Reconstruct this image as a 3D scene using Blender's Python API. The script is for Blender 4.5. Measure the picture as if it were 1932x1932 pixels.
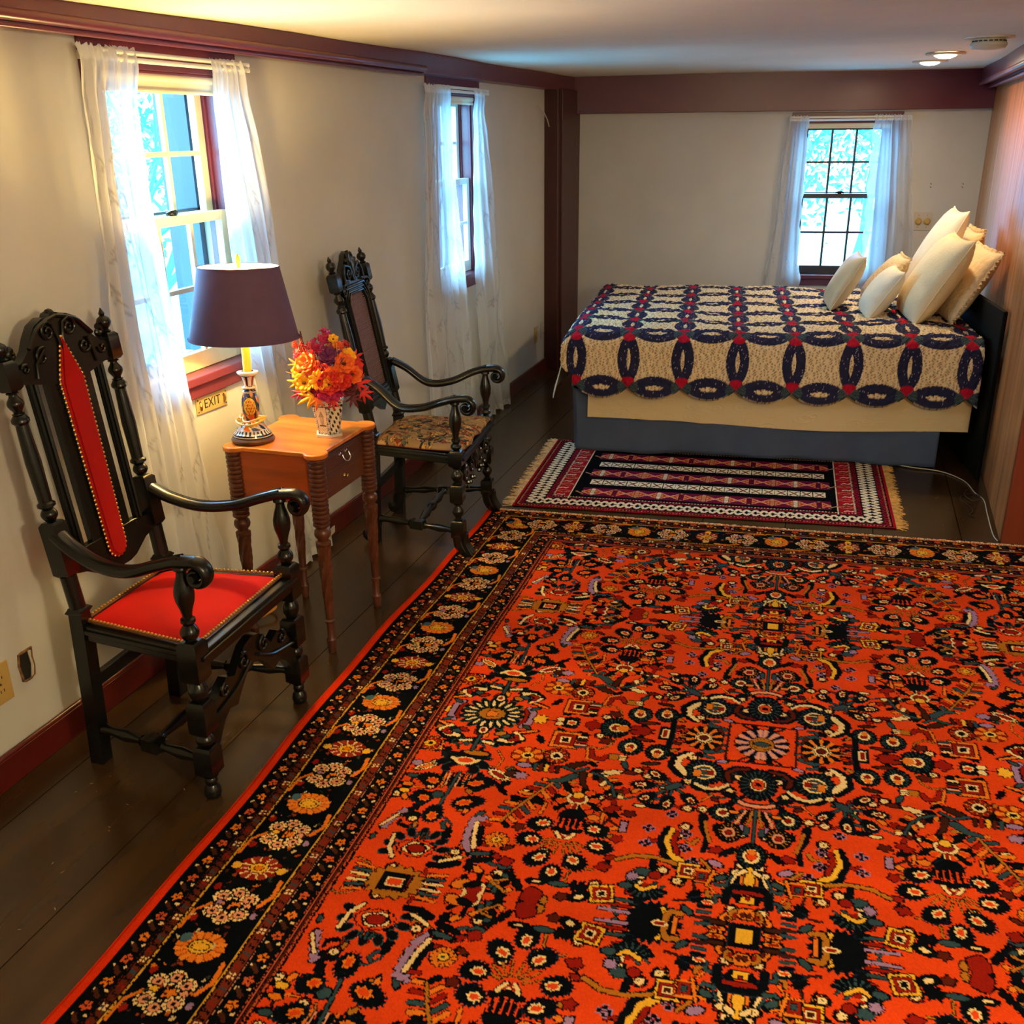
import bpy, bmesh, math, random
import numpy as np
from mathutils import Vector, Matrix
from math import pi, sin, cos, radians, sqrt, atan2
random.seed(7); RS = np.random.RandomState(11)
SC = bpy.context.scene; COL = SC.collection
for o in list(bpy.data.objects): bpy.data.objects.remove(o)

# ---------------------------------------------------------------- camera
cam_d = bpy.data.cameras.new('camera'); cam = bpy.data.objects.new('camera', cam_d); COL.objects.link(cam)
cam_d.sensor_fit = 'HORIZONTAL'; cam_d.sensor_width = 36.0; cam_d.lens = 36.0 * 1850 / 1932
cam_d.clip_start = 0.05; cam_d.clip_end = 300
# calibrated axes: world = Rw @ (right, down, forward)
f_ = 1850.0
V_ = np.array([55.0, 4762.0, f_]); dn = V_ / np.linalg.norm(V_)
Y_ = np.array([654.0, 0, f_]); Y_[1] = -(Y_[0]*V_[0] + f_*f_)/V_[1]; yv = Y_/np.linalg.norm(Y_)
zv = -dn; xv = np.cross(yv, zv); Rw = np.array([xv, yv, zv])
right, up, back = Rw[:, 0], -Rw[:, 1], -Rw[:, 2]
mw = Matrix(((right[0], up[0], back[0], 0), (right[1], up[1], back[1], 0), (right[2], up[2], back[2], 1.7), (0, 0, 0, 1)))
cam.matrix_world = mw
SC.camera = cam

# ---------------------------------------------------------------- view and light
SC.view_settings.view_transform = 'Standard'; SC.view_settings.look = 'None'
SC.view_settings.gamma = 1.0; SC.view_settings.use_curve_mapping = False
SC.view_settings.exposure = 0.58
SC.cycles.max_bounces = 8; SC.cycles.diffuse_bounces = 4; SC.cycles.transparent_max_bounces = 24
SC.cycles.sample_clamp_indirect = 6.0
SC.cycles.use_denoising = True

world = bpy.data.worlds.new('world'); SC.world = world; world.use_nodes = True
wn = world.node_tree; wn.nodes.clear()
w_out = wn.nodes.new('ShaderNodeOutputWorld'); w_bg = wn.nodes.new('ShaderNodeBackground')
w_tc = wn.nodes.new('ShaderNodeTexCoord'); w_no = wn.nodes.new('ShaderNodeTexNoise'); w_rp = wn.nodes.new('ShaderNodeValToRGB')
w_no.inputs['Scale'].default_value = 7.0; w_no.inputs['Detail'].default_value = 5.0
w_rp.color_ramp.elements[0].position = 0.42; w_rp.color_ramp.elements[0].color = (0.10, 0.50, 1.0, 1)
w_rp.color_ramp.elements[1].position = 0.6; w_rp.color_ramp.elements[1].color = (0.52, 0.84, 1.0, 1)
wn.links.new(w_tc.outputs['Generated'], w_no.inputs['Vector']); wn.links.new(w_no.outputs['Fac'], w_rp.inputs['Fac'])
wn.links.new(w_rp.outputs['Color'], w_bg.inputs['Color']); w_bg.inputs['Strength'].default_value = 23.0
wn.links.new(w_bg.outputs[0], w_out.inputs[0])

def area(name, loc, rot, sx, sy, power, color, portal=False, spread=None):
    d = bpy.data.lights.new(name, 'AREA'); d.shape = 'RECTANGLE'; d.size = sx; d.size_y = sy
    d.energy = power; d.color = color
    if spread: d.spread = spread
    if portal: d.cycles.is_portal = True
    o = bpy.data.objects.new(name, d); COL.objects.link(o); o.location = loc; o.rotation_euler = rot
    return o
A9 = radians(9.0)
FX, FY = -2.012, 7.59                       # far wall reference point
FE = Vector((cos(A9), sin(A9), 0)); FN = Vector((sin(A9), -cos(A9), 0))   # along the far wall, into the room
def far(s, z, off=0.0): return Vector((FX, FY, 0)) + FE*s + FN*off + Vector((0, 0, z))
area('window_portal', (-2.3, 2.865, 1.4), (0, radians(-90), 0), 0.95, 0.62, 1, (1,1,1), True)
area('window_portal', (-2.3, 5.335, 1.4), (0, radians(-90), 0), 0.95, 0.62, 1, (1,1,1), True)
area('window_portal', far(1.96, 1.2, -0.22), (radians(-90), 0, A9), 0.64, 1.06, 1, (1,1,1), True)
# warm fill lights added out of view without fixtures, then the visible recessed lamps
LAMP_W = 36.0
WARM = (1.0, 0.74, 0.42)
def can(name, loc, r, power, color=WARM, spread=None):
    d = bpy.data.lights.new(name, 'AREA'); d.shape = 'DISK'; d.size = r*2; d.energy = power; d.color = color
    if spread: d.spread = spread
    o = bpy.data.objects.new(name, d); COL.objects.link(o); o.location = loc
    return o
def lampt(name, loc, power, color, size=0.12):
    d = bpy.data.lights.new(name, 'POINT'); d.energy = power; d.color = color; d.shadow_soft_size = size
    o = bpy.data.objects.new(name, d); COL.objects.link(o); o.location = loc; return o
lampt('warm_fill_light', (1.1, 0.3, 1.80), 84, (1.0, 0.81, 0.47))
lampt('warm_fill_light', (1.9, 2.9, 1.84), 12, (1.0, 0.85, 0.62))
can('recessed_lamp_light', (0.392, 6.06, 2.02), 0.055, 7, WARM)
can('recessed_lamp_light', (0.358, 6.775, 2.02), 0.055, 5, WARM)

# ---------------------------------------------------------------- materials
def srgb(r, g, b):
    f = lambda c: (c/255/12.92) if c/255 <= 0.04045 else ((c/255+0.055)/1.055)**2.4
    return (f(r), f(g), f(b), 1)
MATS = {}
def mat(name, col, rough=0.5, metal=0.0, var=0.0, vscale=8.0, bump=0.0, bscale=60.0, spec=0.5, stretch=None, coat=0.0, attr=None, sheen=0.0, emis=None, es=0, trans=0.0, vcol=None, det=4.0):
    """noise-varied principled material; colour may come from a painted pattern attribute"""
    if name in MATS: return MATS[name]
    m = bpy.data.materials.new(name); m.use_nodes = True; n = m.node_tree; b = n.nodes['Principled BSDF']
    b.inputs['Base Color'].default_value = col; b.inputs['Roughness'].default_value = rough
    b.inputs['Metallic'].default_value = metal; b.inputs['Specular IOR Level'].default_value = spec
    b.inputs['Coat Weight'].default_value = coat
    if sheen: b.inputs['Sheen Weight'].default_value = sheen
    if trans: b.inputs['Transmission Weight'].default_value = trans
    if emis: b.inputs['Emission Color'].default_value = emis; b.inputs['Emission Strength'].default_value = es
    tc = n.nodes.new('ShaderNodeTexCoord'); mp = n.nodes.new('ShaderNodeMapping')
    n.links.new(tc.outputs['Object'], mp.inputs['Vector'])
    if stretch: mp.inputs['Scale'].default_value = stretch
    src = None
    if attr:
        a = n.nodes.new('ShaderNodeAttribute'); a.attribute_name = attr; src = a.outputs['Color']
    if var > 0:
        t = n.nodes.new('ShaderNodeTexNoise'); t.inputs['Scale'].default_value = vscale; t.inputs['Detail'].default_value = det
        n.links.new(mp.outputs[0], t.inputs['Vector'])
        if vcol:
            r = n.nodes.new('ShaderNodeValToRGB'); r.color_ramp.elements[0].position = 0.38; r.color_ramp.elements[1].position = 0.62
            r.color_ramp.elements[0].color = col; r.color_ramp.elements[1].color = vcol
            n.links.new(t.outputs['Fac'], r.inputs['Fac']); src = r.outputs['Color']
        else:
            r = n.nodes.new('ShaderNodeMapRange'); r.inputs['From Min'].default_value = 0.3; r.inputs['From Max'].default_value = 0.7
            r.inputs['To Min'].default_value = 1-var; r.inputs['To Max'].default_value = 1+var
            n.links.new(t.outputs['Fac'], r.inputs['Value'])
            x = n.nodes.new('ShaderNodeVectorMath'); x.operation = 'SCALE'
            if src: n.links.new(src, x.inputs[0])
            else: x.inputs[0].default_value = col[:3]
            n.links.new(r.outputs[0], x.inputs['Scale']); src = x.outputs[0]
    if src is not None: n.links.new(src, b.inputs['Base Color'])
    if bump > 0:
        t = n.nodes.new('ShaderNodeTexNoise'); t.inputs['Scale'].default_value = bscale; t.inputs['Detail'].default_value = 3
        n.links.new(mp.outputs[0], t.inputs['Vector'])
        k = n.nodes.new('ShaderNodeBump'); k.inputs['Strength'].default_value = bump; k.inputs['Distance'].default_value = 0.01
        n.links.new(t.outputs['Fac'], k.inputs['Height']); n.links.new(k.outputs[0], b.inputs['Normal'])
    MATS[name] = m
    return m
M_wall = mat('plaster_wall', srgb(206, 203, 196), 0.85, var=0.05, vscale=2.5, bump=0.08, bscale=25)
M_ceil = mat('ceiling_plaster', srgb(238, 230, 208), 0.9, var=0.09, vscale=1.1, bump=0.25, bscale=2.5, det=6)
M_purple = mat('oxblood_paint', srgb(98, 42, 58), 0.32, var=0.06, vscale=4, bump=0.05, bscale=12)
M_post = mat('dark_oxblood_paint', srgb(70, 28, 26), 0.4, var=0.08, vscale=4)
M_base = mat('baseboard_paint', srgb(88, 24, 18), 0.3, var=0.1, vscale=5)
M_sash = mat('sash_paint', srgb(205, 186, 140), 0.4, var=0.08, vscale=12)
M_sashw = mat('sash_white_paint', srgb(205, 205, 196), 0.4, var=0.05, vscale=12)
M_sashd = mat('sash_backlit_dark', srgb(52, 50, 56), 0.45, var=0.05, vscale=12)  # far window's sash: backlit silhouette put into the colour
M_shade = mat('roller_cloth', srgb(232, 222, 190), 0.8)
M_rod = mat('rod_enamel', srgb(232, 228, 218), 0.3)
M_black = mat('ebonized_wood', (0.0035, 0.0045, 0.004, 1), 0.27, var=0.35, vscale=14, bump=0.06, bscale=35, spec=0.42)
M_black2 = mat('ebonized_wood_worn', (0.006, 0.0065, 0.005, 1), 0.25, var=0.45, vscale=10, bump=0.05, bscale=30, spec=0.5)
M_red = mat('red_velvet', srgb(196, 7, 3), 0.8, var=0.16, vscale=6, bump=0.12, bscale=400, spec=0.2)
M_redb = mat('dark_red_velvet', srgb(160, 8, 6), 0.8, var=0.1, vscale=6, bump=0.12, bscale=400, spec=0.2)
M_nail = mat('brass_nail', srgb(226, 178, 96), 0.28, 1.0)
M_gimp = mat('gold_gimp', srgb(110, 66, 26), 0.6, var=0.3, vscale=150)
M_brass = mat('brass', srgb(176, 146, 100), 0.3, 1.0)
M_steel = mat('silvery_pull', srgb(190, 185, 185), 0.25, 1.0)
M_top = mat('cherry_table_top', srgb(206, 116, 40), 0.2, var=0.3, vscale=3.2, stretch=(1.2, 5, 1), coat=0.3, det=7)
M_cherry = mat('cherry_wood', srgb(158, 72, 26), 0.33, var=0.25, vscale=4, stretch=(1, 1, 7), coat=0.15, det=6)
M_cherryd = mat('dark_cherry_wood', srgb(84, 44, 28), 0.33, var=0.25, vscale=6, stretch=(1, 1, 3), coat=0.1)
M_floor = mat('brown_floor_paint', srgb(60, 40, 20), 0.24, var=0.35, vscale=3.0, bump=0.05, bscale=9, stretch=(3, 0.6, 1), spec=0.55, det=7)
M_gap = mat('floor_gap', (0.004, 0.003, 0.002, 1), 0.9)
M_scuff = mat('scuff_paint', srgb(150, 130, 105), 0.7)
M_wood = mat('pine_board', srgb(184, 116, 64), 0.4, var=0.42, vscale=3.0, stretch=(7, 7, 0.3), coat=0.15, det=7)
M_woodr = mat('red_pine_board', srgb(110, 42, 18), 0.4, var=0.2, vscale=2.2, stretch=(5, 5, 0.35), coat=0.1)
M_ivory = mat('ivory_plastic', srgb(200, 165, 95), 0.35)
M_white = mat('white_plastic', srgb(205, 196, 178), 0.35)
M_dark = mat('dark_cavity', (0.01, 0.008, 0.006, 1), 0.9)
M_char = mat('charred_edge', srgb(120, 85, 50), 0.9, var=0.6, vscale=60)
M_skirt = mat('slate_blue_cotton', srgb(70, 84, 116), 0.9, var=0.07, vscale=10, bump=0.1, bscale=250)
M_headb = mat('black_headboard', (0.004, 0.005, 0.0045, 1), 0.8, spec=0.15)
M_matt = mat('mattress_ticking', srgb(210, 205, 195), 0.9)
M_glass = None
def glass(name='window_glass', tint=(0.93, 0.98, 1, 1)):
    m = bpy.data.materials.new(name); m.use_nodes = True; n = m.node_tree; n.nodes.clear()
    o = n.nodes.new('ShaderNodeOutputMaterial'); t = n.nodes.new('ShaderNodeBsdfTransparent'); g = n.nodes.new('ShaderNodeBsdfGlossy')
    mx = n.nodes.new('ShaderNodeMixShader'); lw = n.nodes.new('ShaderNodeLayerWeight'); lw.inputs['Blend'].default_value = 0.3; fr = n.nodes.new('ShaderNodeMapRange'); fr.inputs['To Min'].default_value = 0.03; fr.inputs['To Max'].default_value = 0.22; pw = n.nodes.new('ShaderNodeMath'); pw.operation = 'POWER'; pw.inputs[1].default_value = 3.0; n.links.new(lw.outputs['Facing'], pw.inputs[0]); n.links.new(pw.outputs[0], fr.inputs['Value'])
    t.inputs['Color'].default_value = tint; g.inputs['Roughness'].default_value = 0.03
    n.links.new(fr.outputs[0], mx.inputs[0]); n.links.new(t.outputs[0], mx.inputs[1]); n.links.new(g.outputs[0], mx.inputs[2]); n.links.new(mx.outputs[0], o.inputs[0])
    return m
M_glass = glass()
def sheer():
    m = bpy.data.materials.new('sheer_voile'); m.use_nodes = True; n = m.node_tree; n.nodes.clear()
    o = n.nodes.new('ShaderNodeOutputMaterial'); t = n.nodes.new('ShaderNodeBsdfTransparent'); d = n.nodes.new('ShaderNodeBsdfDiffuse')
    tl = n.nodes.new('ShaderNodeBsdfTranslucent'); m1 = n.nodes.new('ShaderNodeMixShader'); m2 = n.nodes.new('ShaderNodeMixShader')
    at = n.nodes.new('ShaderNodeAttribute'); at.attribute_name = 'weave'
    sp = n.nodes.new('ShaderNodeSeparateColor'); n.links.new(at.outputs['Color'], sp.inputs[0])
    cr = n.nodes.new('ShaderNodeValToRGB'); cr.color_ramp.elements[0].color = (0.86, 0.87, 0.88, 1); cr.color_ramp.elements[1].color = (0.36, 0.36, 0.38, 1)
    n.links.new(sp.outputs[1], cr.inputs[0]); n.links.new(cr.outputs[0], d.inputs[0]); n.links.new(cr.outputs[0], tl.inputs[0])
    m1.inputs[0].default_value = 0.5
    n.links.new(d.outputs[0], m1.inputs[1]); n.links.new(tl.outputs[0], m1.inputs[2])
    n.links.new(sp.outputs[0], m2.inputs[0]); n.links.new(t.outputs[0], m2.inputs[1]); n.links.new(m1.outputs[0], m2.inputs[2])
    n.links.new(m2.outputs[0], o.inputs[0])
    return m
M_sheer = sheer()

# ---------------------------------------------------------------- mesh helpers
class MB:
    def __init__(s): s.v = []; s.f = []
    def add(s, vs, fs):
        k = len(s.v); s.v += [tuple(v) for v in vs]; s.f += [tuple(i+k for i in f) for f in fs]; return s
    def box(s, a, b):
        (x0, y0, z0), (x1, y1, z1) = a, b
        return s.add([(x0,y0,z0),(x1,y0,z0),(x1,y1,z0),(x0,y1,z0),(x0,y0,z1),(x1,y0,z1),(x1,y1,z1),(x0,y1,z1)],
                     [(0,3,2,1),(4,5,6,7),(0,1,5,4),(1,2,6,5),(2,3,7,6),(3,0,4,7)])
    def obox(s, o, X, Y, Z):
        """box from corner o with edge vectors X, Y, Z"""
        o, X, Y, Z = map(Vector, (o, X, Y, Z)); p = [o, o+X, o+X+Y, o+Y]; p += [q+Z for q in p]
        fs = [(0,3,2,1),(4,5,6,7),(0,1,5,4),(1,2,6,5),(2,3,7,6),(3,0,4,7)]
        if X.cross(Y).dot(Z) < 0: fs = [f[::-1] for f in fs]
        return s.add(p, fs)
    def cbox(s, c, h, ch=0.006, p=None, q=None):
        """chamfered square block along p->q (default vertical), half width h"""
        p, q = Vector(p), Vector(q); d = (q-p); L = d.length
        return s.lathe([(h-ch, 0), (h, ch), (h, L-ch), (h-ch, L)], p, q, n=4, sq=True, cap=True)
    def lathe(s, prof, p=(0,0,0), q=(0,0,1), n=20, sq=False, cap=True, twist=0, ph=None, scale=None):
        """profile of (radius, distance) revolved about the axis p->q"""
        p, q = Vector(p), Vector(q); d = (q-p).normalized()
        ref = Vector((1, 0, 0)) if abs(d.x) < 0.9 else Vector((0, 1, 0))
        a = (ref - d*ref.dot(d)).normalized(); b = d.cross(a)
        k = sqrt(2) if sq else 1; ph0 = pi/4 if sq else 0
        if ph is not None: ph0 = ph
        vs = []; fs = []
        for j, (r, h) in enumerate(prof):
            for i in range(n):
                t = 2*pi*i/n + ph0 + twist*h
                vs.append(p + d*h + (a*cos(t)*(scale[0] if scale else 1) + b*sin(t)*(scale[1] if scale else 1))*r*k)
        for j in range(len(prof)-1):
            for i in range(n):
                fs.append((j*n+i, j*n+(i+1) % n, (j+1)*n+(i+1) % n, (j+1)*n+i))
        if cap:
            fs.append(tuple(range(n))[::-1]); m = (len(prof)-1)*n; fs.append(tuple(m+i for i in range(n)))
        return s.add(vs, fs)
    def tube(s, pts, rad, n=8, cap=True, flat=None):
        """tube along pts; rad is a number or a list; flat=(a,b) scales the section"""
        pts = [Vector(p) for p in pts]; N = len(pts)
        rad = rad if isinstance(rad, (list, tuple)) else [rad]*N
        vs = []; fs = []; up = None
        for i, p in enumerate(pts):
            t = (pts[min(i+1, N-1)] - pts[max(i-1, 0)])
            t = t.normalized() if t.length > 1e-9 else Vector((0, 0, 1))
            if up is None:
                ref = Vector((0, 0, 1)) if abs(t.z) < 0.9 else Vector((1, 0, 0)); up = (ref - t*ref.dot(t)).normalized()
            else:
                up = (up - t*up.dot(t)); up = up.normalized() if up.length > 1e-6 else Vector((0, 0, 1))
            sd = t.cross(up)
            for k in range(n):
                a = 2*pi*k/n + pi/n
                vs.append(p + (sd*cos(a)*(flat[0] if flat else 1) + up*sin(a)*(flat[1] if flat else 1))*rad[i])
        for i in range(N-1):
            for k in range(n): fs.append((i*n+k, i*n+(k+1) % n, (i+1)*n+(k+1) % n, (i+1)*n+k))
        if cap: fs.append(tuple(range(n))[::-1]); fs.append(tuple((N-1)*n+k for k in range(n)))
        return s.add(vs, fs)
    def prism(s, poly, fn, d0, d1):
        """outline of 2-D points; fn(u, v, d) places them; extruded from d0 to d1"""
        n = len(poly); vs = [fn(u, v, d0) for u, v in poly] + [fn(u, v, d1) for u, v in poly]
        fs = [tuple(range(n))[::-1], tuple(range(n, 2*n))] + [(i, (i+1) % n, n+(i+1) % n, n+i) for i in range(n)]
        return s.add(vs, fs)
    def grid(s, P, closed=False):
        """P[j][i] grid of points"""
        nj, ni = len(P), len(P[0]); vs = [q for row in P for q in row]
        fs = [(j*ni+i, j*ni+i+1, (j+1)*ni+i+1, (j+1)*ni+i) for j in range(nj-1) for i in range(ni-1)]
        return s.add(vs, fs)
    def ball(s, c, r, n=10, sc=(1, 1, 1)):
        c = Vector(c); vs = []; fs = []; m = max(4, n//2)
        for j in range(1, m):
            for i in range(n):
                a = pi*j/m; t = 2*pi*i/n
                vs.append(c + Vector((sin(a)*cos(t)*r*sc[0], sin(a)*sin(t)*r*sc[1], cos(a)*r*sc[2])))
        vs += [c + Vector((0, 0, r*sc[2])), c - Vector((0, 0, r*sc[2]))]
        for j in range(m-2):
            for i in range(n): fs.append((j*n+i, (j+1)*n+i, (j+1)*n+(i+1) % n, j*n+(i+1) % n))
        T, B = len(vs)-2, len(vs)-1
        for i in range(n): fs.append((T, i, (i+1) % n)); fs.append((B, (m-2)*n+(i+1) % n, (m-2)*n+i))
        return s.add(vs, fs)
    def build(s, name, m, parent=None, smooth=30, bevel=0, label=None, solid=0, sub=0):
        me = bpy.data.meshes.new(name); me.from_pydata([tuple(v) for v in s.v], [], s.f); me.materials.append(m)
        if smooth:
            me.polygons.foreach_set('use_smooth', [True]*len(me.polygons)); me.set_sharp_from_angle(angle=radians(smooth))
        me.update(); o = bpy.data.objects.new(name, me); COL.objects.link(o)
        if parent: o.parent = parent
        if solid: k = o.modifiers.new('thick', 'SOLIDIFY'); k.thickness = solid; k.offset = 0
        if sub: k = o.modifiers.new('sub', 'SUBSURF'); k.levels = sub; k.render_levels = sub
        if bevel:
            k = o.modifiers.new('bevel', 'BEVEL'); k.width = bevel; k.segments = 2; k.limit_method = 'ANGLE'; k.angle_limit = radians(40)
        if label: o['label'] = label
        return o
def root(name, label, cat, loc=(0, 0, 0), rz=0, group=None):
    o = bpy.data.objects.new(name, None); COL.objects.link(o); o.empty_display_size = 0.1
    o.location = loc; o.rotation_euler = (0, 0, rz); o['label'] = label; o['category'] = cat
    if group: o['group'] = group
    return o
def tag(o, label, cat, group=None, kind=None):
    o['label'] = label; o['category'] = cat
    if group: o['group'] = group
    if kind: o['kind'] = kind
    return o
def struct(o, label=None):
    o['kind'] = 'structure'
    if label: o['label'] = label
    return o
def dense(name, X, Y, Z, C, m, parent=None, smooth=True, attr='pattern', solid=0):
    """a regular sheet of points with a painted pattern (nj x ni arrays)"""
    nj, ni = X.shape; me = bpy.data.meshes.new(name)
    co = np.stack([X, Y, Z], -1).reshape(-1, 3).astype(np.float32)
    idx = np.arange(nj*ni).reshape(nj, ni)
    q = np.stack([idx[:-1, :-1], idx[:-1, 1:], idx[1:, 1:], idx[1:, :-1]], -1).reshape(-1, 4)
    me.vertices.add(len(co)); me.vertices.foreach_set('co', co.ravel())
    me.loops.add(q.size); me.loops.foreach_set('vertex_index', q.ravel().astype(np.int32))
    me.polygons.add(len(q)); me.polygons.foreach_set('loop_start', np.arange(0, q.size, 4, dtype=np.int32))
    me.update(calc_edges=True)
    if smooth: me.polygons.foreach_set('use_smooth', np.ones(len(q), dtype=bool))
    if C is not None:
        a = me.color_attributes.new(attr, 'FLOAT_COLOR', 'POINT')
        cc = np.ones((len(co), 4), np.float32); cc[:, :3] = C.reshape(-1, 3); a.data.foreach_set('color', cc.ravel())
    me.materials.append(m); me.validate(); o = bpy.data.objects.new(name, me); COL.objects.link(o)
    if parent: o.parent = parent
    if solid: k = o.modifiers.new('thick', 'SOLIDIFY'); k.thickness = solid; k.offset = -1
    return o
# ================================================================ THE SETTING
WX = -2.086
def ceil_z(y): return 2.018 + 0.0062*y
# floor with plank gaps
m = MB(); seams = [-2.12, -1.955, -1.597, -1.235, -0.86, -0.5, -0.13, 0.25, 0.62, 0.98, 1.35, 1.7, 2.07, 2.43, 2.8, 3.25]
for a, b in zip(seams[:-1], seams[1:]): m.box((a+0.0018, -1.3, -0.04), (b-0.0018, 8.3, 0.0))
struct(m.build('floor', M_floor, smooth=0))
m = MB(); m.box((-2.3, -1.4, -0.08), (3.3, 8.4, -0.0401)); struct(m.build('floor', M_gap, smooth=0), 'dark gaps under the floor planks')
# ceiling
m = MB(); P = []
for j in range(25):
    y = -1.4 + 9.8*j/24; row = []
    for i in range(15):
        x = -2.4 + 5.8*i/14; row.append((x, y, ceil_z(y) + 0.004*sin(2.1*x+1.3*y) + 0.003*sin(3.7*y-1.1*x)))
    P.append(row)
m.grid(P); o = m.build('ceiling', M_ceil, smooth=180); struct(o)
# left wall with two window openings
W1 = (2.545, 3.185); W2 = (5.015, 5.655); WZ = (0.925, 1.885)
m = MB()
def wl(y0, y1, z0, z1): m.box((WX-0.16, y0, z0), (WX, y1, z1))
wl(-1.4, W1[0], 0, 2.1); wl(W1[1], W2[0], 0, 2.1); wl(W2[1], 7.75, 0, 2.1)
for w in (W1, W2): wl(w[0], w[1], 0, WZ[0]); wl(w[0], w[1], WZ[1], 2.1)
struct(m.build('wall_left', M_wall, smooth=0))
# ragged hole in the left wall near the outlet
# far wall with a window opening
S0, S1, Z0, Z1 = 1.645, 2.275, 0.665, 1.735
m = MB()
def fw(s0, s1, z0, z1, mm=None, o0=-0.16, o1=0.0):
    p = far(s0, z0, o0); (mm or m).obox(p, FE*(s1-s0), FN*(o1-o0), Vector((0, 0, z1-z0)))
fw(-0.25, S0, 0, 2.1); fw(S1, 3.15, 0, 2.1); fw(S0, S1, 0, Z0); fw(S0, S1, Z1, 2.1)
struct(m.build('wall_far', M_wall, smooth=0))
# right side: board partition, its near end, and the rest of the room behind the camera
PA = Vector((0.775, 4.43, 0)); PB = Vector((0.870, 8.06, 0)); PD = (PB-PA).normalized(); PN = Vector((-PD.y, PD.x, 0))
L = (PB-PA).length; cuts = [0, 0.235, 0.50, 1.06, 1.55, 2.10, 2.8, L]
m = MB()
for k, (a, b) in enumerate(zip(cuts[:-1], cuts[1:])):
    m.obox(PA + PD*(a+0.002) + PN*(0.0), PD*(b-a-0.004), -PN*0.03, Vector((0, 0, 2.07)))
    if 0: m.tube([PA + PD*(a+0.008) + PN*0.0015 + Vector((0, 0, z)) for z in (0.0, 2.05)], 0.004, n=6)
m.obox(PA - PN*0.028, PD*L, -PN*0.1, Vector((0, 0, 2.07)))
struct(m.build('wall_right', M_wood, smooth=0, bevel=0.002))
m = MB(); m.box((0.778, 4.405, 0), (3.25, 4.432, 2.08)); m.box((0.776, 4.398, 0), (0.90, 4.405, 2.06))
struct(m.build('wall_closet', M_woodr, smooth=0, bevel=0.002))
m = MB(); m.box((3.2, -1.4, 0), (3.3, 4.41, 2.1)); struct(m.build('wall_east', M_wall, smooth=0))
m = MB(); m.box((-2.2, -1.4, 0), (3.3, -1.3, 2.1)); struct(m.build('wall_near', M_wall, smooth=0))
# beams
m = MB(); m.box((WX, -1.3, 1.965), (-1.985, 4.72, 2.06))
m.tube([(-1.982, -1.3, 1.979), (-1.982, 4.72, 1.979)], 0.014, n=10, flat=(1, 1)); m.tube([(-2.0, -1.3, 1.957), (-2.0, 4.72, 1.957)], 0.009, n=8)
struct(m.build('trim_1', M_purple, smooth=40, bevel=0.003), 'oxblood boxed beam along the left wall')
m = MB(); m.box((WX, 4.72, 1.962), (-1.99, 7.62, 2.08)); struct(m.build('trim_2', M_purple, smooth=0, bevel=0.003), 'oxblood beam past the joint above the far window of the left wall')
m = MB(); m.obox(far(-0.12, 1.811, 0.0), FE*3.06, FN*0.085, Vector((0, 0, 0.27))); struct(m.build('trim_3', M_purple, smooth=0, bevel=0.003), 'oxblood beam across the far wall')
m = MB()
c0 = PA + PN*0.105 + PD*(-0.05); m.obox(c0 + Vector((0, 0, 1.965)), PD*3.62, -PN*0.13, Vector((0, 0, 0.12)))
m.tube([c0 + PD*t + Vector((0, 0, 1.968)) for t in (0, 3.6)], 0.014, n=10); m.obox(PA + PN*0.05 + PD*(-0.05) + Vector((0, 0, 1.945)), PD*3.62, -PN*0.06, Vector((0, 0, 0.03)))
m.tube([PA + PN*0.05 + PD*t + Vector((0, 0, 1.945)) for t in (-0.05, 3.56)], 0.011, n=8)
struct(m.build('trim_4', M_purple, smooth=40, bevel=0.003), 'oxblood cornice above the board partition')
m = MB(); m.box((WX, 7.06, 0), (-1.985, 7.62, 1.97)); m.box((WX, 7.12, 0), (-1.968, 7.60, 0.0+1.97)); struct(m.build('trim_5', M_post, smooth=0, bevel=0.004), 'dark corner post')
# baseboards
m = MB(); m.box((WX, -1.3, 0), (WX+0.02, 7.06, 0.088)); m.tube([(WX+0.012, -1.3, 0.092), (WX+0.012, 7.06, 0.092)], 0.008, n=8)
struct(m.build('baseboard_left', M_base, smooth=40, bevel=0.002))
m = MB(); m.obox(far(0.10, 0, 0), FE*2.78, FN*0.02, Vector((0, 0, 0.09))); struct(m.build('baseboard_far', M_base, smooth=0, bevel=0.002))
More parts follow.
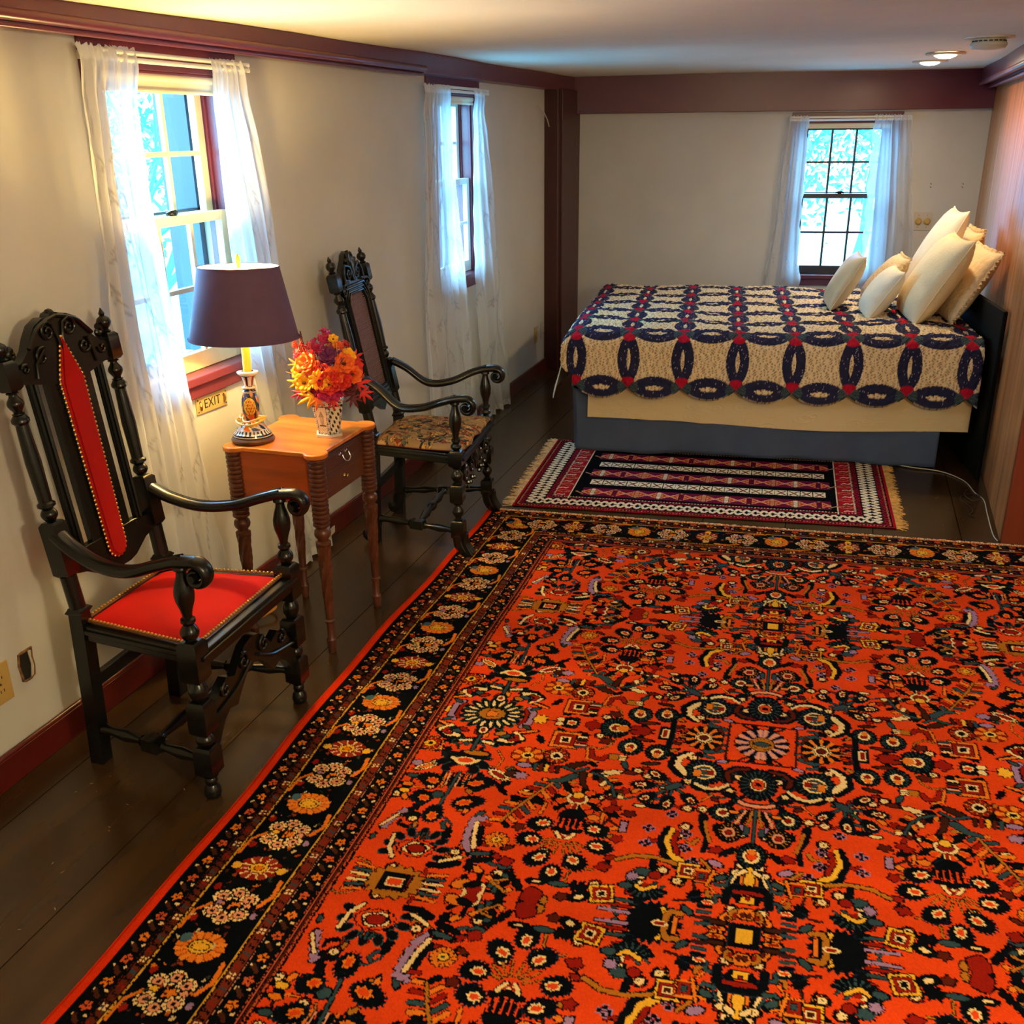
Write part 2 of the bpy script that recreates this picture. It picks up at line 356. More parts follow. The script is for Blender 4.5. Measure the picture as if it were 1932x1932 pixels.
# wall panel edge above: thin light batten lines at the panel tops of the far wall
# ---------------------------------------------------------------- windows
def window(name, T, Wd, z0, z1, label, m_case, m_sash, shade_z, headz, sill_w=0.06, two=True):
    """T(u, z, d) maps along-wall, height, depth into the room to world"""
    r = bpy.data.objects.new(name, None); COL.objects.link(r); struct(r, label); r.location = T(Wd/2, z0, 0)
    inv = Matrix.Translation(-r.location)
    def bx(mm, u0, u1, a, b, d0, d1):
        o = T(u0, a, d0); mm.obox(o - r.location, T(u1, a, d0)-o, T(u0, a, d1)-o, T(u0, b, d0)-o)
    c = MB(); cw = 0.072
    bx(c, -cw, 0.0, z0-0.06, headz, 0.0, 0.012); bx(c, Wd, Wd+cw-0.012, z0-0.06, headz, 0.0, 0.012)
    bx(c, 0, Wd, z1, headz, 0.0, 0.012)
    bx(c, -0.004, 0.010, z0, z1, -0.12, 0.004); bx(c, Wd-0.010, Wd+0.004, z0, z1, -0.12, 0.004); bx(c, 0, Wd, z1-0.008, z1, -0.12, 0.002)
    bx(c, 0.010, 0.024, z0, z1, -0.032, -0.018); bx(c, Wd-0.024, Wd-0.010, z0, z1, -0.032, -0.018)
    bx(c, 0.010, 0.020, z0, z1, -0.088, -0.078); bx(c, Wd-0.020, Wd-0.010, z0, z1, -0.088, -0.078)
    c.build('casing', m_case, r, smooth=0, bevel=0.002)
    s = MB(); bx(s, -cw-0.01, Wd+cw-0.01, z0-0.028, z0+0.002, -0.12, 0.03); bx(s, -cw, Wd+cw-0.012, z0-0.075, z0-0.028, 0.0, 0.016)
    s.build('sill', m_case, r, smooth=0, bevel=0.003)
    zm = (z0+z1)/2 + 0.03
    def sash(nm, a, b, d0, d1, bot, top):
        st = 0.038; f = MB(); u0, u1 = 0.022, Wd-0.022
        bx(f, u0, u0+st, a, b, d0, d1); bx(f, u1-st, u1, a, b, d0, d1); bx(f, u0+st, u1-st, a, a+bot, d0, d1); bx(f, u0+st, u1-st, b-top, b, d0, d1)
        g0, g1 = u0+st, u1-st; h0, h1 = a+bot, b-top; t = 0.008
        for k in (1, 2):
            u = g0 + (g1-g0)*k/3; bx(f, u-t, u+t, h0, h1, d0+0.006, d1-0.004)
        z = (h0+h1)/2; bx(f, g0, g1, z-t, z+t, d0+0.004, d1-0.005)
        so = f.build(nm, m_sash, r, smooth=0, bevel=0.0015)
        for kx in range(3):
            for kz in range(2):
                g = MB(); a0 = g0 + (g1-g0)*kx/3 + t; a1 = g0 + (g1-g0)*(kx+1)/3 - t
                e0 = (h0 if kz == 0 else z+t); e1 = (z-t if kz == 0 else h1); dm = (d0+d1)/2
                bx(g, a0, a1, e0, e1, dm-0.001, dm+0.001); g.build('pane', M_glass, so, smooth=0)
        return so
    sash('lower_sash', z0+0.004, zm+0.015, -0.062, -0.034, 0.06, 0.032)
    sash('upper_sash', zm-0.018, z1-0.004, -0.118, -0.090, 0.032, 0.05)
    k = MB(); cx = Wd/2; zt = zm+0.015
    p = lambda u, z, d: T(u, z, d) - r.location
    k.tube([p(cx-0.03, zt+0.006, -0.045), p(cx-0.012, zt+0.012, -0.04), p(cx+0.012, zt+0.012, -0.04), p(cx+0.03, zt+0.006, -0.05)], 0.006, n=8)
    k.lathe([(0.014, 0), (0.014, 0.008), (0.006, 0.014)], p(cx, zt, -0.045), p(cx, zt+1, -0.045), n=12)
    k.build('sash_lock', M_headb if m_sash is M_sashd else M_black, r)
    # storm window frame outside
    q = MB(); sx = 0.03
    for (u0, u1, a, b) in ((0.0, sx, z0, z1), (Wd-sx, Wd, z0, z1), (0, Wd, z0, z0+sx), (0, Wd, z1-sx, z1), (0, Wd, zm-0.02, zm+0.02)): bx(q, u0, u1, a, b, -0.172, -0.150)
    bx(q, Wd-0.004, Wd+0.016, z0, z1, -0.30, -0.160); bx(q, -0.016, 0.004, z0, z1, -0.20, -0.160)
    q.build('storm_frame', m_storm, r, smooth=0)
    return r
m_storm = mat('storm_frame_paint', srgb(20, 30, 56), 0.4)
TL1 = lambda u, z, d: Vector((WX+d, W1[0]+u, z)); TL2 = lambda u, z, d: Vector((WX+d, W2[0]+u, z)); TF = lambda u, z, d: far(S0+u, z, d)
window('window_1', TL1, W1[1]-W1[0], WZ[0], WZ[1], 'near double-hung window with cream sashes in oxblood casing, behind the lamp', M_purple, M_sash, 1.83, 1.963)
window('window_2', TL2, W2[1]-W2[0], WZ[0], WZ[1], 'narrow-looking double-hung window beyond the cane-backed chair', M_purple, M_sashw, 1.83, 1.963)
window('window_3', TF, S1-S0, Z0, Z1, 'bright window in the far wall beyond the bed', M_purple, M_sashd, 1.7, 1.80)
# roller shades (rolled up high)
def roller(T, Wd, zt, zb, label):
    m = MB(); a = T(0.012, zt, -0.016); b = T(Wd-0.012, zt, -0.016)
    rt = root('roller_shade', label, 'shade', a)
    q = lambda v: v - rt.location
    m.lathe([(0.018, 0), (0.018, (b-a).length)], q(a), q(b), n=16); m.build('roll', M_shade, rt)
    m = MB(); P = [[q(T(0.016 + (Wd-0.032)*i/6, zt - (zt-zb)*j/3, -0.002 - 0.002*sin(j))) for i in range(7)] for j in range(4)]; m.grid(P)
    m.build('shade_cloth', M_shade, rt, solid=0.0015)
    m = MB(); m.tube([q(T(0.016, zb, -0.002)), q(T(Wd-0.016, zb, -0.002))], 0.005, n=8, flat=(0.7, 1.4)); m.build('hem_bar', M_shade, rt)
roller(TL1, W1[1]-W1[0], 1.868, 1.828, 'cream roller shade rolled up in the near left window')
roller(TL2, W2[1]-W2[0], 1.868, 1.845, 'cream roller shade rolled up in the left window beyond the cane chair')
roller(TF, S1-S0, 1.715, 1.70, 'white roller shade rolled up in the far wall window')
# curtain rods
def rod(T, u0, u1, z, label):
    a = T(u0, z, 0.06); rt = root('curtain_rod', label, 'curtain rod', a); q = lambda v: v - rt.location
    m = MB()
    for dz in (-0.008, 0.010): m.tube([q(T(u0, z+dz, 0.062)), q(T(u1, z+dz, 0.062))], 0.0055, n=10, flat=(1, 1.3))
    m.build('pole', M_rod, rt)
    for u in (u0, u1):
        m = MB(); m.tube([q(T(u, z, 0.062)), q(T(u, z, 0.03)), q(T(u, z, 0.0))], 0.008, n=8, flat=(0.7, 1.6)); m.build('bracket', M_rod, rt)
rod(TL1, -0.07, 0.70, 1.912, 'white double curtain rod over the near left window')
rod(TL2, -0.07, 0.71, 1.905, 'white curtain rod over the left window beyond the cane chair')
rod(TF, -0.09, 0.735, 1.758, 'white curtain rod over the far wall window')
m = MB()
for s in (1.585, 2.335): m.obox(far(s, 1.765, 0.055), FE*0.016, FN*0.012, Vector((0, 0, 0.03)))
# ---------------------------------------------------------------- outdoors
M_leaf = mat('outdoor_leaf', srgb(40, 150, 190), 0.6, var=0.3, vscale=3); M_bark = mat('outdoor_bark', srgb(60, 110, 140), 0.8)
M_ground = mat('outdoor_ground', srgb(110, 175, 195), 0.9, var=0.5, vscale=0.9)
m = MB(); m.box((-40, -20, -0.9), (40, 60, -0.8)); o = m.build('ground', M_ground, smooth=0); struct(o, 'pale ground outside the windows')
def tree(x, y, h, seed, label, spread=1.0, dens=1500):
    rnd = random.Random(seed); rt = root('tree', label, 'tree', (x, y, -0.8), group='trees outside the windows')
    m = MB(); tips = []
    def br(p, d, L, r, lv):
        pts = [p]; 
        for k in range(4):
            d = (d + Vector((rnd.uniform(-.18, .18), rnd.uniform(-.18, .18), rnd.uniform(-.05, .12)))).normalized(); p = p + d*L/4; pts.append(p)
        m.tube(pts, [r*(1-0.12*k) for k in range(5)], n=5)
        if lv == 0: tips.append(p); return
        for k in range(4 if lv > 1 else 3):
            a = rnd.uniform(0, 2*pi); e = Vector((cos(a)*spread, sin(a)*spread, rnd.uniform(0.1, 0.9))).normalized()
            br(pts[rnd.randint(2, 4)], (d*0.35+e).normalized(), L*rnd.uniform(0.55, 0.75), r*0.5, lv-1); 
            tips.append(p)
    br(Vector((0, 0, 0)), Vector((0, 0, 1)), h*0.42, h*0.018, 3); m.build('trunk', M_bark, rt, smooth=60)
    m = MB()
    for k in range(dens*3):
        c = rnd.choice(tips) + Vector((rnd.gauss(0, .28), rnd.gauss(0, .28), rnd.gauss(0, .28)))*h*0.30
        a = Vector((rnd.gauss(0, 1), rnd.gauss(0, 1), rnd.gauss(0, 1))).normalized(); b = a.orthogonal().normalized(); L = rnd.uniform(.03, .075)
        m.add([c-a*L, c+b*L*0.45, c+a*L, c-b*L*0.45], [(0, 1, 2, 3)])
    o = m.build('foliage', M_leaf, rt, smooth=0); o['kind'] = 'stuff'
tree(-1.6, 12.6, 4.6, 3, 'pale leafy tree seen through the upper left panes of the far window')
tree(0.1, 14.5, 5.6, 5, 'taller pale tree with a forked trunk seen through the middle of the far window')
tree(1.9, 12.2, 4.2, 8, 'low pale tree behind the right curtain of the far window')
tree(-6.3, 8.2, 4.8, 12, 'bare-branched pale tree seen low in the near left window', dens=500)
# ================================================================ small wall fittings
def outlet(T, u, z, label, w=0.07, h=0.115, m_=None, kind='duplex'):
    m_ = m_ or M_ivory
    o0 = T(u, z, 0); rt = root('wall_outlet' if kind != 'knobs' else 'dimmer_plate', label, 'outlet' if kind != 'knobs' else 'switch', o0); q = lambda a, b, d: T(u+a, z+b, d) - o0
    m = MB(); p = q(-w/2, -h/2, 0.0005); m.obox(p, q(w/2, -h/2, 0.0005)-p, q(-w/2, -h/2, 0.006)-p, q(-w/2, h/2, 0.0005)-p); m.build('plate', m_, rt, smooth=0, bevel=0.002)
    if kind == 'duplex':
        for s in (-1, 1):
            m = MB(); c = q(0, s*0.02, 0.006); e = q(0, s*0.02, 1); m.lathe([(0.0165, 0), (0.016, 0.002), (0.0155, 0.0025)], c, e, n=20); rc = m.build('receptacle', m_, rt)
            m = MB()
            for a in (-0.006, 0.006):
                p = q(a-0.001, s*0.02-0.004, 0.0084); m.obox(p, q(a+0.001, s*0.02-0.004, 0.0084)-p, q(a-0.001, s*0.02-0.004, 0.0092)-p, q(a-0.001, s*0.02+0.005, 0.0084)-p)
            m.build('slots', M_dark, rc, smooth=0)
        m = MB(); m.lathe([(0.003, 0), (0.003, 0.001)], q(0, 0, 0.006), q(0, 0, 1), n=10); m.build('screw', M_brass, rt)
    else:
        for a in (-0.03, 0.03):
            m = MB(); m.lathe([(0.022, 0), (0.024, 0.004), (0.018, 0.012), (0.016, 0.02), (0.0, 0.021)], q(a, 0, 0.006), q(a, 0, 1), n=24, cap=False); m.build('knob', M_ivory, rt)
            for s in (-1, 1):
                m = MB(); m.lathe([(0.0035, 0), (0.0035, 0.001)], q(a, s*0.042, 0.006), q(a, s*0.042, 1), n=10); m.build('screw', M_brass, rt)
TW = lambda u, z, d: Vector((WX+d, u, z))
outlet(TW, 1.778, 0.297, 'ivory electrical outlet at the left edge, low on the wall near the red chair', w=0.075, h=0.118)
outlet(TW, 6.84, 0.31, 'dark beige wall outlet, the one farther from the corner post', w=0.075, h=0.12)
outlet(TW, 7.0, 0.315, 'white wall outlet closest to the corner post', w=0.07, h=0.12, m_=M_white)
outlet(lambda u, z, d: far(u, z, d), 2.555, 1.055, 'ivory plate with two round dimmer knobs right of the far window', w=0.125, h=0.125, kind='knobs', m_=M_white)
# ragged hole
ring = [(1.88+0.024*sx*(1+0.12*random.uniform(-1, 1)), 0.30+0.044*sz*(1+0.1*random.uniform(-1, 1))) for sx, sz in ((-1,-.9),(-.5,-1.05),(.1,-1),(.8,-.8),(1.1,-.2),(.95,.5),(1,1),(.3,1.1),(-.4,.95),(-.9,1.05),(-1.05,.3),(-.95,-.3))]
rt = root('wall_hole', 'ragged dark hole broken through the plaster above the baseboard by the red chair', 'hole', (WX, 1.88, 0.30))
m = MB(); m.prism([(u-1.88, v-0.30) for u, v in ring], lambda u, v, d: (d, u, v), 0.0004, 0.0016); m.build('cavity', M_dark, rt, smooth=0)
m = MB(); pts = [(0.002, u-1.88, v-0.30) for u, v in ring]; m.tube(pts + [pts[0]], [0.0035+0.002*random.random() for _ in range(13)], n=6); m.build('broken_edge', M_char, rt)
m = MB(); m.prism([(0.006, -0.04), (0.026, -0.035), (0.024, 0.04), (0.010, 0.044), (0.014, 0.0)], lambda u, v, d: (d, u, v), 0.0018, 0.005); m.build('torn_plaster', M_white, rt, smooth=0)
# EXIT sign
rt = root('exit_sign', 'small brass-toned EXIT plate with latch keyholes under the near window', 'sign', (WX, 2.885, 0.815), 0)
rt.rotation_euler = (radians(-1.5), 0, 0)
M_plate = mat('exit_plate_metal', srgb(214, 186, 120), 0.4, 0.25); M_ink = mat('black_ink', (0.01, 0.01, 0.01, 1), 0.6)
m = MB(); m.box((0.0005, -0.092, -0.03), (0.005, 0.092, 0.03)); m.build('plate', M_plate, rt, smooth=0, bevel=0.002)
cu = bpy.data.curves.new('lettering', 'FONT'); cu.body = 'EXIT'; cu.size = 0.046; cu.extrude = 0.0004; cu.align_x = 'CENTER'; cu.align_y = 'CENTER'; cu.space_character = 1.05
tx = bpy.data.objects.new('tmp', cu); COL.objects.link(tx); dg = bpy.context.evaluated_depsgraph_get(); me = bpy.data.meshes.new_from_object(tx.evaluated_get(dg)); bpy.data.objects.remove(tx)
me.transform(Matrix(((0, 0, 1, 0.0054), (1, 0, 0, 0.0), (0, 1, 0, 0.0), (0, 0, 0, 1))))
me.materials.clear(); me.materials.append(M_ink); to = bpy.data.objects.new('lettering', me); COL.objects.link(to); to.parent = rt; to['label'] = 'black EXIT lettering'
for s in (-1, 1):
    m = MB(); m.tube([(0.007, s*0.07, 0.012), (0.008, s*0.071, 0.0), (0.007, s*0.068, -0.016)], [0.004, 0.006, 0.0035], n=8); m.build('latch', M_brass, rt)
    m = MB(); m.prism([(0.006*cos(t)*1 + s*0.07, 0.010+0.006*sin(t)) for t in np.linspace(0, 2*pi, 13)[:-1]], lambda u, v, d: (d, u, v), 0.0051, 0.0055); m.build('keyhole', M_dark, rt, smooth=0)
    for a in (-1, 1):
        m = MB(); m.lathe([(0.003, 0), (0.002, 0.0015)], (0.005, s*0.083, a*0.021), (1, s*0.083, a*0.021), n=8); m.build('screw', M_dark, rt)
# wall hooks marks on far wall
for k, s in enumerate((2.575, 2.792)):
    rt = root('wall_hook', ('small double hook on the far wall, the one nearer the window' if k == 0 else 'small double hook on the far wall, the one nearer the board partition'), 'hook', far(s, 1.303, 0))
    for dz in (0.012, -0.012):
        m = MB(); q = lambda a, b, d: far(s+a, 1.303+b, d) - rt.location
        m.tube([q(0, dz+0.006, 0.0), q(0.002, dz, 0.008), q(0.004, dz-0.004, 0.012), q(0.007, dz+0.002, 0.014)], 0.002, n=6); m.build('prong', M_steel, rt)
# loose cable from the wall near the corner
rt = root('cable', 'loose grey cable poking out of the wall beside the corner post', 'cable', (WX, 6.87, 1.85))
m = MB(); m.tube([(0.0, 0.0, 0.0), (0.02, 0.01, 0.008), (0.035, 0.06, -0.03), (0.04, 0.13, -0.08), (0.035, 0.2, -0.13), (0.03, 0.26, -0.175)], 0.0035, n=8); m.build('cord', M_white, rt)
m = MB(); m.lathe([(0.0045, 0), (0.006, 0.004), (0.006, 0.02), (0.003, 0.024)], (0.03, 0.26, -0.175), (0.028, 0.32, -0.215), n=10); m.build('connector', M_brass, rt)
# smoke detector and two recessed lights
c = Vector((0.49, 5.02, 2.049)); rt = root('smoke_detector', 'round cream smoke detector on the ceiling near the cornice', 'smoke detector', c)
m = MB(); m.lathe([(0.098, -0.001), (0.098, 0.004), (0.07, 0.006)], (0, 0, 0), (0, 0, -1), n=40); m.build('ceiling_plate', M_white, rt)
m = MB(); m.lathe([(0.062, 0.006), (0.066, 0.012), (0.066, 0.018), (0.072, 0.020), (0.075, 0.03), (0.066, 0.042), (0.03, 0.046), (0, 0.046)], (0, 0, 0), (0, 0, -1), n=40, cap=False); m.build('housing', M_white, rt)
m = MB()
for k in range(20):
    a = 2*pi*k/20; d = Vector((cos(a), sin(a), 0)); t = Vector((-sin(a), cos(a), 0)); m.obox(d*0.0655 - t*0.007 + Vector((0, 0, -0.017)), t*0.014, d*0.0025, Vector((0, 0, 0.0045)))
m.build('vents', M_dark, rt, smooth=0)
M_bulb = mat('lit_bulb', (1, .9, .7, 1), 0.5, emis=(1, 0.82, 0.55, 1), es=9)
for k, (x, y) in enumerate(((0.392, 6.06), (0.358, 6.775))):
    z = ceil_z(y)-0.004
    rt = root('recessed_light', ('lit recessed ceiling light, the one nearer the smoke detector' if k == 0 else 'lit recessed ceiling light, the one nearer the far beam'), 'ceiling light', (x, y, z))
    m = MB(); m.lathe([(0.06, 0.004), (0.095, 0.004), (0.10, 0.0), (0.098, -0.006), (0.06, -0.008)], (0, 0, 0), (0, 0, 1), n=36, cap=False); m.build('trim_ring', M_white, rt)
    m = MB(); m.lathe([(0.0, -0.024), (0.03, -0.021), (0.052, -0.012), (0.06, -0.002)], (0, 0, 0), (0, 0, 1), n=28, cap=False); m.build('bulb', M_bulb, rt)
# ================================================================ CURTAINS
def sd_poly(X, Y, pts):
    d = np.full(X.shape, 1e9)
    for (x0, y0), (x1, y1) in zip(pts[:-1], pts[1:]):
        dx, dy = x1-x0, y1-y0; t = np.clip(((X-x0)*dx + (Y-y0)*dy)/(dx*dx+dy*dy+1e-12), 0, 1)
        d = np.minimum(d, np.hypot(X-x0-t*dx, Y-y0-t*dy))
    return d
def curtain(T, rows, label, folds, seed, alpha=0.62, floor_z=0.0, ni=110, nj=230, amp=0.018, d0=0.062):
    """rows: (z, u_left, u_right) from the rod pocket down"""
    rs = np.random.RandomState(seed)
    zs = np.array([r[0] for r in rows][::-1]); ul = np.array([r[1] for r in rows][::-1]); ur = np.array([r[2] for r in rows][::-1])
    top, bot = rows[0][0], rows[-1][0]
    v = np.linspace(0, 1, nj); z = top - (top-bot)*v
    L = np.interp(z, zs, ul); R = np.interp(z, zs, ur)
    k = np.ones(15)/15; pad = lambda a: np.convolve(np.pad(a, 7, mode='edge'), k, 'valid'); L, R = pad(L), pad(R)
    s = np.linspace(0, 1, ni); S, Vv = np.meshgrid(s, v)
    ph = rs.uniform(0, 6, 6); warp = S + 0.035*np.sin(2*pi*S*1.7+ph[0]+1.5*Vv) + 0.02*np.sin(2*pi*S*3.1+ph[1])
    A = amp*(0.55 + 0.75*Vv)*(0.75 + 0.25*np.sin(5*S+ph[2]))
    D = A*np.sin(2*pi*folds*warp+ph[3]) + 0.35*A*np.sin(2*pi*folds*2.3*S+ph[4])*(1-Vv) + 0.006*np.sin(9*Vv+4*S+ph[5])
    gather = np.exp(-Vv*22); D = D*(1-0.6*gather) + gather*0.004*np.sin(2*pi*folds*3.2*S+ph[1]) + 0.012*gather*np.sin(Vv*60)
    Dd = np.maximum(d0 + D, 0.022 + 0.003*np.sin(9*S))
    U = L[:, None] + (R-L)[:, None]*S + 0.004*np.sin(2*pi*folds*warp*1.0+ph[0])
    edge = 0.006*np.sin(Vv*70*(0.6+0.4*rs.rand()))*((S < 0.01) | (S > 0.99)); U = U+edge
    Z = z[:, None] + 0.010*np.sin(2*pi*folds*S+ph[2])*(Vv**6) - 0.004*gather*np.cos(2*pi*folds*3*S)
    Z = np.maximum(Z, floor_z + 0.004)
    P = np.array([[T(U[j, i], Z[j, i], Dd[j, i]) for i in range(ni)] for j in range(nj)])
    # embroidered trailing vines in cloth coordinates
    CX = S*folds*0.11*1.2; CZ = (top-bot)*Vv
    W = folds*0.11*1.2; dist = np.full(S.shape, 1e9)
    for c in range(max(2, int(W/0.13))):
        xb = W*(c+0.5)/max(2, int(W/0.13)); zz = np.linspace(0.05, top-bot, 40); px = xb + 0.035*np.sin(zz*5.3+c*1.9); pts = list(zip(px, zz))
        dist = np.minimum(dist, sd_poly(CX, CZ, pts) - 0.0012)
        for q in range(int((top-bot)/0.16)):
            z0 = 0.12 + q*0.16 + 0.04*c; x0 = xb + 0.035*sin(z0*5.3+c*1.9); sg = 1 if q % 2 else -1
            br = [(x0, z0), (x0+sg*0.02, z0+0.03), (x0+sg*0.038, z0+0.055), (x0+sg*0.045, z0+0.085)]
            dist = np.minimum(dist, sd_poly(CX, CZ, br) - 0.0012)
            for (lx, lz) in br[1:]:
                for e in (-1, 1): dist = np.minimum(dist, sd_poly(CX, CZ, [(lx, lz), (lx+e*0.012+sg*0.004, lz+0.018)]) - 0.0022)
    emb = np.clip(1 - dist/0.0035, 0, 1)
    hem = ((z[:, None] < bot+0.035) | (z[:, None] > top-0.035) | (S < 0.015) | (S > 0.985))*0.22
    C = np.zeros(S.shape + (3,)); C[..., 0] = np.clip(alpha + 0.28*emb + hem, 0, 0.97); C[..., 1] = emb*0.75
    o = dense('curtain', P[..., 0], P[..., 1], P[..., 2], C, M_sheer, attr='weave')
    tag(o, label, 'curtain'); return o
G0 = lambda u, z, d: Vector((WX+d, u, z))
curtain(G0, [(1.935,2.395,2.645),(1.80,2.385,2.63),(1.60,2.375,2.615),(1.43,2.375,2.62),(1.17,2.36,2.645),(0.8,2.35,2.69),(0.4,2.35,2.74),(0.008,2.37,2.80)], 'sheer white curtain left of the near window, behind the red chair', 5, 1, alpha=0.80)
curtain(G0, [(1.93,3.015,3.19),(1.70,3.02,3.24),(1.45,3.025,3.28),(1.16,3.03,3.31),(0.92,3.04,3.36),(0.68,3.09,3.41),(0.3,3.13,3.47),(0.008,3.16,3.52)], 'sheer white curtain right of the near window, between lamp and flowers', 4, 2, alpha=0.74)
curtain(G0, [(1.92,4.79,5.115),(1.5,4.75,5.18),(1.35,4.74,5.20),(0.85,4.70,5.28),(0.54,4.70,5.34),(0.008,4.70,5.42)], 'sheer white curtain on the near side of the left window beyond the cane chair', 5, 3, alpha=0.72)
curtain(G0, [(1.92,5.49,5.645),(1.3,5.48,5.79),(0.7,5.48,5.94),(0.3,5.55,6.02),(0.008,5.66,6.06)], 'sheer white curtain on the corner side of the left window, pooling near the floor', 3, 4, alpha=0.70)
G3 = lambda u, z, d: far(u, z, d)
curtain(G3, [(1.78,1.545,1.675),(1.49,1.515,1.69),(1.01,1.50,1.685),(0.6,1.455,1.72),(0.2,1.43,1.73)], 'sheer white curtain left of the far window', 3, 5, alpha=0.62, amp=0.012)
curtain(G3, [(1.78,2.13,2.375),(1.49,2.135,2.42),(1.34,2.135,2.44),(0.93,2.145,2.50),(0.6,2.15,2.52),(0.2,2.15,2.54)], 'sheer white curtain right of the far window, above the pillows', 4, 6, alpha=0.5, amp=0.012)

# ================================================================ BED
bed = root('bed', 'low bed with slate blue skirt against the far right wall', 'bed', (-1.396, 5.137, 0), atan2(0.238, 1.998))
BW, BL, TZ = 1.62, 2.10, 0.66
def rbox(m, x0, x1, y0, y1, z0, z1, r=0.04, n=4):
    """box with rounded vertical corners and soft top edge"""
    def loop(ins, z):
        pts = []
        for cx, cy, a0 in ((x1-r, y0+r, -pi/2), (x1-r, y1-r, 0), (x0+r, y1-r, pi/2), (x0+r, y0+r, pi)):
            for k in range(n+1):
                a = a0 + pi/2*k/n; pts.append((cx+(r-ins)*cos(a), cy+(r-ins)*sin(a), z))
        return pts
    L = [loop(r*0.4, z0), loop(0, z0+r*0.4), loop(0, z1-r*0.5), loop(r*0.15, z1-r*0.15), loop(r*0.5, z1)]
    N = len(L[0]); vs = [p for l in L for p in l]; fs = [(j*N+i, j*N+(i+1) % N, (j+1)*N+(i+1) % N, (j+1)*N+i) for j in range(len(L)-1) for i in range(N)]
    fs += [tuple(range(N))[::-1], tuple((len(L)-1)*N+i for i in range(N))]
    m.add(vs, fs)
m = MB(); rbox(m, 0.06, BL, 0.05, BW, 0.36, TZ); m.build('mattress', M_matt, bed)
m = MB(); rbox(m, 0.055, 1.975, 0.055, BW, 0.12, 0.355); m.build('box_spring', M_skirt, bed)
# skirt: hanging pleated cloth on the near side and the foot
def strip(path, z0f, z1f, nz, m_, name, parent, amp=0.006, fr=9.0, seed=0, label=None, solid=0.003):
    """cloth hanging along a path of (x,y) points with outward normals"""
    rs = np.random.RandomState(seed); pts = []; 
    P = [Vector((a, b, 0)) for a, b in path]; L = [0]
    for a, b in zip(P[:-1], P[1:]): L.append(L[-1] + (b-a).length)
    n = int(L[-1]/0.012); rows = []; ph = rs.uniform(0, 6, 4)
    for j in range(nz+1):
        row = []
        for i in range(n+1):
            s = L[-1]*i/n; k = max(q for q in range(len(L)-1) if L[q] <= s+1e-9); t = (s-L[k])/(L[k+1]-L[k]); p = P[k].lerp(P[k+1], t)
            d = (P[min(k+1, len(P)-1)] - P[k]).normalized(); nn = Vector((d.y, -d.x, 0)); v = j/nz
            z = z1f(s) + (z0f(s)-z1f(s))*v; w = amp*v*(sin(fr*s+ph[0]) + 0.5*sin(fr*2.3*s+ph[1]) + 0.8*max(0, sin(fr*0.7*s+ph[2]))**6)
            row.append(p + nn*(w+0.004*v) + Vector((0, 0, z)))
        rows.append(row)
    m = MB(); m.grid(rows); return m.build(name, m_, parent, smooth=60, solid=solid, label=label)
strip([(0.045, 1.6), (0.035, 0.06), (0.06, 0.03), (1.985, 0.035)], lambda s: 0.012+0.004*sin(3*s), lambda s: 0.36, 14, M_skirt, 'bed_skirt', bed, amp=0.013, fr=9, seed=3)
m = MB(); m.box((2.158, -0.115, 0.0), (2.180, 1.58, 0.86)); m.build('headboard', M_headb, bed, smooth=0, bevel=0.006)
for x, y in ((1.96, 0.09), (0.16, 0.16), (1.96, 1.5), (0.16, 1.5)):
    m = MB(); m.lathe([(0.022, 0), (0.03, 0.03), (0.03, 0.12)], (x, y, 0), (x, y, 1), n=14); m.build('leg', M_black, bed)
def unbed(v): return bed.matrix_world @ v
BA = atan2(0.238, 1.998); BX, BY = -1.396, 5.137
def bedw(X, Y): return BX + X*cos(BA) - Y*sin(BA), BY + X*sin(BA) + Y*cos(BA)
# --- cloth laid over the mattress: s along the bed (0 = foot edge), t across from the near edge; negatives hang down
def drape(S, T, x0, y0, zt, r, flare=0.03, fs=None):
    """maps cloth coordinates to bed space with rounded bends at the foot and near edge"""
    def bend(q, flare=flare):   # q>0 on top, q<0 hanging : returns horizontal inset, drop
        L = r*pi/2; h = np.where(q > 0, q, np.where(q > -L, -r*np.sin(np.clip(-q, 0, L)/r), -r - (-q-L)*flare))
        d = np.where(q > 0, 0, np.where(q > -L, r*(1-np.cos(np.clip(-q, 0, L)/r)), r + (-q-L)))
        return h, d
    hx, dx = bend(S, fs or flare); hy, dy = bend(T)
    drop = (dx**3 + dy**3)**(1/3.0)
    return x0 + hx, y0 + hy, zt - drop
# cream coverlet underneath
M_cover = mat('cream_coverlet', srgb(226, 204, 160), 0.9, var=0.05, vscale=6)
def quilting(X, Y, sc=0.11, seed=0):
    rs = np.random.RandomState(seed); H = np.zeros(X.shape)
    for k in range(900):
        cx, cy = rs.uniform(X.min(), X.max()), rs.uniform(Y.min(), Y.max()); R = sc*rs.uniform(0.3, 0.55); a0 = rs.uniform(0, 6)
        r = np.hypot(X-cx, Y-cy); th = np.arctan2(Y-cy, X-cx) + a0; w = np.clip(1 - r/R, 0, 1)
        H = np.maximum(H*1.0, 0) - 0.0; H += np.where(r < R, 0.5*np.exp(-((((r/R*2.2 + th/(2*pi)) % 1)-0.5)/0.16)**2)*np.clip(w*6, 0, 1), 0)
    return np.clip(H, 0, 1)
s = np.linspace(-0.40, 2.07, 400); t = np.concatenate([np.linspace(-0.50, 0.0, 150), np.linspace(0.02, 1.62, 40)])
S, T = np.meshgrid(s, t)
S2 = np.where((S < 0) & (T < -0.02), S*np.clip(1 - (-T)/0.5*0.5, 0, 1), S)
x, y, z = drape(np.maximum(S, -0.44), T, 0.050, 0.075, TZ+0.012, 0.045, 0.04, fs=0.26)
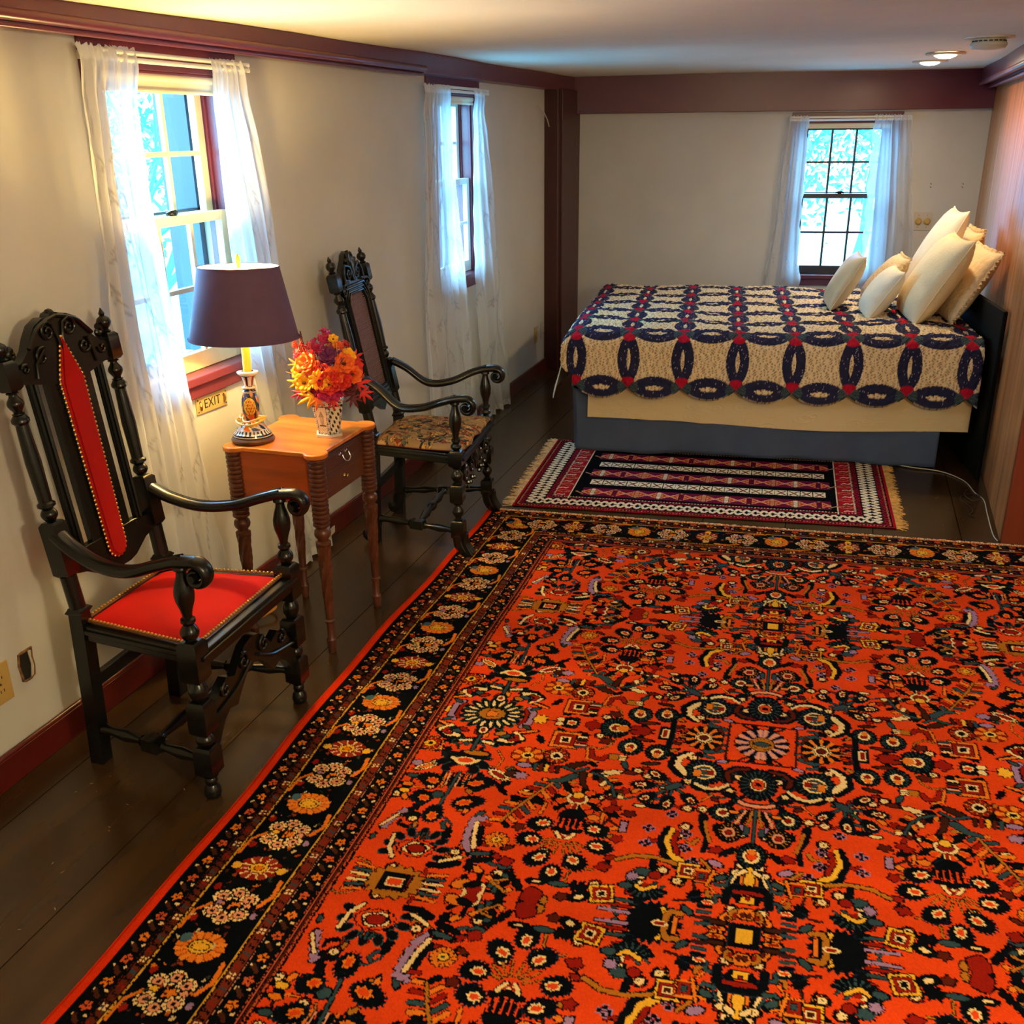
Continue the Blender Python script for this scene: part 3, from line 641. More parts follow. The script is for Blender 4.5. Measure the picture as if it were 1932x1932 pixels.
hang = np.clip(-T/0.5, 0, 1); hangx = np.clip(-S/0.4, 0, 1)
y = y - hang*(0.012*np.sin(S*5.2+0.8) + 0.012*np.exp(-((S-0.42)/0.06)**2) + 0.014*np.exp(-((S-0.70)/0.05)**2)); x = x - hangx*0.02*np.sin(T*7)
z = z + 0.012*np.sin(S*3.1+1)*hang**3
Q = quilting(S, T*2.2, 0.12, 5); nrm = 0.0055*Q; y = y - nrm*(T < -0.05); z = z + nrm*(T >= 0); x = x - nrm*(S < -0.03)
keep = ~((S < -0.03) & (T < -0.03))
z = np.maximum(z, 0.03)
# the corner opens: pull hanging corner cloth back onto the two sides
cs = (S < 0) & (T < 0); x = x; 
X, Y = bedw(x, y)
o = dense('coverlet', X, Y, z, np.ones(S.shape+(3,))*np.array(srgb(226, 203, 158)[:3])*(1-0.0*Q[..., None]), mat('cream_coverlet_cloth', (1, 1, 1, 1), 0.9, attr='pattern', bump=0.05, bscale=300), solid=0.004)
# cut the overlapping corner away
def cut(o, mask):
    bm = bmesh.new(); bm.from_mesh(o.data); bm.verts.ensure_lookup_table(); idx = np.nonzero(mask.ravel())[0]
    bmesh.ops.delete(bm, geom=[bm.verts[i] for i in idx], context='VERTS'); bm.to_mesh(o.data); bm.free()
cut(o, (S < 0.075) & (S > -0.035) & (T < -0.10) | (S < -0.035) & (T < -0.035))
tag(o, 'cream quilted coverlet hanging below the patchwork quilt', 'coverlet')
# patchwork quilt of interlocking rings
PS, PT = 0.2855, 0.305
TAN = np.array(srgb(236, 212, 170)[:3]); TAN2 = np.array(srgb(150, 104, 62)[:3]); NAVY = np.array(srgb(40, 40, 72)[:3]); CRIM = np.array(srgb(178, 18, 48)[:3]); TEAL = np.array(srgb(58, 72, 80)[:3]); SPK = np.array(srgb(190, 180, 190)[:3])
def qcol(S, T):
    u = (S-0.275+PS*20)/PS; v = (T+0.345+PT*20)/PT            # lattice of ring junctions
    fu, fv = u-np.floor(u), v-np.floor(v); band = np.zeros(S.shape, bool); inside = []; R = 0.7071
    for ci in (-1, 0, 1):
        for cj in (-1, 0, 1):
            d = np.hypot(fu-0.5-ci, fv-0.5-cj); band |= (d < R) & (d > R-0.17)
    ju, jv = fu-np.round(fu), fv-np.round(fv); jd = np.hypot(ju, jv)
    C = np.ones(S.shape+(3,))*TAN
    fl_ = np.sin(S*260+3*np.sin(T*90))*np.sin(T*240+2*np.sin(S*70)); C = np.where((fl_ > 0.42)[..., None], C*0.25+TAN2*0.45, C)
    rs = np.random.RandomState(2); spk = rs.rand(*S.shape) > 0.985
    C = np.where(band[..., None], NAVY, C); C = np.where((band & spk)[..., None], SPK, C)
    j = (jd < 0.19) & band; vert = np.abs(jv) > np.abs(ju)
    C = np.where((j & vert)[..., None], CRIM*(0.75+0.5*rs.rand(*S.shape)[..., None]), C)
    C = np.where((j & ~vert)[..., None], np.where((np.sin(S*420)*np.sin(T*400) > 0.0)[..., None], TEAL*1.6, TEAL*0.6), C)
    edge = np.zeros(S.shape)
    for ci in (-1, 0, 1):
        for cj in (-1, 0, 1):
            d = np.hypot(fu-0.5-ci, fv-0.5-cj)
            for e in (R, R-0.17): edge = np.maximum(edge, np.exp(-((d-e)/0.018)**2))
    return C, edge, band
ns, nt = 860, 560
s = np.linspace(-0.33, 2.045, ns); v = np.linspace(0, 1, nt)
SS = np.repeat(s[None, :], nt, 0)
fu = ((s-0.275)/PS) % 1.0; bulge = (np.sqrt(np.maximum(0.5-(fu-0.5)**2, 0)) - 0.5)*PT
tb = -0.345 - bulge
vv = v**0.8; TT = tb[None, :] + (1.60 - tb[None, :])*vv[:, None]
# scalloped foot edge
C, edge, band = qcol(SS, TT)
x, y, z = drape(SS, TT, 0.075, 0.035, TZ+0.040, 0.085, 0.05)
hang = np.clip((-TT-0.05)/0.3, 0, 1); 
puff = 0.0045*(1-edge) + 0.0042*np.sin(SS*88+2*np.sin(TT*40))*np.sin(TT*83+2*np.sin(SS*36)) + 0.0022*np.sin(SS*190)*np.sin(TT*170)
big = 0.010*np.sin(SS*4.1+1.2)*np.sin(TT*3.3+0.4) + 0.006*np.sin(SS*11+TT*5)
nx_ = (SS < -0.1)*1.0; ny_ = np.clip(-TT/0.13, 0, 1)
z = z + (puff + big*0.8)*(1-ny_)*(1-nx_) ; y = y - (puff + 0.011*np.sin(SS*6.2+0.5)*hang)*ny_; x = x - puff*nx_
z = z + 0.02*np.exp(-((SS-1.75)/0.35)**2)*np.exp(-((TT-0.5)/0.4)**2)
X, Y = bedw(x, y)
M_quilt = mat('patchwork_cotton', (1, 1, 1, 1), 0.85, attr='pattern', bump=0.3, bscale=140, spec=0.15)
o = dense('quilt', X, Y, z, C, M_quilt, solid=0.006)
fs_ = ((TT+0.345)/PT) % 1.0; bl = (np.sqrt(np.maximum(0.5-(fs_-0.5)**2, 0))-0.5)*PS
cut(o, ((SS < -0.2 - bl)) | ((SS < -0.03) & (TT < -0.07)) & (np.hypot((SS)/0.30, (TT)/0.40) > 0.72))
tag(o, 'patchwork quilt of interlocking navy rings with crimson squares spread over the bed', 'quilt')

# ================================================================ PILLOWS
def pillow(name, label, Bp, W, H, th, m_, n=34, ruffle=0, puff=1.0, stripe=None, seed=0, welt=0):
    """Bp = bottom near corner; W = width vector; H = height vector; th = half thickness"""
    Bp, W, H = Vector(Bp), Vector(W), Vector(H); N = W.cross(H).normalized(); rt_loc = Bp + W*0.5 + H*0.5
    rs = np.random.RandomState(seed)
    r = root(name, label, 'pillow', rt_loc)
    vs = []; fs = []
    def pt(i, j, sgn):
        a = 2*i/n-1; b = 2*j/n-1
        pa = a*(1-0.035*(1-b*b)*abs(a)**3); pb = b*(1-0.035*(1-a*a)*abs(b)**3)
        pro = max(0.0, (1-abs(a)**2.6))**0.48*max(0.0, (1-abs(b)**2.6))**0.48
        wr = 0.05*sin(5*a+3*b+seed)*pro + 0.10*sin(14*b*a+seed)*max(0, abs(a)-0.55)*pro*2
        sag = -0.10*(b-1)*pro*0.5
        return W*(pa*0.5) + H*(pb*0.5 - 0.02*(1-a*a)) + N*sgn*th*(pro*(1+sag)+wr*0.5)*puff
    for sgn in (1, -1):
        k = len(vs)
        for j in range(n+1):
            for i in range(n+1): vs.append(pt(i, j, sgn))
        for j in range(n):
            for i in range(n):
                q = (k+j*(n+1)+i, k+j*(n+1)+i+1, k+(j+1)*(n+1)+i+1, k+(j+1)*(n+1)+i); fs.append(q if sgn > 0 else q[::-1])
    m = MB(); m.add(vs, fs); o = m.build('cover', m_, r, smooth=180)
    bm = bmesh.new(); bm.from_mesh(o.data); bmesh.ops.remove_doubles(bm, verts=bm.verts, dist=0.0004); bm.to_mesh(o.data); bm.free()
    per = [pt(i, 0, 0) for i in range(n)] + [pt(n, j, 0) for j in range(n)] + [pt(n-i, n, 0) for i in range(n)] + [pt(0, n-j, 0) for j in range(n+1)]
    m = MB(); m.tube(per, welt or 0.0035, n=6); m.build('piping', m_, r)
    if ruffle:
        m = MB(); inner = []; outer = []; c = Vector((0, 0, 0)); mid = []
        for i in range(len(per)*2-1):
            p = per[i//2] if i % 2 == 0 else (per[i//2] + per[min(i//2+1, len(per)-1)])/2
            d = (p-c).normalized(); w = sin(i*1.9)*0.010 + sin(i*0.7)*0.005
            inner.append(p*0.985); mid.append(p + d*ruffle*0.5 + N*w*0.6); outer.append(p + d*ruffle*(0.9+0.15*sin(i*1.1)) + N*w)
        m.grid([inner, mid, outer]); m.build('ruffle', m_, r, smooth=60, solid=0.0015)
    return r
M_pc = mat('cream_linen', srgb(232, 212, 170), 0.9, var=0.05, vscale=14, bump=0.25, bscale=90)
M_pw = mat('white_linen', srgb(238, 226, 200), 0.9, var=0.04, vscale=14, bump=0.18, bscale=70)
M_pt = mat('taupe_satin', srgb(196, 174, 138), 0.5, var=0.06, vscale=10, bump=0.12, bscale=40, sheen=0.3)
M_ps = mat('ivory_matelasse', srgb(236, 214, 176), 0.9, var=0.08, vscale=30, bump=0.9, bscale=26)
M_pr = mat('ruffled_cream_cotton', srgb(232, 206, 160), 0.9, bump=0.9, bscale=70, var=0.08, vscale=60)
q6 = radians(6.8); ex = Vector((cos(q6), sin(q6), 0)); ey = Vector((-sin(q6), cos(q6), 0)); ez = Vector((0, 0, 1))
pillow('bed_pillow', 'large ivory sham with embossed scroll pattern leaning nearest the headboard', Vector((0.575, 5.70, 0.715)), ey*0.56, ex*0.205 + ez*0.365, 0.062, M_ps, ruffle=0.02, seed=4)
pillow('bed_pillow', 'cream ruffle-edged pillow at the back against the board wall', Vector((0.62, 6.30, 0.73)), ey*0.36, ex*0.12 + ez*0.40, 0.07, M_pr, ruffle=0.03, seed=9)
pillow('bed_pillow', 'large textured cream linen pillow in front of the tallest pillow', Vector((0.385, 5.60, 0.715)), ey*0.52, ex*0.245 + ez*0.435, 0.095, M_pc, seed=2)
pillow('bed_pillow', 'tallest cream pillow standing behind the linen pillow', Vector((0.40, 6.18, 0.72)), ey*0.40, ex*0.24 + ez*0.535, 0.08, M_pw, seed=6)
pillow('throw_pillow', 'small white cushion lying at the front between taupe and linen pillows', Vector((0.155, 5.72, 0.715)), ey*0.34, ex*0.165 + ez*0.255, 0.065, M_pw, seed=5)
pillow('throw_pillow', 'small cushion with bumpy ruffled cream top behind the small white cushion', Vector((0.16, 6.13, 0.72)), ey*0.32, ex*0.20 + ez*0.27, 0.065, M_pr, ruffle=0.018, seed=7)
pillow('throw_pillow', 'small taupe satin cushion, the one farthest from the headboard', Vector((-0.045, 5.98, 0.715)), ey*0.34, ex*0.165 + ez*0.30, 0.060, M_pt, seed=3)
# ================================================================ CARPETS
def lin(*c): return np.array(srgb(*c)[:3])
K_ = lin(5, 9, 15); KB = lin(18, 34, 52); OR = lin(222, 68, 20); OR2 = lin(226, 120, 30); CR = lin(240, 206, 140); RD = lin(140, 24, 12); DR = lin(86, 26, 14)
BR = lin(58, 26, 16); LI = lin(158, 122, 160); GY = lin(46, 70, 78); YL = lin(236, 176, 48); OC = lin(176, 108, 28); PK = lin(226, 150, 110)
class Paint:
    def __init__(s, w, h, res, base):
        s.res = res; s.nx, s.ny = int(w/res), int(h/res); s.C = np.ones((s.ny, s.nx, 3))*base
        s.X, s.Y = np.meshgrid((np.arange(s.nx)+0.5)*res, (np.arange(s.ny)+0.5)*res)
    def sub(s, cx, cy, R):
        i0, i1 = max(0, int((cx-R)/s.res)), min(s.nx, int((cx+R)/s.res)+2); j0, j1 = max(0, int((cy-R)/s.res)), min(s.ny, int((cy+R)/s.res)+2)
        return (slice(j0, j1), slice(i0, i1)) if (i1 > i0 and j1 > j0) else None
    def put(s, cx, cy, R, f, col, ol=0.0035, oc=K_):
        q = s.sub(cx, cy, R+ol+0.004)
        if q is None: return
        d = f(s.X[q]-cx, s.Y[q]-cy); 
        if ol: s.C[q][d < ol] = oc
        s.C[q][d < 0] = col
    def ell(s, cx, cy, rx, ry, col, ang=0, ol=0.0035, oc=K_, serr=0, ns=14):
        c, n = cos(ang), sin(ang)
        def f(x, y):
            u = (x*c+y*n)/rx; v = (-x*n+y*c)/ry; r = np.hypot(u, v); t = np.arctan2(v, u)
            return (r - 1 - serr*np.sin(ns*t))*min(rx, ry)
        s.put(cx, cy, max(rx, ry)*(1+serr), f, col, ol, oc)
    def line(s, pts, w, col, ol=0.003, oc=K_, w1=None, serr=0):
        pts = np.array(pts, float); c = pts.mean(0); R = np.abs(pts-c).max()*1.5 + w + 0.01; q = s.sub(c[0], c[1], R)
        if q is None: return
        X, Y = s.X[q], s.Y[q]; best = np.full(X.shape, 1e9); n = len(pts)-1
        for k in range(n):
            (x0, y0), (x1, y1) = pts[k], pts[k+1]; dx, dy = x1-x0, y1-y0; t = np.clip(((X-x0)*dx+(Y-y0)*dy)/(dx*dx+dy*dy+1e-12), 0, 1)
            ww = w if w1 is None else w + (w1-w)*(k+t)/n
            if serr: ww = ww*(1+serr*np.sin(260*(X+Y)))
            best = np.minimum(best, np.hypot(X-x0-t*dx, Y-y0-t*dy) - ww)
        if ol: s.C[q][best < ol] = oc
        s.C[q][best < 0] = col
    def rect(s, cx, cy, w, h, col, ol=0.003, oc=K_, ang=0):
        c, n = cos(ang), sin(ang)
        s.put(cx, cy, w+h, lambda x, y: np.maximum(np.abs(x*c+y*n)-w, np.abs(-x*n+y*c)-h), col, ol, oc)
    def ros(s, cx, cy, rx, ry, n, c1, c2, cc, rc=0.38, ring=CR, gap=None, ph=0.0, mid=None, half=None):
        """rosette: n petals alternating c1 / c2, ringed centre"""
        def f(x, y):
            u, v = x/rx, y/ry; r = np.hypot(u, v); t = np.arctan2(v, u)+ph; return r, t
        q = s.sub(cx, cy, max(rx, ry)*1.12+0.006)
        if q is None: return
        r, t = f(s.X[q]-cx, s.Y[q]-cy); C = s.C[q]; k = n*t/(2*pi); fr = np.abs(k-np.round(k)); rim = 1 - 0.10*(2*fr)**2
        ok = np.ones(r.shape, bool)
        if half is not None:
            hx, hy = half; ok = ((s.X[q]-cx)*hx + (s.Y[q]-cy)*hy) > -0.006
        C[(r < rim+0.0035/min(rx, ry)) & ok] = K_
        pet = (np.round(k).astype(int) % 2 == 0); body = (r < rim) & ok; C[body & pet] = c1; C[body & ~pet] = c2
        if gap is not None: C[body & (fr > 0.40)] = gap
        if mid is not None: C[body & (r > rc*1.15) & (r < rc*1.15+0.12) & (fr < 0.3)] = mid
        e = 0.003/min(rx, ry)
        C[(r < rc+2.0*e) & ok] = K_; C[(r < rc+e*1.2) & ok] = ring; C[(r < rc-e) & ok] = K_; C[(r < rc-1.5*e) & ok] = cc
    def bud(s, cx, cy, L, W, ang, c1=K_, cin=CR, cc=OR2):
        s.ell(cx, cy, L, W, c1, ang, ol=0.002, oc=KB, serr=0.10, ns=18); ox, oy = cos(ang)*L*0.25, sin(ang)*L*0.25
        s.ell(cx+ox, cy+oy, L*0.48, W*0.46, cin, ang, ol=0, serr=0.16, ns=7); s.ell(cx+ox, cy+oy, L*0.34, W*0.28, cc, ang, ol=0)
    def cres(s, pts, w, cin=CR, c0=K_, off=(0.006, 0)):
        s.line(pts, w*0.5, c0, w1=w, ol=0.002, oc=KB, serr=0.12); p = [(a+off[0], b+off[1]) for a, b in pts]; s.line(p, w*0.30, cin, ol=0.0018, w1=w*0.42, serr=0.2)
    def feather(s, pts, n, L, cols, spine=OC, side=(1, -1)):
        pts = np.array(pts, float); seg = np.linspace(0, len(pts)-1.001, n)
        for k, q in enumerate(seg):
            i = int(q); p = pts[i] + (pts[i+1]-pts[i])*(q-i); d = pts[i+1]-pts[i]; d = d/np.hypot(*d); nn = np.array([-d[1], d[0]])
            for sg in side:
                l = L*(0.6+0.5*sin(pi*(k+1)/(n+1))); e = p + (nn*sg*0.9 - d*0.35*0)*l + d*0.3*l; s.line([p+nn*sg*0.004, e], 0.0055, cols[(k+(sg > 0)) % len(cols)], w1=0.0065, ol=0.003)
        s.line(pts, 0.0035, spine, ol=0.0025)
    def sqf(s, cx, cy, r, out=OR2, inn=RD, cc=K_, ang=0.0, rays=None):
        s.rect(cx, cy, r, r, out, ang=ang, ol=0.004)
        for k in range(8):
            a = k*pi/4+pi/8; s.line([(cx+cos(a)*r*0.5, cy+sin(a)*r*0.5), (cx+cos(a)*r*1.1, cy+sin(a)*r*1.1)], 0.0008, K_, ol=0)
        s.rect(cx, cy, r*0.72, r*0.72, inn, ang=ang, ol=0.0015); s.rect(cx, cy, r*0.40, r*0.40, CR, ang=ang, ol=0.001); s.rect(cx, cy, r*0.26, r*0.26, cc, ang=ang, ol=0)
    def clover(s, cx, cy, r, c=K_, oc=LI):
        for a, b in ((-1, 0), (1, 0), (0, -1), (0, 1)): s.rect(cx+a*r*0.62, cy+b*r*0.62, r*0.36, r*0.36, c, ol=0.0022, oc=oc)
        s.rect(cx, cy, r*0.2, r*0.2, RD, ol=0)
# one quarter of the field repeat: a = distance from the centre line, b = distance from the medallion row
TA, TB = 0.962, 0.764
p = Paint(TA, TB, 0.002, OR)
rs = np.random.RandomState(5)
# filler: stems and small leaves first
for k in range(60):
    a, b = rs.uniform(0.02, TA), rs.uniform(0.02, TB); c = [RD, DR, GY, OC, K_, OR2][k % 6]
    p.ell(a, b, rs.uniform(.010, .018), rs.uniform(.005, .009), c, rs.uniform(0, pi), serr=0.12, ns=6)
for k in range(26):
    a, b, t = rs.uniform(0.04, TA), rs.uniform(0.04, TB), rs.uniform(0, 6.28); pts = [(a+0.028*i*cos(t+0.5*i), b+0.028*i*sin(t+0.5*i)) for i in range(4)]
    p.line(pts, 0.0022, [OC, BR, GY, OR2][k % 4], ol=0.0022)
for k in range(150):
    a, b = rs.uniform(0.02, TA), rs.uniform(0.02, TB); t = rs.uniform(0, pi)
    if k % 3 == 0: p.ell(a, b, rs.uniform(.012, .022), rs.uniform(.006, .011), K_, t, serr=0.2, ns=7)
    elif k % 3 == 1: p.ros(a, b, .016, .015, 9, K_, RD, [OR2, CR, YL][k % 3], 0.4, gap=OR2, ring=CR)
    else: p.line([(a, b), (a+.016*cos(t), b+.016*sin(t)), (a+.030*cos(t+.7), b+.030*sin(t+.7))], 0.0034, [K_, OC, GY, RD][k % 4], ol=0.0022, w1=0.006)
# --- centre column
p.line([(0, 0.098), (0.098, 0.098), (0.098, 0.0)], 0.0025, BR, ol=0.002); p.line([(0.098, 0.032), (0.115, 0.022), (0.115, 0.0)], 0.003, GY)
p.ell(0.105, 0.108, 0.014, 0.007, LI, 0.2)
p.ros(0, 0, 0.078, 0.080, 26, PK, K_, OC, 0.40, ring=OC, gap=LI); p.ell(0, 0, 0.022, 0.012, GY, ol=0.002)
p.cres([(0.030, 0.128), (0.065, 0.134), (0.088, 0.160), (0.080, 0.190)], 0.016, DR, off=(0, 0.004))
p.ros(0, 0.198, 0.052, 0.070, 22, K_, K_, K_, 0.34, ring=CR, gap=GY, mid=BR); p.ell(0, 0.198, 0.017, 0.021, OR, ol=0.002); p.rect(0, 0.198, 0.008, 0.009, K_, ol=0)
p.line([(0, 0.296), (0.03, 0.292), (0.048, 0.280)], 0.011, K_, ol=0.002, oc=GY); p.line([(0, 0.296), (0.03, 0.292), (0.044, 0.283)], 0.0055, PK, ol=0.001, oc=OR)
for k, a in enumerate((0.012, 0.024, 0.036, 0.05)): p.line([(a*0.7, 0.318), (a, 0.345), (a*1.25+0.004, 0.375+0.004*k)], 0.0035, [OC, K_, PK, GY][k], ol=0.002)
p.line([(0, 0.31), (0, 0.445)], 0.004, GY); p.rect(0.020, 0.400, 0.007, 0.016, GY); p.rect(0.032, 0.392, 0.005, 0.012, LI)
p.ros(0, 0.495, 0.036, 0.048, 18, K_, K_, OR, 0.46, gap=GY, ring=CR); p.ell(0, 0.480, 0.012, 0.010, OR2, ol=0.001)
p.line([(0.0, 0.545), (0.0, 0.590)], 0.009, YL, w1=0.012); p.line([(0.012, 0.552), (0.022, 0.560)], 0.006, CR)
for k in range(5): p.line([(0.018+0.008*k, 0.575), (0.020+0.011*k, 0.600)], 0.0028, [OR2, K_, CR, GY, OR2][k], ol=0.0018)
p.line([(0, 0.612), (0.035, 0.612), (0.048, 0.630), (0.050, 0.665)], 0.0095, K_, ol=0.0022, oc=KB); p.line([(0, 0.626), (0.03, 0.628)], 0.006, RD); p.rect(0, 0.652, 0.016, 0.011, YL); p.rect(0, 0.646, 0.004, 0.004, RD)
for k, t in enumerate(np.linspace(0.12, pi/2-0.05, 5)):
    p.ell(0.058*sin(pi/2-t)+0.004, TB-0.068*cos(pi/2-t), 0.017, 0.012, [OR2, OC, OR2, OC, OR2][k], t, serr=0.05); p.ell(0.055*sin(pi/2-t)+0.004, TB-0.064*cos(pi/2-t), 0.008, 0.006, [DR, RD, DR, RD, DR][k], t, ol=0.001)
p.ell(0.062, TB-0.012, 0.02, 0.007, OR2); p.ell(0.064, TB-0.012, 0.012, 0.004, RD, ol=0); p.ell(0.062, TB-0.030, 0.02, 0.006, BR)
p.rect(0, TB, 0.034, 0.034, K_, ol=0.002, oc=KB); p.rect(0, TB, 0.019, 0.020, YL, ol=0)
for k in range(4): p.line([(0.082, 0.690+0.018*k), (0.108, 0.692+0.018*k)], 0.0045, [K_, GY, BR, GY][k], ol=0.002, oc=KB)
# --- flanks of the medallion
p.line([(0.112, 0.055), (0.150, 0.072), (0.172, 0.052)], 0.009, GY, w1=0.006); p.line([(0.118, 0.030), (0.126, 0.055)], 0.006, DR)
p.ros(0.168, 0.0, 0.056, 0.062, 20, K_, OR2, DR, 0.30, gap=K_, ring=CR, mid=CR)
for k in range(4): p.line([(0.222, 0.006+0.010*k), (0.252, 0.006+0.012*k)], 0.0028, [OC, K_, RD, BR][k], ol=0.0015)
p.ros(0.150, 0.170, 0.056, 0.058, 24, K_, K_, GY, 0.52, gap=GY, ring=CR); p.rect(0.140, 0.170, 0.018, 0.012, RD, ol=0.002, oc=CR); p.rect(0.168, 0.178, 0.010, 0.016, OR2, ol=0.002); p.rect(0.150, 0.170, 0.008, 0.008, GY, ol=0.001)
p.cres([(0.205, 0.088), (0.232, 0.115), (0.236, 0.150), (0.212, 0.185)], 0.022, CR, off=(-0.009, 0))
p.cres([(0.080, 0.222), (0.105, 0.244), (0.135, 0.250), (0.165, 0.236)], 0.016, CR, off=(0, -0.006))
p.rect(0.278, 0.0, 0.020, 0.034, K_, ol=0.0025, oc=KB); p.line([(0.264, 0.0), (0.264, 0.075)], 0.010, K_, ol=0.002, oc=KB, w1=0.007); p.rect(0.282, 0.0, 0.011, 0.024, CR, ol=0.002); p.rect(0.282, 0.0, 0.006, 0.018, RD, ol=0)
for a, b, r in ((0.290, 0.102, 0.036), (0.370, 0.089, 0.037)):
    p.ros(a, b, r, r*1.1, 20, K_, K_, RD, 0.38, gap=GY, ring=CR); p.ell(a+0.002, b+0.016, 0.010, 0.010, OR2, ol=0.002, oc=CR)
p.ros(0.430, 0.0, 0.046, 0.052, 22, K_, K_, RD, 0.36, gap=GY, ring=CR); p.ell(0.405, 0.0, 0.020, 0.017, OR2, ol=0.002, oc=CR)
p.ell(0.355, 0.010, 0.032, 0.012, RD, 0.1, serr=0.12, ns=7); p.ell(0.34, 0.045, 0.026, 0.007, DR, -0.1, serr=0.1); p.ell(0.500, 0.0, 0.020, 0.024, RD, 0, serr=0.2, ns=5); p.ell(0.445, 0.075, 0.018, 0.014, DR, 0.4, serr=0.2, ns=5)
p.ell(0.300, 0.160, 0.020, 0.007, BR, 0.2); p.rect(0.31, 0.185, 0.010, 0.006, RD)
# bud spray
for a, b in ((0.303, 0.262), (0.284, 0.318), (0.232, 0.322), (0.180, 0.294), (0.268, 0.212), (0.196, 0.250)):
    t = atan2(b-0.252, a-0.226); p.line([(0.226, 0.252), (a, b)], 0.004, GY); 
for a, b, L in ((0.306, 0.262, 0.034), (0.288, 0.314, 0.028), (0.232, 0.326, 0.032), (0.176, 0.300, 0.028), (0.274, 0.212, 0.032)):
    p.bud(a, b, L, 0.019, atan2(b-0.252, a-0.226), cc=RD)
p.ell(0.224, 0.252, 0.026, 0.012, GY, 0.7, serr=0.1); p.ell(0.352, 0.215, 0.018, 0.008, DR); p.ell(0.350, 0.300, 0.012, 0.012, RD, serr=0.2, ns=5)
# small rosettes by the stem
p.ros(0.084, 0.338, 0.034, 0.036, 16, K_, K_, RD, 0.40, gap=GY, ring=CR); p.ros(0.062, 0.415, 0.032, 0.038, 16, K_, K_, RD, 0.40, gap=OC, ring=PK); p.ell(0.055, 0.330, 0.014, 0.007, OR2)
p.line([(0.132, 0.365), (0.128, 0.410), (0.112, 0.450), (0.118, 0.500)], 0.011, K_, ol=0.002, oc=KB, w1=0.006); p.line([(0.124, 0.385), (0.118, 0.420), (0.106, 0.46)], 0.0045, OC, ol=0.001)
for a, b in ((0.263, 0.441), (0.263, 0.500), (0.168, 0.444), (0.163, 0.500), (0.212, 0.372), (0.138, 0.545)): p.clover(a, b, 0.015)
p.rect(0.328, 0.449, 0.009, 0.022, LI); p.ell(0.336, 0.500, 0.014, 0.013, RD, serr=0.2, ns=5); p.ell(0.322, 0.395, 0.016, 0.012, DR, serr=0.2, ns=5); p.ell(0.30, 0.355, 0.014, 0.006, CR)
p.ell(0.088, 0.490, 0.016, 0.012, RD, 0.4, serr=0.15, ns=5); p.ell(0.084, 0.540, 0.018, 0.010, LI, -0.4); p.ell(0.070, 0.590, 0.018, 0.008, GY, 0.5)
p.cres([(0.212, 0.432), (0.222, 0.478), (0.205, 0.525), (0.168, 0.560)], 0.020, YL, off=(-0.010, 0)); p.line([(0.190, 0.445), (0.194, 0.485), (0.180, 0.522)], 0.006, RD, serr=0.3)
p.line([(0.175, 0.562), (0.230, 0.548), (0.280, 0.552), (0.322, 0.575)], 0.006, OC)
p.line([(0.12, 0.532), (0.095, 0.56), (0.085, 0.60)], 0.004, OC)
p.ros(0.236, 0.650, 0.052, 0.048, 18, K_, K_, RD, 0.34, gap=GY, ring=CR, half=(0.3, 0.9)); p.line([(0.215, 0.650), (0.245, 0.668), (0.262, 0.655)], 0.005, YL); p.ell(0.252, 0.605, 0.020, 0.014, GY, serr=0.15); p.ell(0.222, 0.612, 0.014, 0.012, RD); p.ell(0.275, 0.625, 0.014, 0.012, LI, 0.6, serr=0.2); p.ell(0.285, 0.66, 0.016, 0.010, GY)
p.sqf(0.145, 0.580, 0.026, YL, RD, BR); p.rect(0.110, 0.590, 0.020, 0.024, OR2); p.rect(0.112, 0.592, 0.014, 0.017, RD, ol=0.0015); p.rect(0.112, 0.592, 0.007, 0.009, GY, ol=0.0015); p.line([(0.085, 0.565), (0.098, 0.620)], 0.0035, OR2)
p.ell(0.205, TB, 0.062, 0.060, K_, ol=0.003, oc=KB, serr=0.10, ns=22); 
for k in range(5): t = 0.25+0.33*k; p.ell(0.205-0.018-0.03*cos(t)*0.2, TB-0.045*sin(t), 0.006, 0.006, YL, ol=0.002)
p.line([(0.145, TB-0.038), (0.168, TB-0.042), (0.178, TB-0.020), (0.178, TB)], 0.007, OC); p.line([(0.155, TB), (0.155, TB-0.02)], 0.006, OR2); p.ell(0.188, TB, 0.012, 0.005, RD, ol=0.003, oc=CR)
p.ell(0.104, 0.672, 0.026, 0.010, K_, 0.15, ol=0.002, oc=KB); p.ell(0.090, 0.676, 0.011, 0.005, OR, 0, ol=0.0015, oc=CR)
for k in range(3): p.line([(0.262, 0.712+0.018*k), (0.330, 0.706+0.02*k)], 0.0045, [GY, RD, LI][k])
p.sqf(0.335, 0.700, 0.028, YL, RD, K_, ang=0.2); p.ell(0.385, 0.722, 0.024, 0.014, K_, 0.4); p.ell(0.385, 0.722, 0.011, 0.007, CR, 0.4, ol=0)
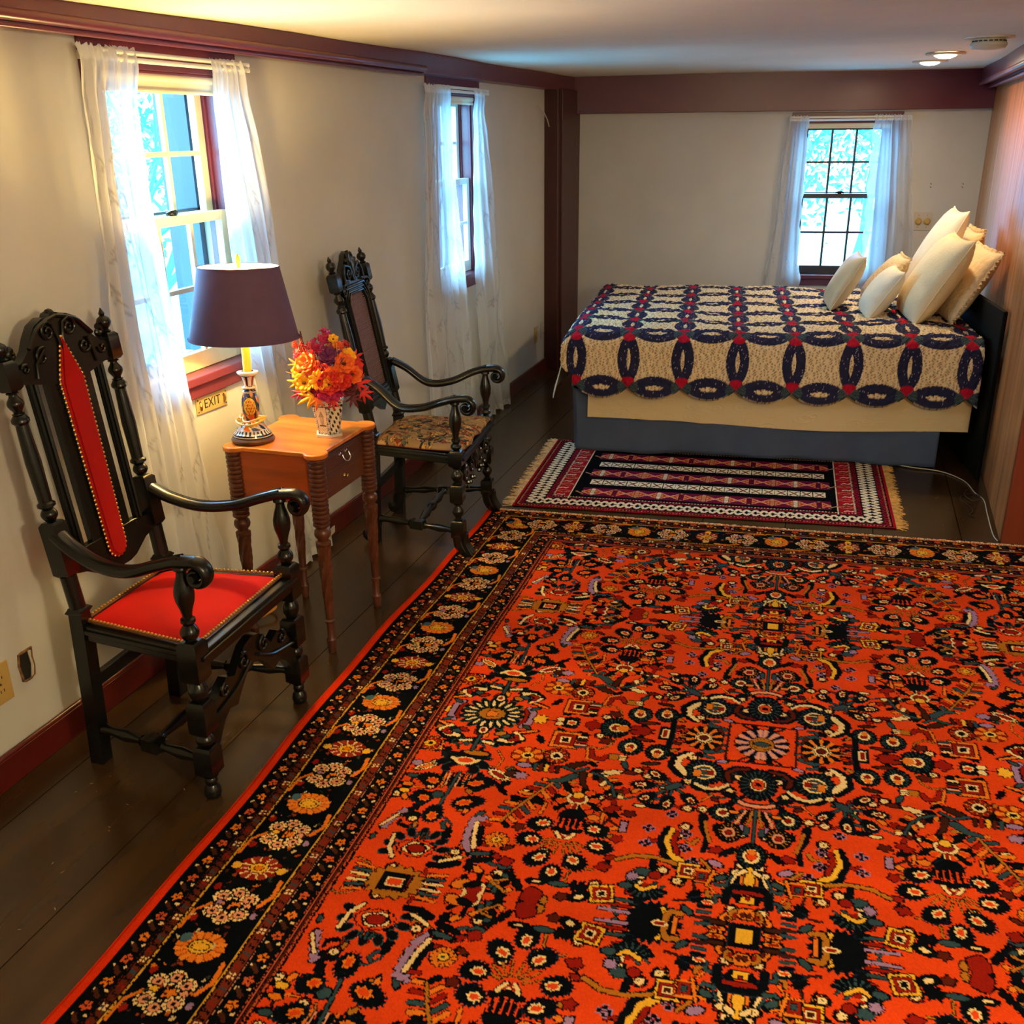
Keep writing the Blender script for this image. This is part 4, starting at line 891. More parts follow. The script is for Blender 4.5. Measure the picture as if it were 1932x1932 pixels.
# --- palmette column at a = 0.47
p.ros(0.468, 0.372, 0.066, 0.066, 18, K_, OR, OC, 0.32, gap=OR, ring=CR, half=(0, 1)); p.ros(0.468, 0.360, 0.060, 0.050, 14, K_, OR, RD, 0.42, gap=OR2, ring=CR); p.ell(0.468, 0.345, 0.014, 0.013, YL)
p.line([(0.468, 0.385), (0.468, 0.425)], 0.0055, RD, ol=0.003, oc=CR)
p.ell(0.468, 0.440, 0.034, 0.034, K_, ol=0.002, oc=KB); 
for k in range(-4, 5): p.line([(0.468+k*0.0075, 0.448), (0.468+k*0.0085, 0.492)], 0.0022, [OR, K_][k % 2], ol=0.001)
p.line([(0.434, 0.492), (0.468, 0.502), (0.502, 0.492)], 0.006, K_); p.line([(0.446, 0.505), (0.458, 0.524), (0.468, 0.516), (0.478, 0.524), (0.490, 0.505)], 0.0055, CR, ol=0.003); p.line([(0.455, 0.510), (0.468, 0.524), (0.481, 0.510)], 0.003, RD, ol=0)
for t in (0.5, 0.8, 1.1, 1.4, 1.75, 2.05, 2.35, 2.65): p.line([(0.468+0.030*cos(t), 0.520+0.026*sin(t)), (0.468+0.075*cos(t), 0.520+0.068*sin(t))], 0.0022, [OR2, K_, OC][int(t*10) % 3], ol=0.0015)
for a, b, t in ((0.541, 0.480, 0.3), (0.553, 0.545, 0.1), (0.516, 0.612, 0.7), (0.420, 0.607, 2.4), (0.468, 0.660, 1.57), (0.372, 0.540, 3.0), (0.392, 0.478, 2.8)):
    p.bud(a, b, 0.034, 0.027, t+pi, cc=OR)
p.ell(0.494, 0.742, 0.024, 0.028, RD, 0, serr=0.08, ns=4); p.ell(0.425, 0.730, 0.014, 0.012, DR, serr=0.2, ns=5); p.ell(0.440, 0.690, 0.024, 0.008, GY); p.ell(0.497, 0.692, 0.020, 0.009, K_); p.ell(0.497, 0.692, 0.012, 0.004, CR, ol=0)
p.ell(0.585, 0.640, 0.016, 0.015, RD, serr=0.15, ns=4); p.ell(0.590, 0.505, 0.014, 0.013, DR, serr=0.2, ns=5); p.ell(0.350, 0.610, 0.017, 0.013, RD, serr=0.2, ns=4); p.ell(0.41, 0.43, 0.016, 0.010, OR2)
for sg in (-1, 1): p.line([(0.468+sg*0.078, 0.395), (0.468+sg*0.082, 0.440)], 0.004, OR2)
# --- feather leaf
p.feather([(0.548, 0.300), (0.572, 0.345), (0.600, 0.395), (0.622, 0.440), (0.642, 0.492)], 9, 0.038, [OR2, GY, RD, OR2, K_])
p.line([(0.500, 0.262), (0.530, 0.290), (0.560, 0.296)], 0.013, GY, w1=0.006, oc=K_); p.line([(0.478, 0.245), (0.470, 0.290), (0.455, 0.31)], 0.010, BR, w1=0.004)
p.feather([(0.455, 0.235), (0.420, 0.250), (0.390, 0.282), (0.372, 0.330)], 7, 0.022, [OR2, K_, DR, CR], spine=GY); p.ell(0.40, 0.225, 0.026, 0.010, CR, 0.3, serr=0.2, ns=6); p.ell(0.37, 0.385, 0.022, 0.012, RD, 0.5, serr=0.2, ns=6)
# --- lilac serrated leaf and flower wheel
p.line([(0.690, 0.492), (0.712, 0.500), (0.712, 0.545), (0.706, 0.590), (0.682, 0.632)], 0.010, LI, w1=0.008, serr=0.35); p.line([(0.700, 0.512), (0.693, 0.560), (0.680, 0.606)], 0.0055, CR); p.line([(0.682, 0.530), (0.678, 0.565), (0.668, 0.590)], 0.006, K_)
p.ros(0.632, 0.566, 0.030, 0.028, 14, OR2, OR2, GY, 0.25, gap=K_, ring=YL); p.ell(0.655, 0.625, 0.026, 0.007, GY, 0.2); p.ell(0.650, 0.648, 0.026, 0.008, K_, 0.3)
for k in range(9):
    t = -0.2 + (pi+0.4)*k/8; p.ell(0.822+0.074*cos(t), 0.650-0.074*sin(t), 0.017, 0.011, K_, -t, ol=0.002, oc=GY)
p.ell(0.822, 0.640, 0.046, 0.030, OR, serr=0.05); 
for k in (-1, 0, 1): p.line([(0.822+0.014*k, 0.600), (0.822+0.010*k, 0.580)], 0.0022, GY)
p.ell(0.820, 0.640, 0.032, 0.022, CR, serr=0.12, ns=4); p.ell(0.820, 0.640, 0.023, 0.015, RD, ol=0.003)
p.line([(0.895, 0.600), (0.888, 0.650), (0.868, 0.682)], 0.005, CR); p.line([(0.745, 0.672), (0.720, 0.662), (0.700, 0.648)], 0.005, CR); p.line([(0.765, 0.690), (0.735, 0.690), (0.700, 0.672)], 0.008, K_)
p.line([(0.905, 0.500), (0.925, 0.540), (0.935, 0.575)], 0.009, LI, serr=0.3); p.line([(0.915, 0.52), (0.945, 0.57)], 0.004, CR)
# square flower row (b = TB)
p.ell(0.826, TB, 0.070, 0.052, OC, serr=0.10, ns=16, ol=0.004); p.rect(0.826, TB, 0.038, 0.030, K_, ol=0.001); 
for k in range(-2, 3): p.line([(0.826+k*0.016, TB-0.03), (0.826+k*0.016, TB)], 0.0010, RD, ol=0)
p.rect(0.826, TB, 0.022, 0.014, CR, ol=0.0015); p.rect(0.826, TB, 0.018, 0.010, OR, ol=0)
for k in range(3):
    for sg in (-1, 1): p.line([(0.826+sg*0.072, TB-0.008-0.014*k), (0.826+sg*0.115, TB-0.010-0.017*k)], 0.0042, [CR, GY, OR2][k], ol=0.0025)
p.ros(0.632, 0.748, 0.058, 0.056, 16, K_, OR, RD, 0.40, gap=OR, ring=CR); p.ell(0.668, 0.738, 0.022, 0.014, OR2, 0.5); p.ell(0.640, 0.735, 0.022, 0.011, K_, 0.3, ol=0.001)
p.feather([(0.565, 0.700), (0.600, 0.715), (0.560, 0.742)], 5, 0.016, [GY, K_, OR2])
# --- flower with drooping buds at a = 0.82
p.ell(0.820, 0.232, 0.066, 0.018, K_, serr=0.10, ol=0.002, oc=KB); p.ell(0.800, 0.212, 0.038, 0.010, OC); 
for sg in (-1, 1):
    p.ell(0.820+sg*0.050, 0.262, 0.030, 0.016, K_, sg*0.6, ol=0.002, oc=GY); p.ell(0.820+sg*0.034, 0.290, 0.024, 0.018, K_, sg*0.9, ol=0.002, oc=GY)
p.line([(0.782, 0.246), (0.800, 0.262), (0.820, 0.270), (0.840, 0.262), (0.858, 0.246)], 0.006, CR); p.ell(0.820, 0.252, 0.022, 0.012, OR, ol=0.004, oc=CR); p.ell(0.822, 0.296, 0.024, 0.015, OR, 0, ol=0.002, oc=RD)
for k in range(-4, 5): p.line([(0.820+k*0.010, 0.318), (0.818+k*0.0095, 0.372+0.004*(k % 2))], 0.0026, [OR2, K_, PK][k % 3], ol=0.0018)
p.line([(0.816, 0.31), (0.822, 0.460)], 0.004, GY); p.ell(0.842, 0.420, 0.016, 0.014, GY)
for a, b, t, l in ((0.886, 0.358, 2.8, .036), (0.746, 0.348, 0.3, .044), (0.882, 0.437, 2.7, .032), (0.751, 0.435, 0.4, .044), (0.827, 0.500, 1.57, .036)): p.bud(a, b, l, 0.027, t, cc=OR, cin=OR2)
p.ell(0.706, 0.300, 0.036, 0.016, CR, 2.6, serr=0.12); p.ell(0.706, 0.300, 0.022, 0.007, RD, 2.6, ol=0.002); p.ell(0.672, 0.288, 0.018, 0.014, BR, serr=0.1); p.ell(0.645, 0.290, 0.018, 0.014, LI, serr=0.2, ns=6)
p.ell(0.918, 0.302, 0.032, 0.013, CR, 0.6, serr=0.12); p.ell(0.918, 0.302, 0.020, 0.006, OR2, 0.6, ol=0.002); p.ell(0.948, 0.290, 0.014, 0.012, LI); p.ell(0.940, 0.35, 0.016, 0.008, GY); p.ell(0.940, 0.39, 0.016, 0.008, OR2); p.ell(0.94, 0.42, 0.015, 0.009, YL)
# --- star flower at the centre row
p.ell(0.940, 0.190, 0.034, 0.036, OR2, serr=0.05); p.ros(0.945, 0.190, 0.030, 0.032, 12, RD, RD, K_, 0.36, gap=OR2, ring=YL)
for k in range(10):
    t = pi*k/9; p.ell(0.816+0.068*cos(t), 0.058*sin(t), 0.034, 0.013, K_, t, ol=0.002, oc=GY); p.ell(0.816+0.070*cos(t), 0.060*sin(t), 0.018, 0.0045, CR, t, ol=0.0015); 
p.ell(0.816, 0, 0.040, 0.030, OC, serr=0.05); p.rect(0.816, 0, 0.015, 0.013, OR2, ang=0.25, ol=0.003)
for sg in (-1, 1):
    c = 0.816 + sg*0.118; p.line([(c-sg*0.012, 0.052), (c+sg*0.006, 0.030), (c+sg*0.006, 0.0)], 0.0085, LI, ol=0.003); p.line([(c-sg*0.022, 0.040), (c-sg*0.012, 0.020), (c-sg*0.012, 0.0)], 0.005, RD); p.ell(c+sg*0.036, 0.0, 0.020, 0.022, YL, serr=0.15, ns=8); p.ell(c+sg*0.006, 0.052, 0.014, 0.007, GY, sg*0.6)
    d = 0.816 + sg*0.110; p.cres([(d+sg*0.050, 0.066), (d+sg*0.022, 0.078), (d-sg*0.01, 0.090)], 0.012, OR2, off=(0, -0.002)); p.cres([(d-sg*0.01, 0.092), (d+sg*0.016, 0.118), (d-sg*0.012, 0.140), (d-sg*0.045, 0.140)], 0.020, CR, off=(0, -0.006)); p.line([(d-sg*0.005, 0.104), (d+sg*0.004, 0.120), (d-sg*0.018, 0.130)], 0.0055, RD); p.ell(d-sg*0.036, 0.110, 0.015, 0.009, GY, 0.3)
    p.line([(0.816, 0.158), (0.816+sg*0.030, 0.148), (0.816+sg*0.062, 0.165)], 0.013, K_, w1=0.008, ol=0.002, oc=GY); p.line([(0.816+sg*0.018, 0.150), (0.816+sg*0.048, 0.158)], 0.0055, CR)
p.line([(0.816, 0.085), (0.816, 0.200)], 0.0042, GY); p.ell(0.816, 0.092, 0.013, 0.016, CR, 0, ol=0.008); p.ell(0.816, 0.092, 0.007, 0.009, RD, ol=0.001)
p.ell(0.760, 0.100, 0.016, 0.009, OC, 0.4); p.ell(0.872, 0.100, 0.014, 0.008, RD, -0.4)
p.bud(0.574, 0.0, 0.032, 0.028, pi, cc=OR); p.ell(0.602, 0.012, 0.012, 0.010, CR, 0.5); p.line([(0.612, 0), (0.645, 0)], 0.002, K_, ol=0)
# --- brown rosette cluster
p.ros(0.652, 0.192, 0.046, 0.040, 14, RD, OR2, K_, 0.30, gap=OR2, ring=YL); p.ell(0.652, 0.192, 0.010, 0.008, K_, ol=0.002, oc=CR)
p.ros(0.570, 0.178, 0.036, 0.036, 12, RD, DR, K_, 0.40, gap=OR2, ring=CR); p.sqf(0.564, 0.092, 0.040, OR2, RD, K_)
for k in range(5): p.line([(0.505-0.002*k, 0.070+0.013*k), (0.528, 0.070+0.013*k)], 0.004, [CR, BR, RD, PK, GY][k], ol=0.0022)
p.ell(0.648, 0.240, 0.020, 0.010, LI); 
for k in range(5): p.line([(0.618-0.016*k, 0.228), (0.614-0.016*k, 0.255)], 0.0052, [GY, DR, YL, RD, BR][k], ol=0.0022)
p.line([(0.478, 0.130), (0.470, 0.165), (0.440, 0.170), (0.430, 0.150)], 0.007, RD); p.line([(0.490, 0.122), (0.482, 0.172), (0.452, 0.185)], 0.0035, OR2); p.rect(0.410, 0.150, 0.013, 0.012, OC); 
for k in range(3): p.line([(0.376, 0.142+0.009*k), (0.392, 0.142+0.009*k)], 0.003, CR, ol=0.002)
p.ell(0.505, 0.210, 0.030, 0.012, BR, 0.5, serr=0.1); p.line([(0.54, 0.225), (0.50, 0.24), (0.47, 0.22)], 0.005, GY)
TILE = p.C
def tile_sample(a, b):
    i = np.clip((a/0.002).astype(int), 0, p.nx-1); j = np.clip((b/0.002).astype(int), 0, p.ny-1); return TILE[j, i]
# border strip: g = distance in from the rug's edge (0 .. 0.414), l = running length
GW, GL = 0.414, 0.520
b_ = Paint(GL, GW, 0.002, K_)
b_.C[:] = K_
def band(g0, g1, c): b_.C[(b_.Y >= g0) & (b_.Y < g1)] = c
band(0, 0.032, lin(222, 50, 12)); band(0.032, 0.040, K_); band(0.086, 0.089, DR); band(0.092, 0.112, lin(88, 34, 20)); band(0.112, 0.116, K_); band(0.116, 0.121, YL*0.75)
band(0.296, 0.301, YL*0.75); band(0.301, 0.306, K_); band(0.307, 0.330, lin(112, 40, 22)); band(0.330, 0.334, K_); band(0.334, 0.336, PK*0.6); band(0.384, 0.387, lin(176, 70, 40)); band(0.390, 0.394, lin(190, 86, 50)); band(0.398, 0.402, DR); band(0.405, 0.408, lin(190, 80, 40))
for g, per in ((0.064, 0.065), (0.360, 0.065)):
    for k in range(9):
        l = per*k
        for t in range(5): a = t*2*pi/5 + k; b_.ell(l+0.0085*cos(a), g+0.0085*sin(a), 0.0055, 0.0042, [OR2, lin(200, 84, 40)][k % 2], a, ol=0)
        b_.ell(l, g, 0.003, 0.003, K_, ol=0); 
        for sg in (-1, 1): b_.rect(l+0.022, g+sg*0.014, 0.004, 0.0035, CR, ol=0); 
        b_.line([(l+0.025, g-0.010), (l+0.040, g+0.006)], 0.005, BR*1.5, ol=0)
for g in (0.102, 0.318):
    for k in range(26):
        l = 0.020*k; b_.line([(l, g-0.006), (l+0.006, g-0.006), (l+0.006, g+0.006), (l+0.013, g+0.006)], 0.0016, [K_, GY, K_, RD, K_][k % 5], ol=0)
    for l in (0.06, 0.19, 0.32, 0.45):
        for a in (-1, 1):
            for c in (-1, 1): b_.rect(l+a*0.0045, g+c*0.005, 0.003, 0.003, CR, ol=0)
for l0, kind in ((0.13, 'o'), (0.39, 'r')):
    g = 0.205
    if kind == 'o':
        b_.ros(l0, g, 0.044, 0.062, 16, OR2, lin(232, 134, 44), K_, 0.36, gap=lin(180, 70, 20), ring=YL); b_.ell(l0, g, 0.010, 0.020, YL, ol=0.002); b_.ell(l0-0.020, g-0.046, 0.014, 0.014, GY*2, ol=0)
    else:
        b_.ros(l0, g, 0.042, 0.058, 12, RD, lin(150, 50, 30), OR2, 0.30, gap=CR, ring=YL, mid=CR); b_.ell(l0, g-0.060, 0.012, 0.013, YL); b_.ell(l0, g+0.060, 0.012, 0.013, YL)
    for sg in (-1, 1):
        c = l0 + sg*0.090
        for dl, dg in ((0.0, 0.0), (sg*0.016, -0.034), (sg*0.016, 0.034)): b_.ros(c+dl, g+dg, 0.020, 0.024, 10, CR, CR, K_, 0.38, gap=K_, ring=PK)
        b_.line([(c+sg*0.03, g), (c+sg*0.05, g)], 0.003, OR2)
        b_.ell(c-sg*0.012, g-0.064, 0.012, 0.009, RD); b_.ell(c+sg*0.018, g+0.070, 0.010, 0.008, LI)
    b_.line([(l0+0.035, g+0.078), (l0+0.085, g+0.084), (l0+0.12, g+0.066)], 0.0058, OR2, ol=0.002); b_.line([(l0-0.045, g-0.080), (l0-0.10, g-0.076), (l0-0.125, g-0.05)], 0.0045, OR2*0.9, ol=0.002)
    b_.ell(l0+0.13, g-0.03, 0.012, 0.010, [LI, YL][kind == 'o']); b_.ell(l0+0.13, g+0.012, 0.012, 0.012, OR2, serr=0.3, ns=5); b_.ell(l0+0.13, g+0.04, 0.012, 0.009, PK)
rb_ = np.random.RandomState(8)
for k in range(90):
    l, g = rb_.uniform(0, GW and 0.52), rb_.uniform(0.128, 0.288); q = b_.sub(l, g, 0.006)
    if b_.C[int(g/0.002) % b_.ny, int(l/0.002) % b_.nx].sum() < 0.06:
        c_ = [lin(70, 34, 22), lin(50, 54, 50), lin(150, 60, 26), OR2*0.8, lin(96, 40, 28), CR*0.7][k % 6]; b_.ell(l, g, rb_.uniform(.003, .008), rb_.uniform(.002, .005), c_, rb_.uniform(0, 3), ol=0, serr=0.2, ns=5)
BT = b_.C
def border_sample(g, l):
    j = np.clip((g/0.002).astype(int), 0, b_.ny-1); i = ((l/0.002).astype(int)) % b_.nx; return BT[j, i]
RW, RL = 2.755, 4.95
def rug_color(U, V):
    m_ = 0.414; a = np.abs(1.3775-U); b = np.abs((V-1.731+20*1.53) % 1.53); b = np.where(b > 0.765, 1.53-b, b)
    C = tile_sample(np.clip(a, 0, TA-0.003), np.clip(b, 0, TB-0.002))
    e = np.stack([U, RW-U, 0.034 + V*1.10, RL-V]); g = e.min(0); w = e.argmin(0); l = np.where(w < 2, V - 0.05, np.where(w == 2, (U-0.76)/0.6*0.52 + 0.13, U - 0.06))
    k = g < m_; Bc = border_sample(g, l); C = np.where(k[..., None], Bc, C)
    return C
us = np.linspace(0, RW, 900); vs_ = [0.0]
while vs_[-1] < RL: vs_.append(vs_[-1] + (0.0048 - 0.0017*min(1, vs_[-1]/3.0) if vs_[-1] < 3.25 else 0.012))
vs_ = np.array(vs_); vs_[-1] = RL
U, V = np.meshgrid(us, vs_)
rs = np.random.RandomState(9)
Uj = U + rs.uniform(-0.0011, 0.0011, U.shape); Vj = V + rs.uniform(-0.0011, 0.0011, U.shape)
C = rug_color(np.clip(Uj, 0, RW), np.clip(Vj, 0, RL))
ab = 1 + 0.10*np.sin(V*9+np.sin(U*2))*np.sin(V*23) ; C = C*ab[..., None]*(0.90+0.20*rs.rand(*U.shape)[..., None])
wob = 0.010*np.sin(V*2.9+0.4) + 0.004*np.sin(V*9.1)
fall = np.clip(1-U/0.6, 0, 1)
Ux = U + wob*fall
RX = -1.512 + 0.9954*Ux + 0.034*V; RY = 4.142 + 0.096*Ux - V
tk = 0.008*np.clip(np.minimum(np.minimum(U, RW-U), np.minimum(V+0.001, RL-V))/0.012, 0.25, 1) + 0.0008*rs.rand(*U.shape)
tk = tk + 0.0015*(0.5+0.5*np.sin(U*3+V*2))
M_rug = mat('rug_wool', (1, 1, 1, 1), 0.92, attr='pattern', bump=0.35, bscale=420, spec=0.04)
rt = root('area_rug', 'large orange-red floral carpet with dark borders filling the near floor', 'rug', (0, 0, 0))
dense('pile', RX, RY, tk, C, M_rug, rt, smooth=False)
M_fr = mat('fringe_cotton', srgb(226, 196, 150), 0.9, var=0.3, vscale=40)
def fringe(pa, pb, n, L, z0, m_, parent, seed, w=0.0016, out=(0, 1), name='fringe'):
    rnd = random.Random(seed); m = MB(); pa, pb = Vector(pa), Vector(pb); o = Vector((out[0], out[1], 0))
    for k in range(n):
        p0 = pa.lerp(pb, (k+rnd.random())/n); l = L*rnd.uniform(0.5, 1.2); s = (pb-pa).normalized()*rnd.uniform(-0.6, 0.6)*l
        m.tube([p0 + Vector((0, 0, z0)), p0 + o*l*0.4 + s*0.3 + Vector((0, 0, z0+rnd.uniform(0, .004))), p0 + o*l + s + Vector((0, 0, 0.003))], [w, w*1.2, w*0.7], n=4)
    o_ = m.build(name, m_, parent, smooth=60); o_['kind'] = 'stuff'; return o_
fringe((-1.508, 4.140, 0), (1.232, 4.404, 0), 900, 0.026, 0.006, M_fr, rt, 1, w=0.0022, out=(-0.09, 0.99))
fringe((-1.44, 4.138, 0), (1.225, 4.402, 0), 500, 0.012, 0.008, mat('orange_binding', srgb(220, 110, 40), 0.9), rt, 4, w=0.002, out=(-0.09, 0.99), name='binding')
# ---------------------------------------------------------------- bedside Baluch-style runner
SW, SL = 1.79, 1.17
s_ = Paint(SW, SL, 0.0025, lin(60, 14, 30))
X, Y = s_.X, s_.Y; W_ = lin(248, 234, 205); CRM = lin(160, 20, 38); PL = lin(112, 20, 62); NV = lin(16, 22, 40); SAL = lin(236, 128, 80)
e = np.minimum(np.minimum(X, SW-X), np.minimum(Y, SL-Y)); alongx = np.minimum(Y, SL-Y) < np.minimum(X, SW-X); l = np.where(alongx, X, Y)
def eb(a, b, c): s_.C[(e >= a) & (e < b)] = c
eb(0, 0.012, CRM); eb(0.012, 0.02, K_); q = (e >= 0.02) & (e < 0.028); s_.C[q] = np.where((np.sin(l[q]*420) > 0)[:, None], PK, DR)
q = (e >= 0.028) & (e < 0.05); s_.C[q] = np.where((np.sin(l[q]*260+np.where(e[q] > 0.039, 3.14, 0)) > 0)[:, None], CRM, NV)
eb(0.05, 0.054, K_); q = (e >= 0.054) & (e < 0.135); z = (l[q]/0.040) % 1; w = (e[q]-0.054)/0.081
pat = (np.abs(np.abs(z-0.5)*2 - np.abs(w*2-1)) < 0.42) & ~((np.abs(w-0.5) < 0.07) & (z < 0.5)) ; s_.C[q] = np.where(pat[:, None], W_, K_)
eb(0.135, 0.139, K_); q = (e >= 0.139) & (e < 0.168); s_.C[q] = np.where((np.sin(l[q]*260+np.where(e[q] > 0.153, 3.14, 0)) > 0.1)[:, None], CRM, NV)
q = (e >= 0.168) & (e < 0.176); s_.C[q] = np.where((np.sin(l[q]*420) > 0)[:, None], W_, DR)
inn = e >= 0.176; s_.C[inn] = K_
# end panels
q = inn & ((X < 0.25) | (X > SW-0.25)); s_.C[q] = CRM*1.2
for xe in (0.2, SW-0.2):
    for k in range(8):
        y = 0.20 + k*0.105; sg = 1 if xe < 1 else -1
        s_.line([(xe-0.02, y-0.008), (xe-0.005, y+0.004), (xe+0.012, y-0.006), (xe+0.022, y+0.006)], 0.004, W_, ol=0.002); s_.line([(xe+sg*0.05, y+0.05), (xe+sg*0.01, y+0.035), (xe-sg*0.03, y+0.055), (xe+sg*0.01, y+0.072), (xe+sg*0.05, y+0.052)], 0.0022, PK, ol=0.0015, oc=NV)
    s_.line([(0.25 if xe < 1 else SW-0.25, 0.15), (0.25 if xe < 1 else SW-0.25, SL-0.15)], 0.003, W_)
x0, x1 = 0.30, SW-0.28; k = 0; y = 0.262
while y < SL-0.18:
    if k % 2 == 0:   # diamond band
        s_.rect((x0+x1)/2, y, (x1-x0)/2, 0.060, PL, ol=0.004); n = 11; per = (x1-x0)/n
        for i in range(n):
            c = x0 + per*(i+0.5); s_.put(c, y, per*0.5, lambda a, b: np.maximum(np.abs(a)-per*0.48, np.abs(b)-0.050+np.abs(a)/per*0.095), SAL, 0.003, W_*0.8)
            s_.rect(c, y, 0.010, 0.042, [W_, PL, PK][i % 3], ol=0.0015); [s_.line([(c-0.008, y+q_), (c+0.008, y+q_)], 0.0018, K_, ol=0) for q_ in (-0.028, -0.012, 0.004, 0.02)]; 
            for sg in (-1, 1): s_.line([(c+sg*0.018, y-0.022), (c+sg*0.034, y), (c+sg*0.018, y+0.022)], 0.0026, DR, ol=0)
        s_.line([(x0-0.03, y), (x0+0.01, y-0.035)], 0.004, PK); s_.line([(x1+0.03, y), (x1-0.01, y-0.035)], 0.004, PK); y += 0.155
    else:            # pale X band
        s_.rect((x0+x1)/2, y, (x1-x0)/2-0.02, 0.038, W_, ol=0.006); n = 19; per = (x1-x0-0.04)/n
        for i in range(n):
            c = x0+0.02 + per*(i+0.5); s_.line([(c-per*0.32, y-0.028), (c+per*0.32, y+0.028)], 0.0042, K_, ol=0); s_.line([(c-per*0.32, y+0.028), (c+per*0.32, y-0.028)], 0.0042, K_, ol=0)
            s_.line([(c+per*0.5, y-0.037), (c+per*0.5, y+0.037)], 0.0022, K_, ol=0); s_.ell(c, y, 0.006, 0.010, [CRM, OC, CRM][i % 3], ol=0)
        y += 0.150
    k += 1
nu, nv = 620, 300
U, V = np.meshgrid(np.linspace(0, SW, nu), np.linspace(0, SL, nv))
i = np.clip(((U+rs.uniform(-.001, .001, U.shape))/0.0025).astype(int), 0, s_.nx-1); j = np.clip(((V+rs.uniform(-.001, .001, U.shape))/0.0025).astype(int), 0, s_.ny-1); C = s_.C[j, i]*(0.88+0.24*rs.rand(*U.shape)[..., None])
A0, A1, A2, A3 = np.array([-1.412, 4.225]), np.array([0.352, 4.440]), np.array([0.297, 5.540]), np.array([-1.492, 5.350])
fu, fv = (U/SW)[..., None], (V/SL)[..., None]; Pxy = A0*(1-fu)*(1-fv) + A1*fu*(1-fv) + A2*fu*fv + A3*(1-fu)*fv
rt = root('area_rug', 'small dark red tribal rug with striped bands partly under the bed', 'rug', (0, 0, 0))
dense('pile', Pxy[..., 0], Pxy[..., 1], 0.005 + 0.0006*rs.rand(*U.shape) + 0.002*np.clip(np.sin(U*4)*np.sin(V*3), 0, 1), C, M_rug, rt, smooth=False)
fringe((-1.41, 4.225, 0), (-1.49, 5.34, 0), 260, 0.055, 0.004, M_fr, rt, 2, w=0.0018, out=(-0.97, 0.1))
fringe((0.352, 4.44, 0), (0.297, 5.53, 0), 280, 0.050, 0.004, mat('golden_fringe', srgb(222, 170, 90), 0.9, var=0.3, vscale=40), rt, 3, w=0.0018, out=(0.97, -0.1))
# ================================================================ CHAIRS
def V3(*a): return Vector(a)
def scroll(m, c, r0, turns, rad, ax=(1, 0, 0), bx=(0, 0, 1), a0=0.0, sgn=1, n=26, taper=0.75, flat=None, lead=()):
    """raised spiral relief around c"""
    c, ax, bx = Vector(c), Vector(ax), Vector(bx); pts = [Vector(q) for q in lead]; 
    for k in range(n):
        t = k/(n-1); a = a0 + sgn*2*pi*turns*t; r = r0*(1-t*0.88); pts.append(c + ax*cos(a)*r + bx*sin(a)*r)
    N = len(pts); m.tube(pts, [rad*(1-taper*0.5*i/(N-1)) for i in range(N)], n=8, flat=flat); return m
def turned(parts, p, q, n=18):
    """parts: list of (z, r, 's'|'r') ; consecutive square blocks and round turnings along p->q"""
    p, q = Vector(p), Vector(q); m = MB(); D = (q-p).length; run = []
    def flush():
        nonlocal run
        if len(run) > 1: m.lathe([(r, z) for z, r in run], p, q, n=n)
        run = []
    for it in parts:
        if len(it) == 3 and it[2] == 's':
            flush(); z0, z1, h = it[0][0], it[0][1], it[1]
            m.lathe([(h*0.72, z0), (h, z0+h*0.35), (h, z1-h*0.35), (h*0.72, z1)], p, q, n=4, sq=True)
        else: run.append(it)
    flush(); return m
def vase_(z0, z1, r, k=1):
    """baluster profile between z0 and z1"""
    L = z1-z0; f = [(0, .55), (.04, .75), (.08, .75), (.11, .5), (.18, .55), (.30, .80), (.42, .98), (.50, 1.0), (.60, .92), (.74, .62), (.84, .48), (.88, .50), (.90, .72), (.95, .75), (1, .5)]
    if k < 0: f = [(1-a, b) for a, b in f][::-1]
    return [(z0+L*a, r*b) for a, b in f]
def bead_(z0, z1, r): 
    n = 7; return [(z0, r*0.55)] + [(z0+(z1-z0)*(i+0.5)/n, r*(0.55+0.45*sin(pi*(i+0.5)/n))) for i in range(n)] + [(z1, r*0.55)]
def column_(z0, z1, r):
    L = z1-z0; return [(z0, r*.8), (z0+.02*L, r*1.15), (z0+.05*L, r*1.15), (z0+.07*L, r*.85), (z0+.5*L, r), (z0+.9*L, r*.78), (z0+.93*L, r*1.1), (z0+.96*L, r*1.1), (z1, r*.75)]
def arm_mesh(pts, w, th):
    """moulded arm with a curled scroll hand-rest: pts are (x, z) with y given"""
    m = MB(); P = [Vector(p) for p in pts]; m.tube(P, [w*(0.8+0.25*i/(len(P)-1)) for i in range(len(P))], n=12, flat=(1.0, th)); return m
def back_x(z): return -0.188 if z < 0.5 else -0.188 - (z-0.5)*0.118
def smooth_path(pts, n=6):
    P = [Vector(p) for p in pts]; out = []
    for i in range(len(P)-1):
        p0, p1, p2, p3 = P[max(i-1, 0)], P[i], P[i+1], P[min(i+2, len(P)-1)]
        for k in range(n):
            t = k/n; out.append(0.5*((2*p1)+(p2-p0)*t+(2*p0-5*p1+4*p2-p3)*t*t+(3*p1-p0-3*p2+p3)*t**3))
    out.append(P[-1]); return out
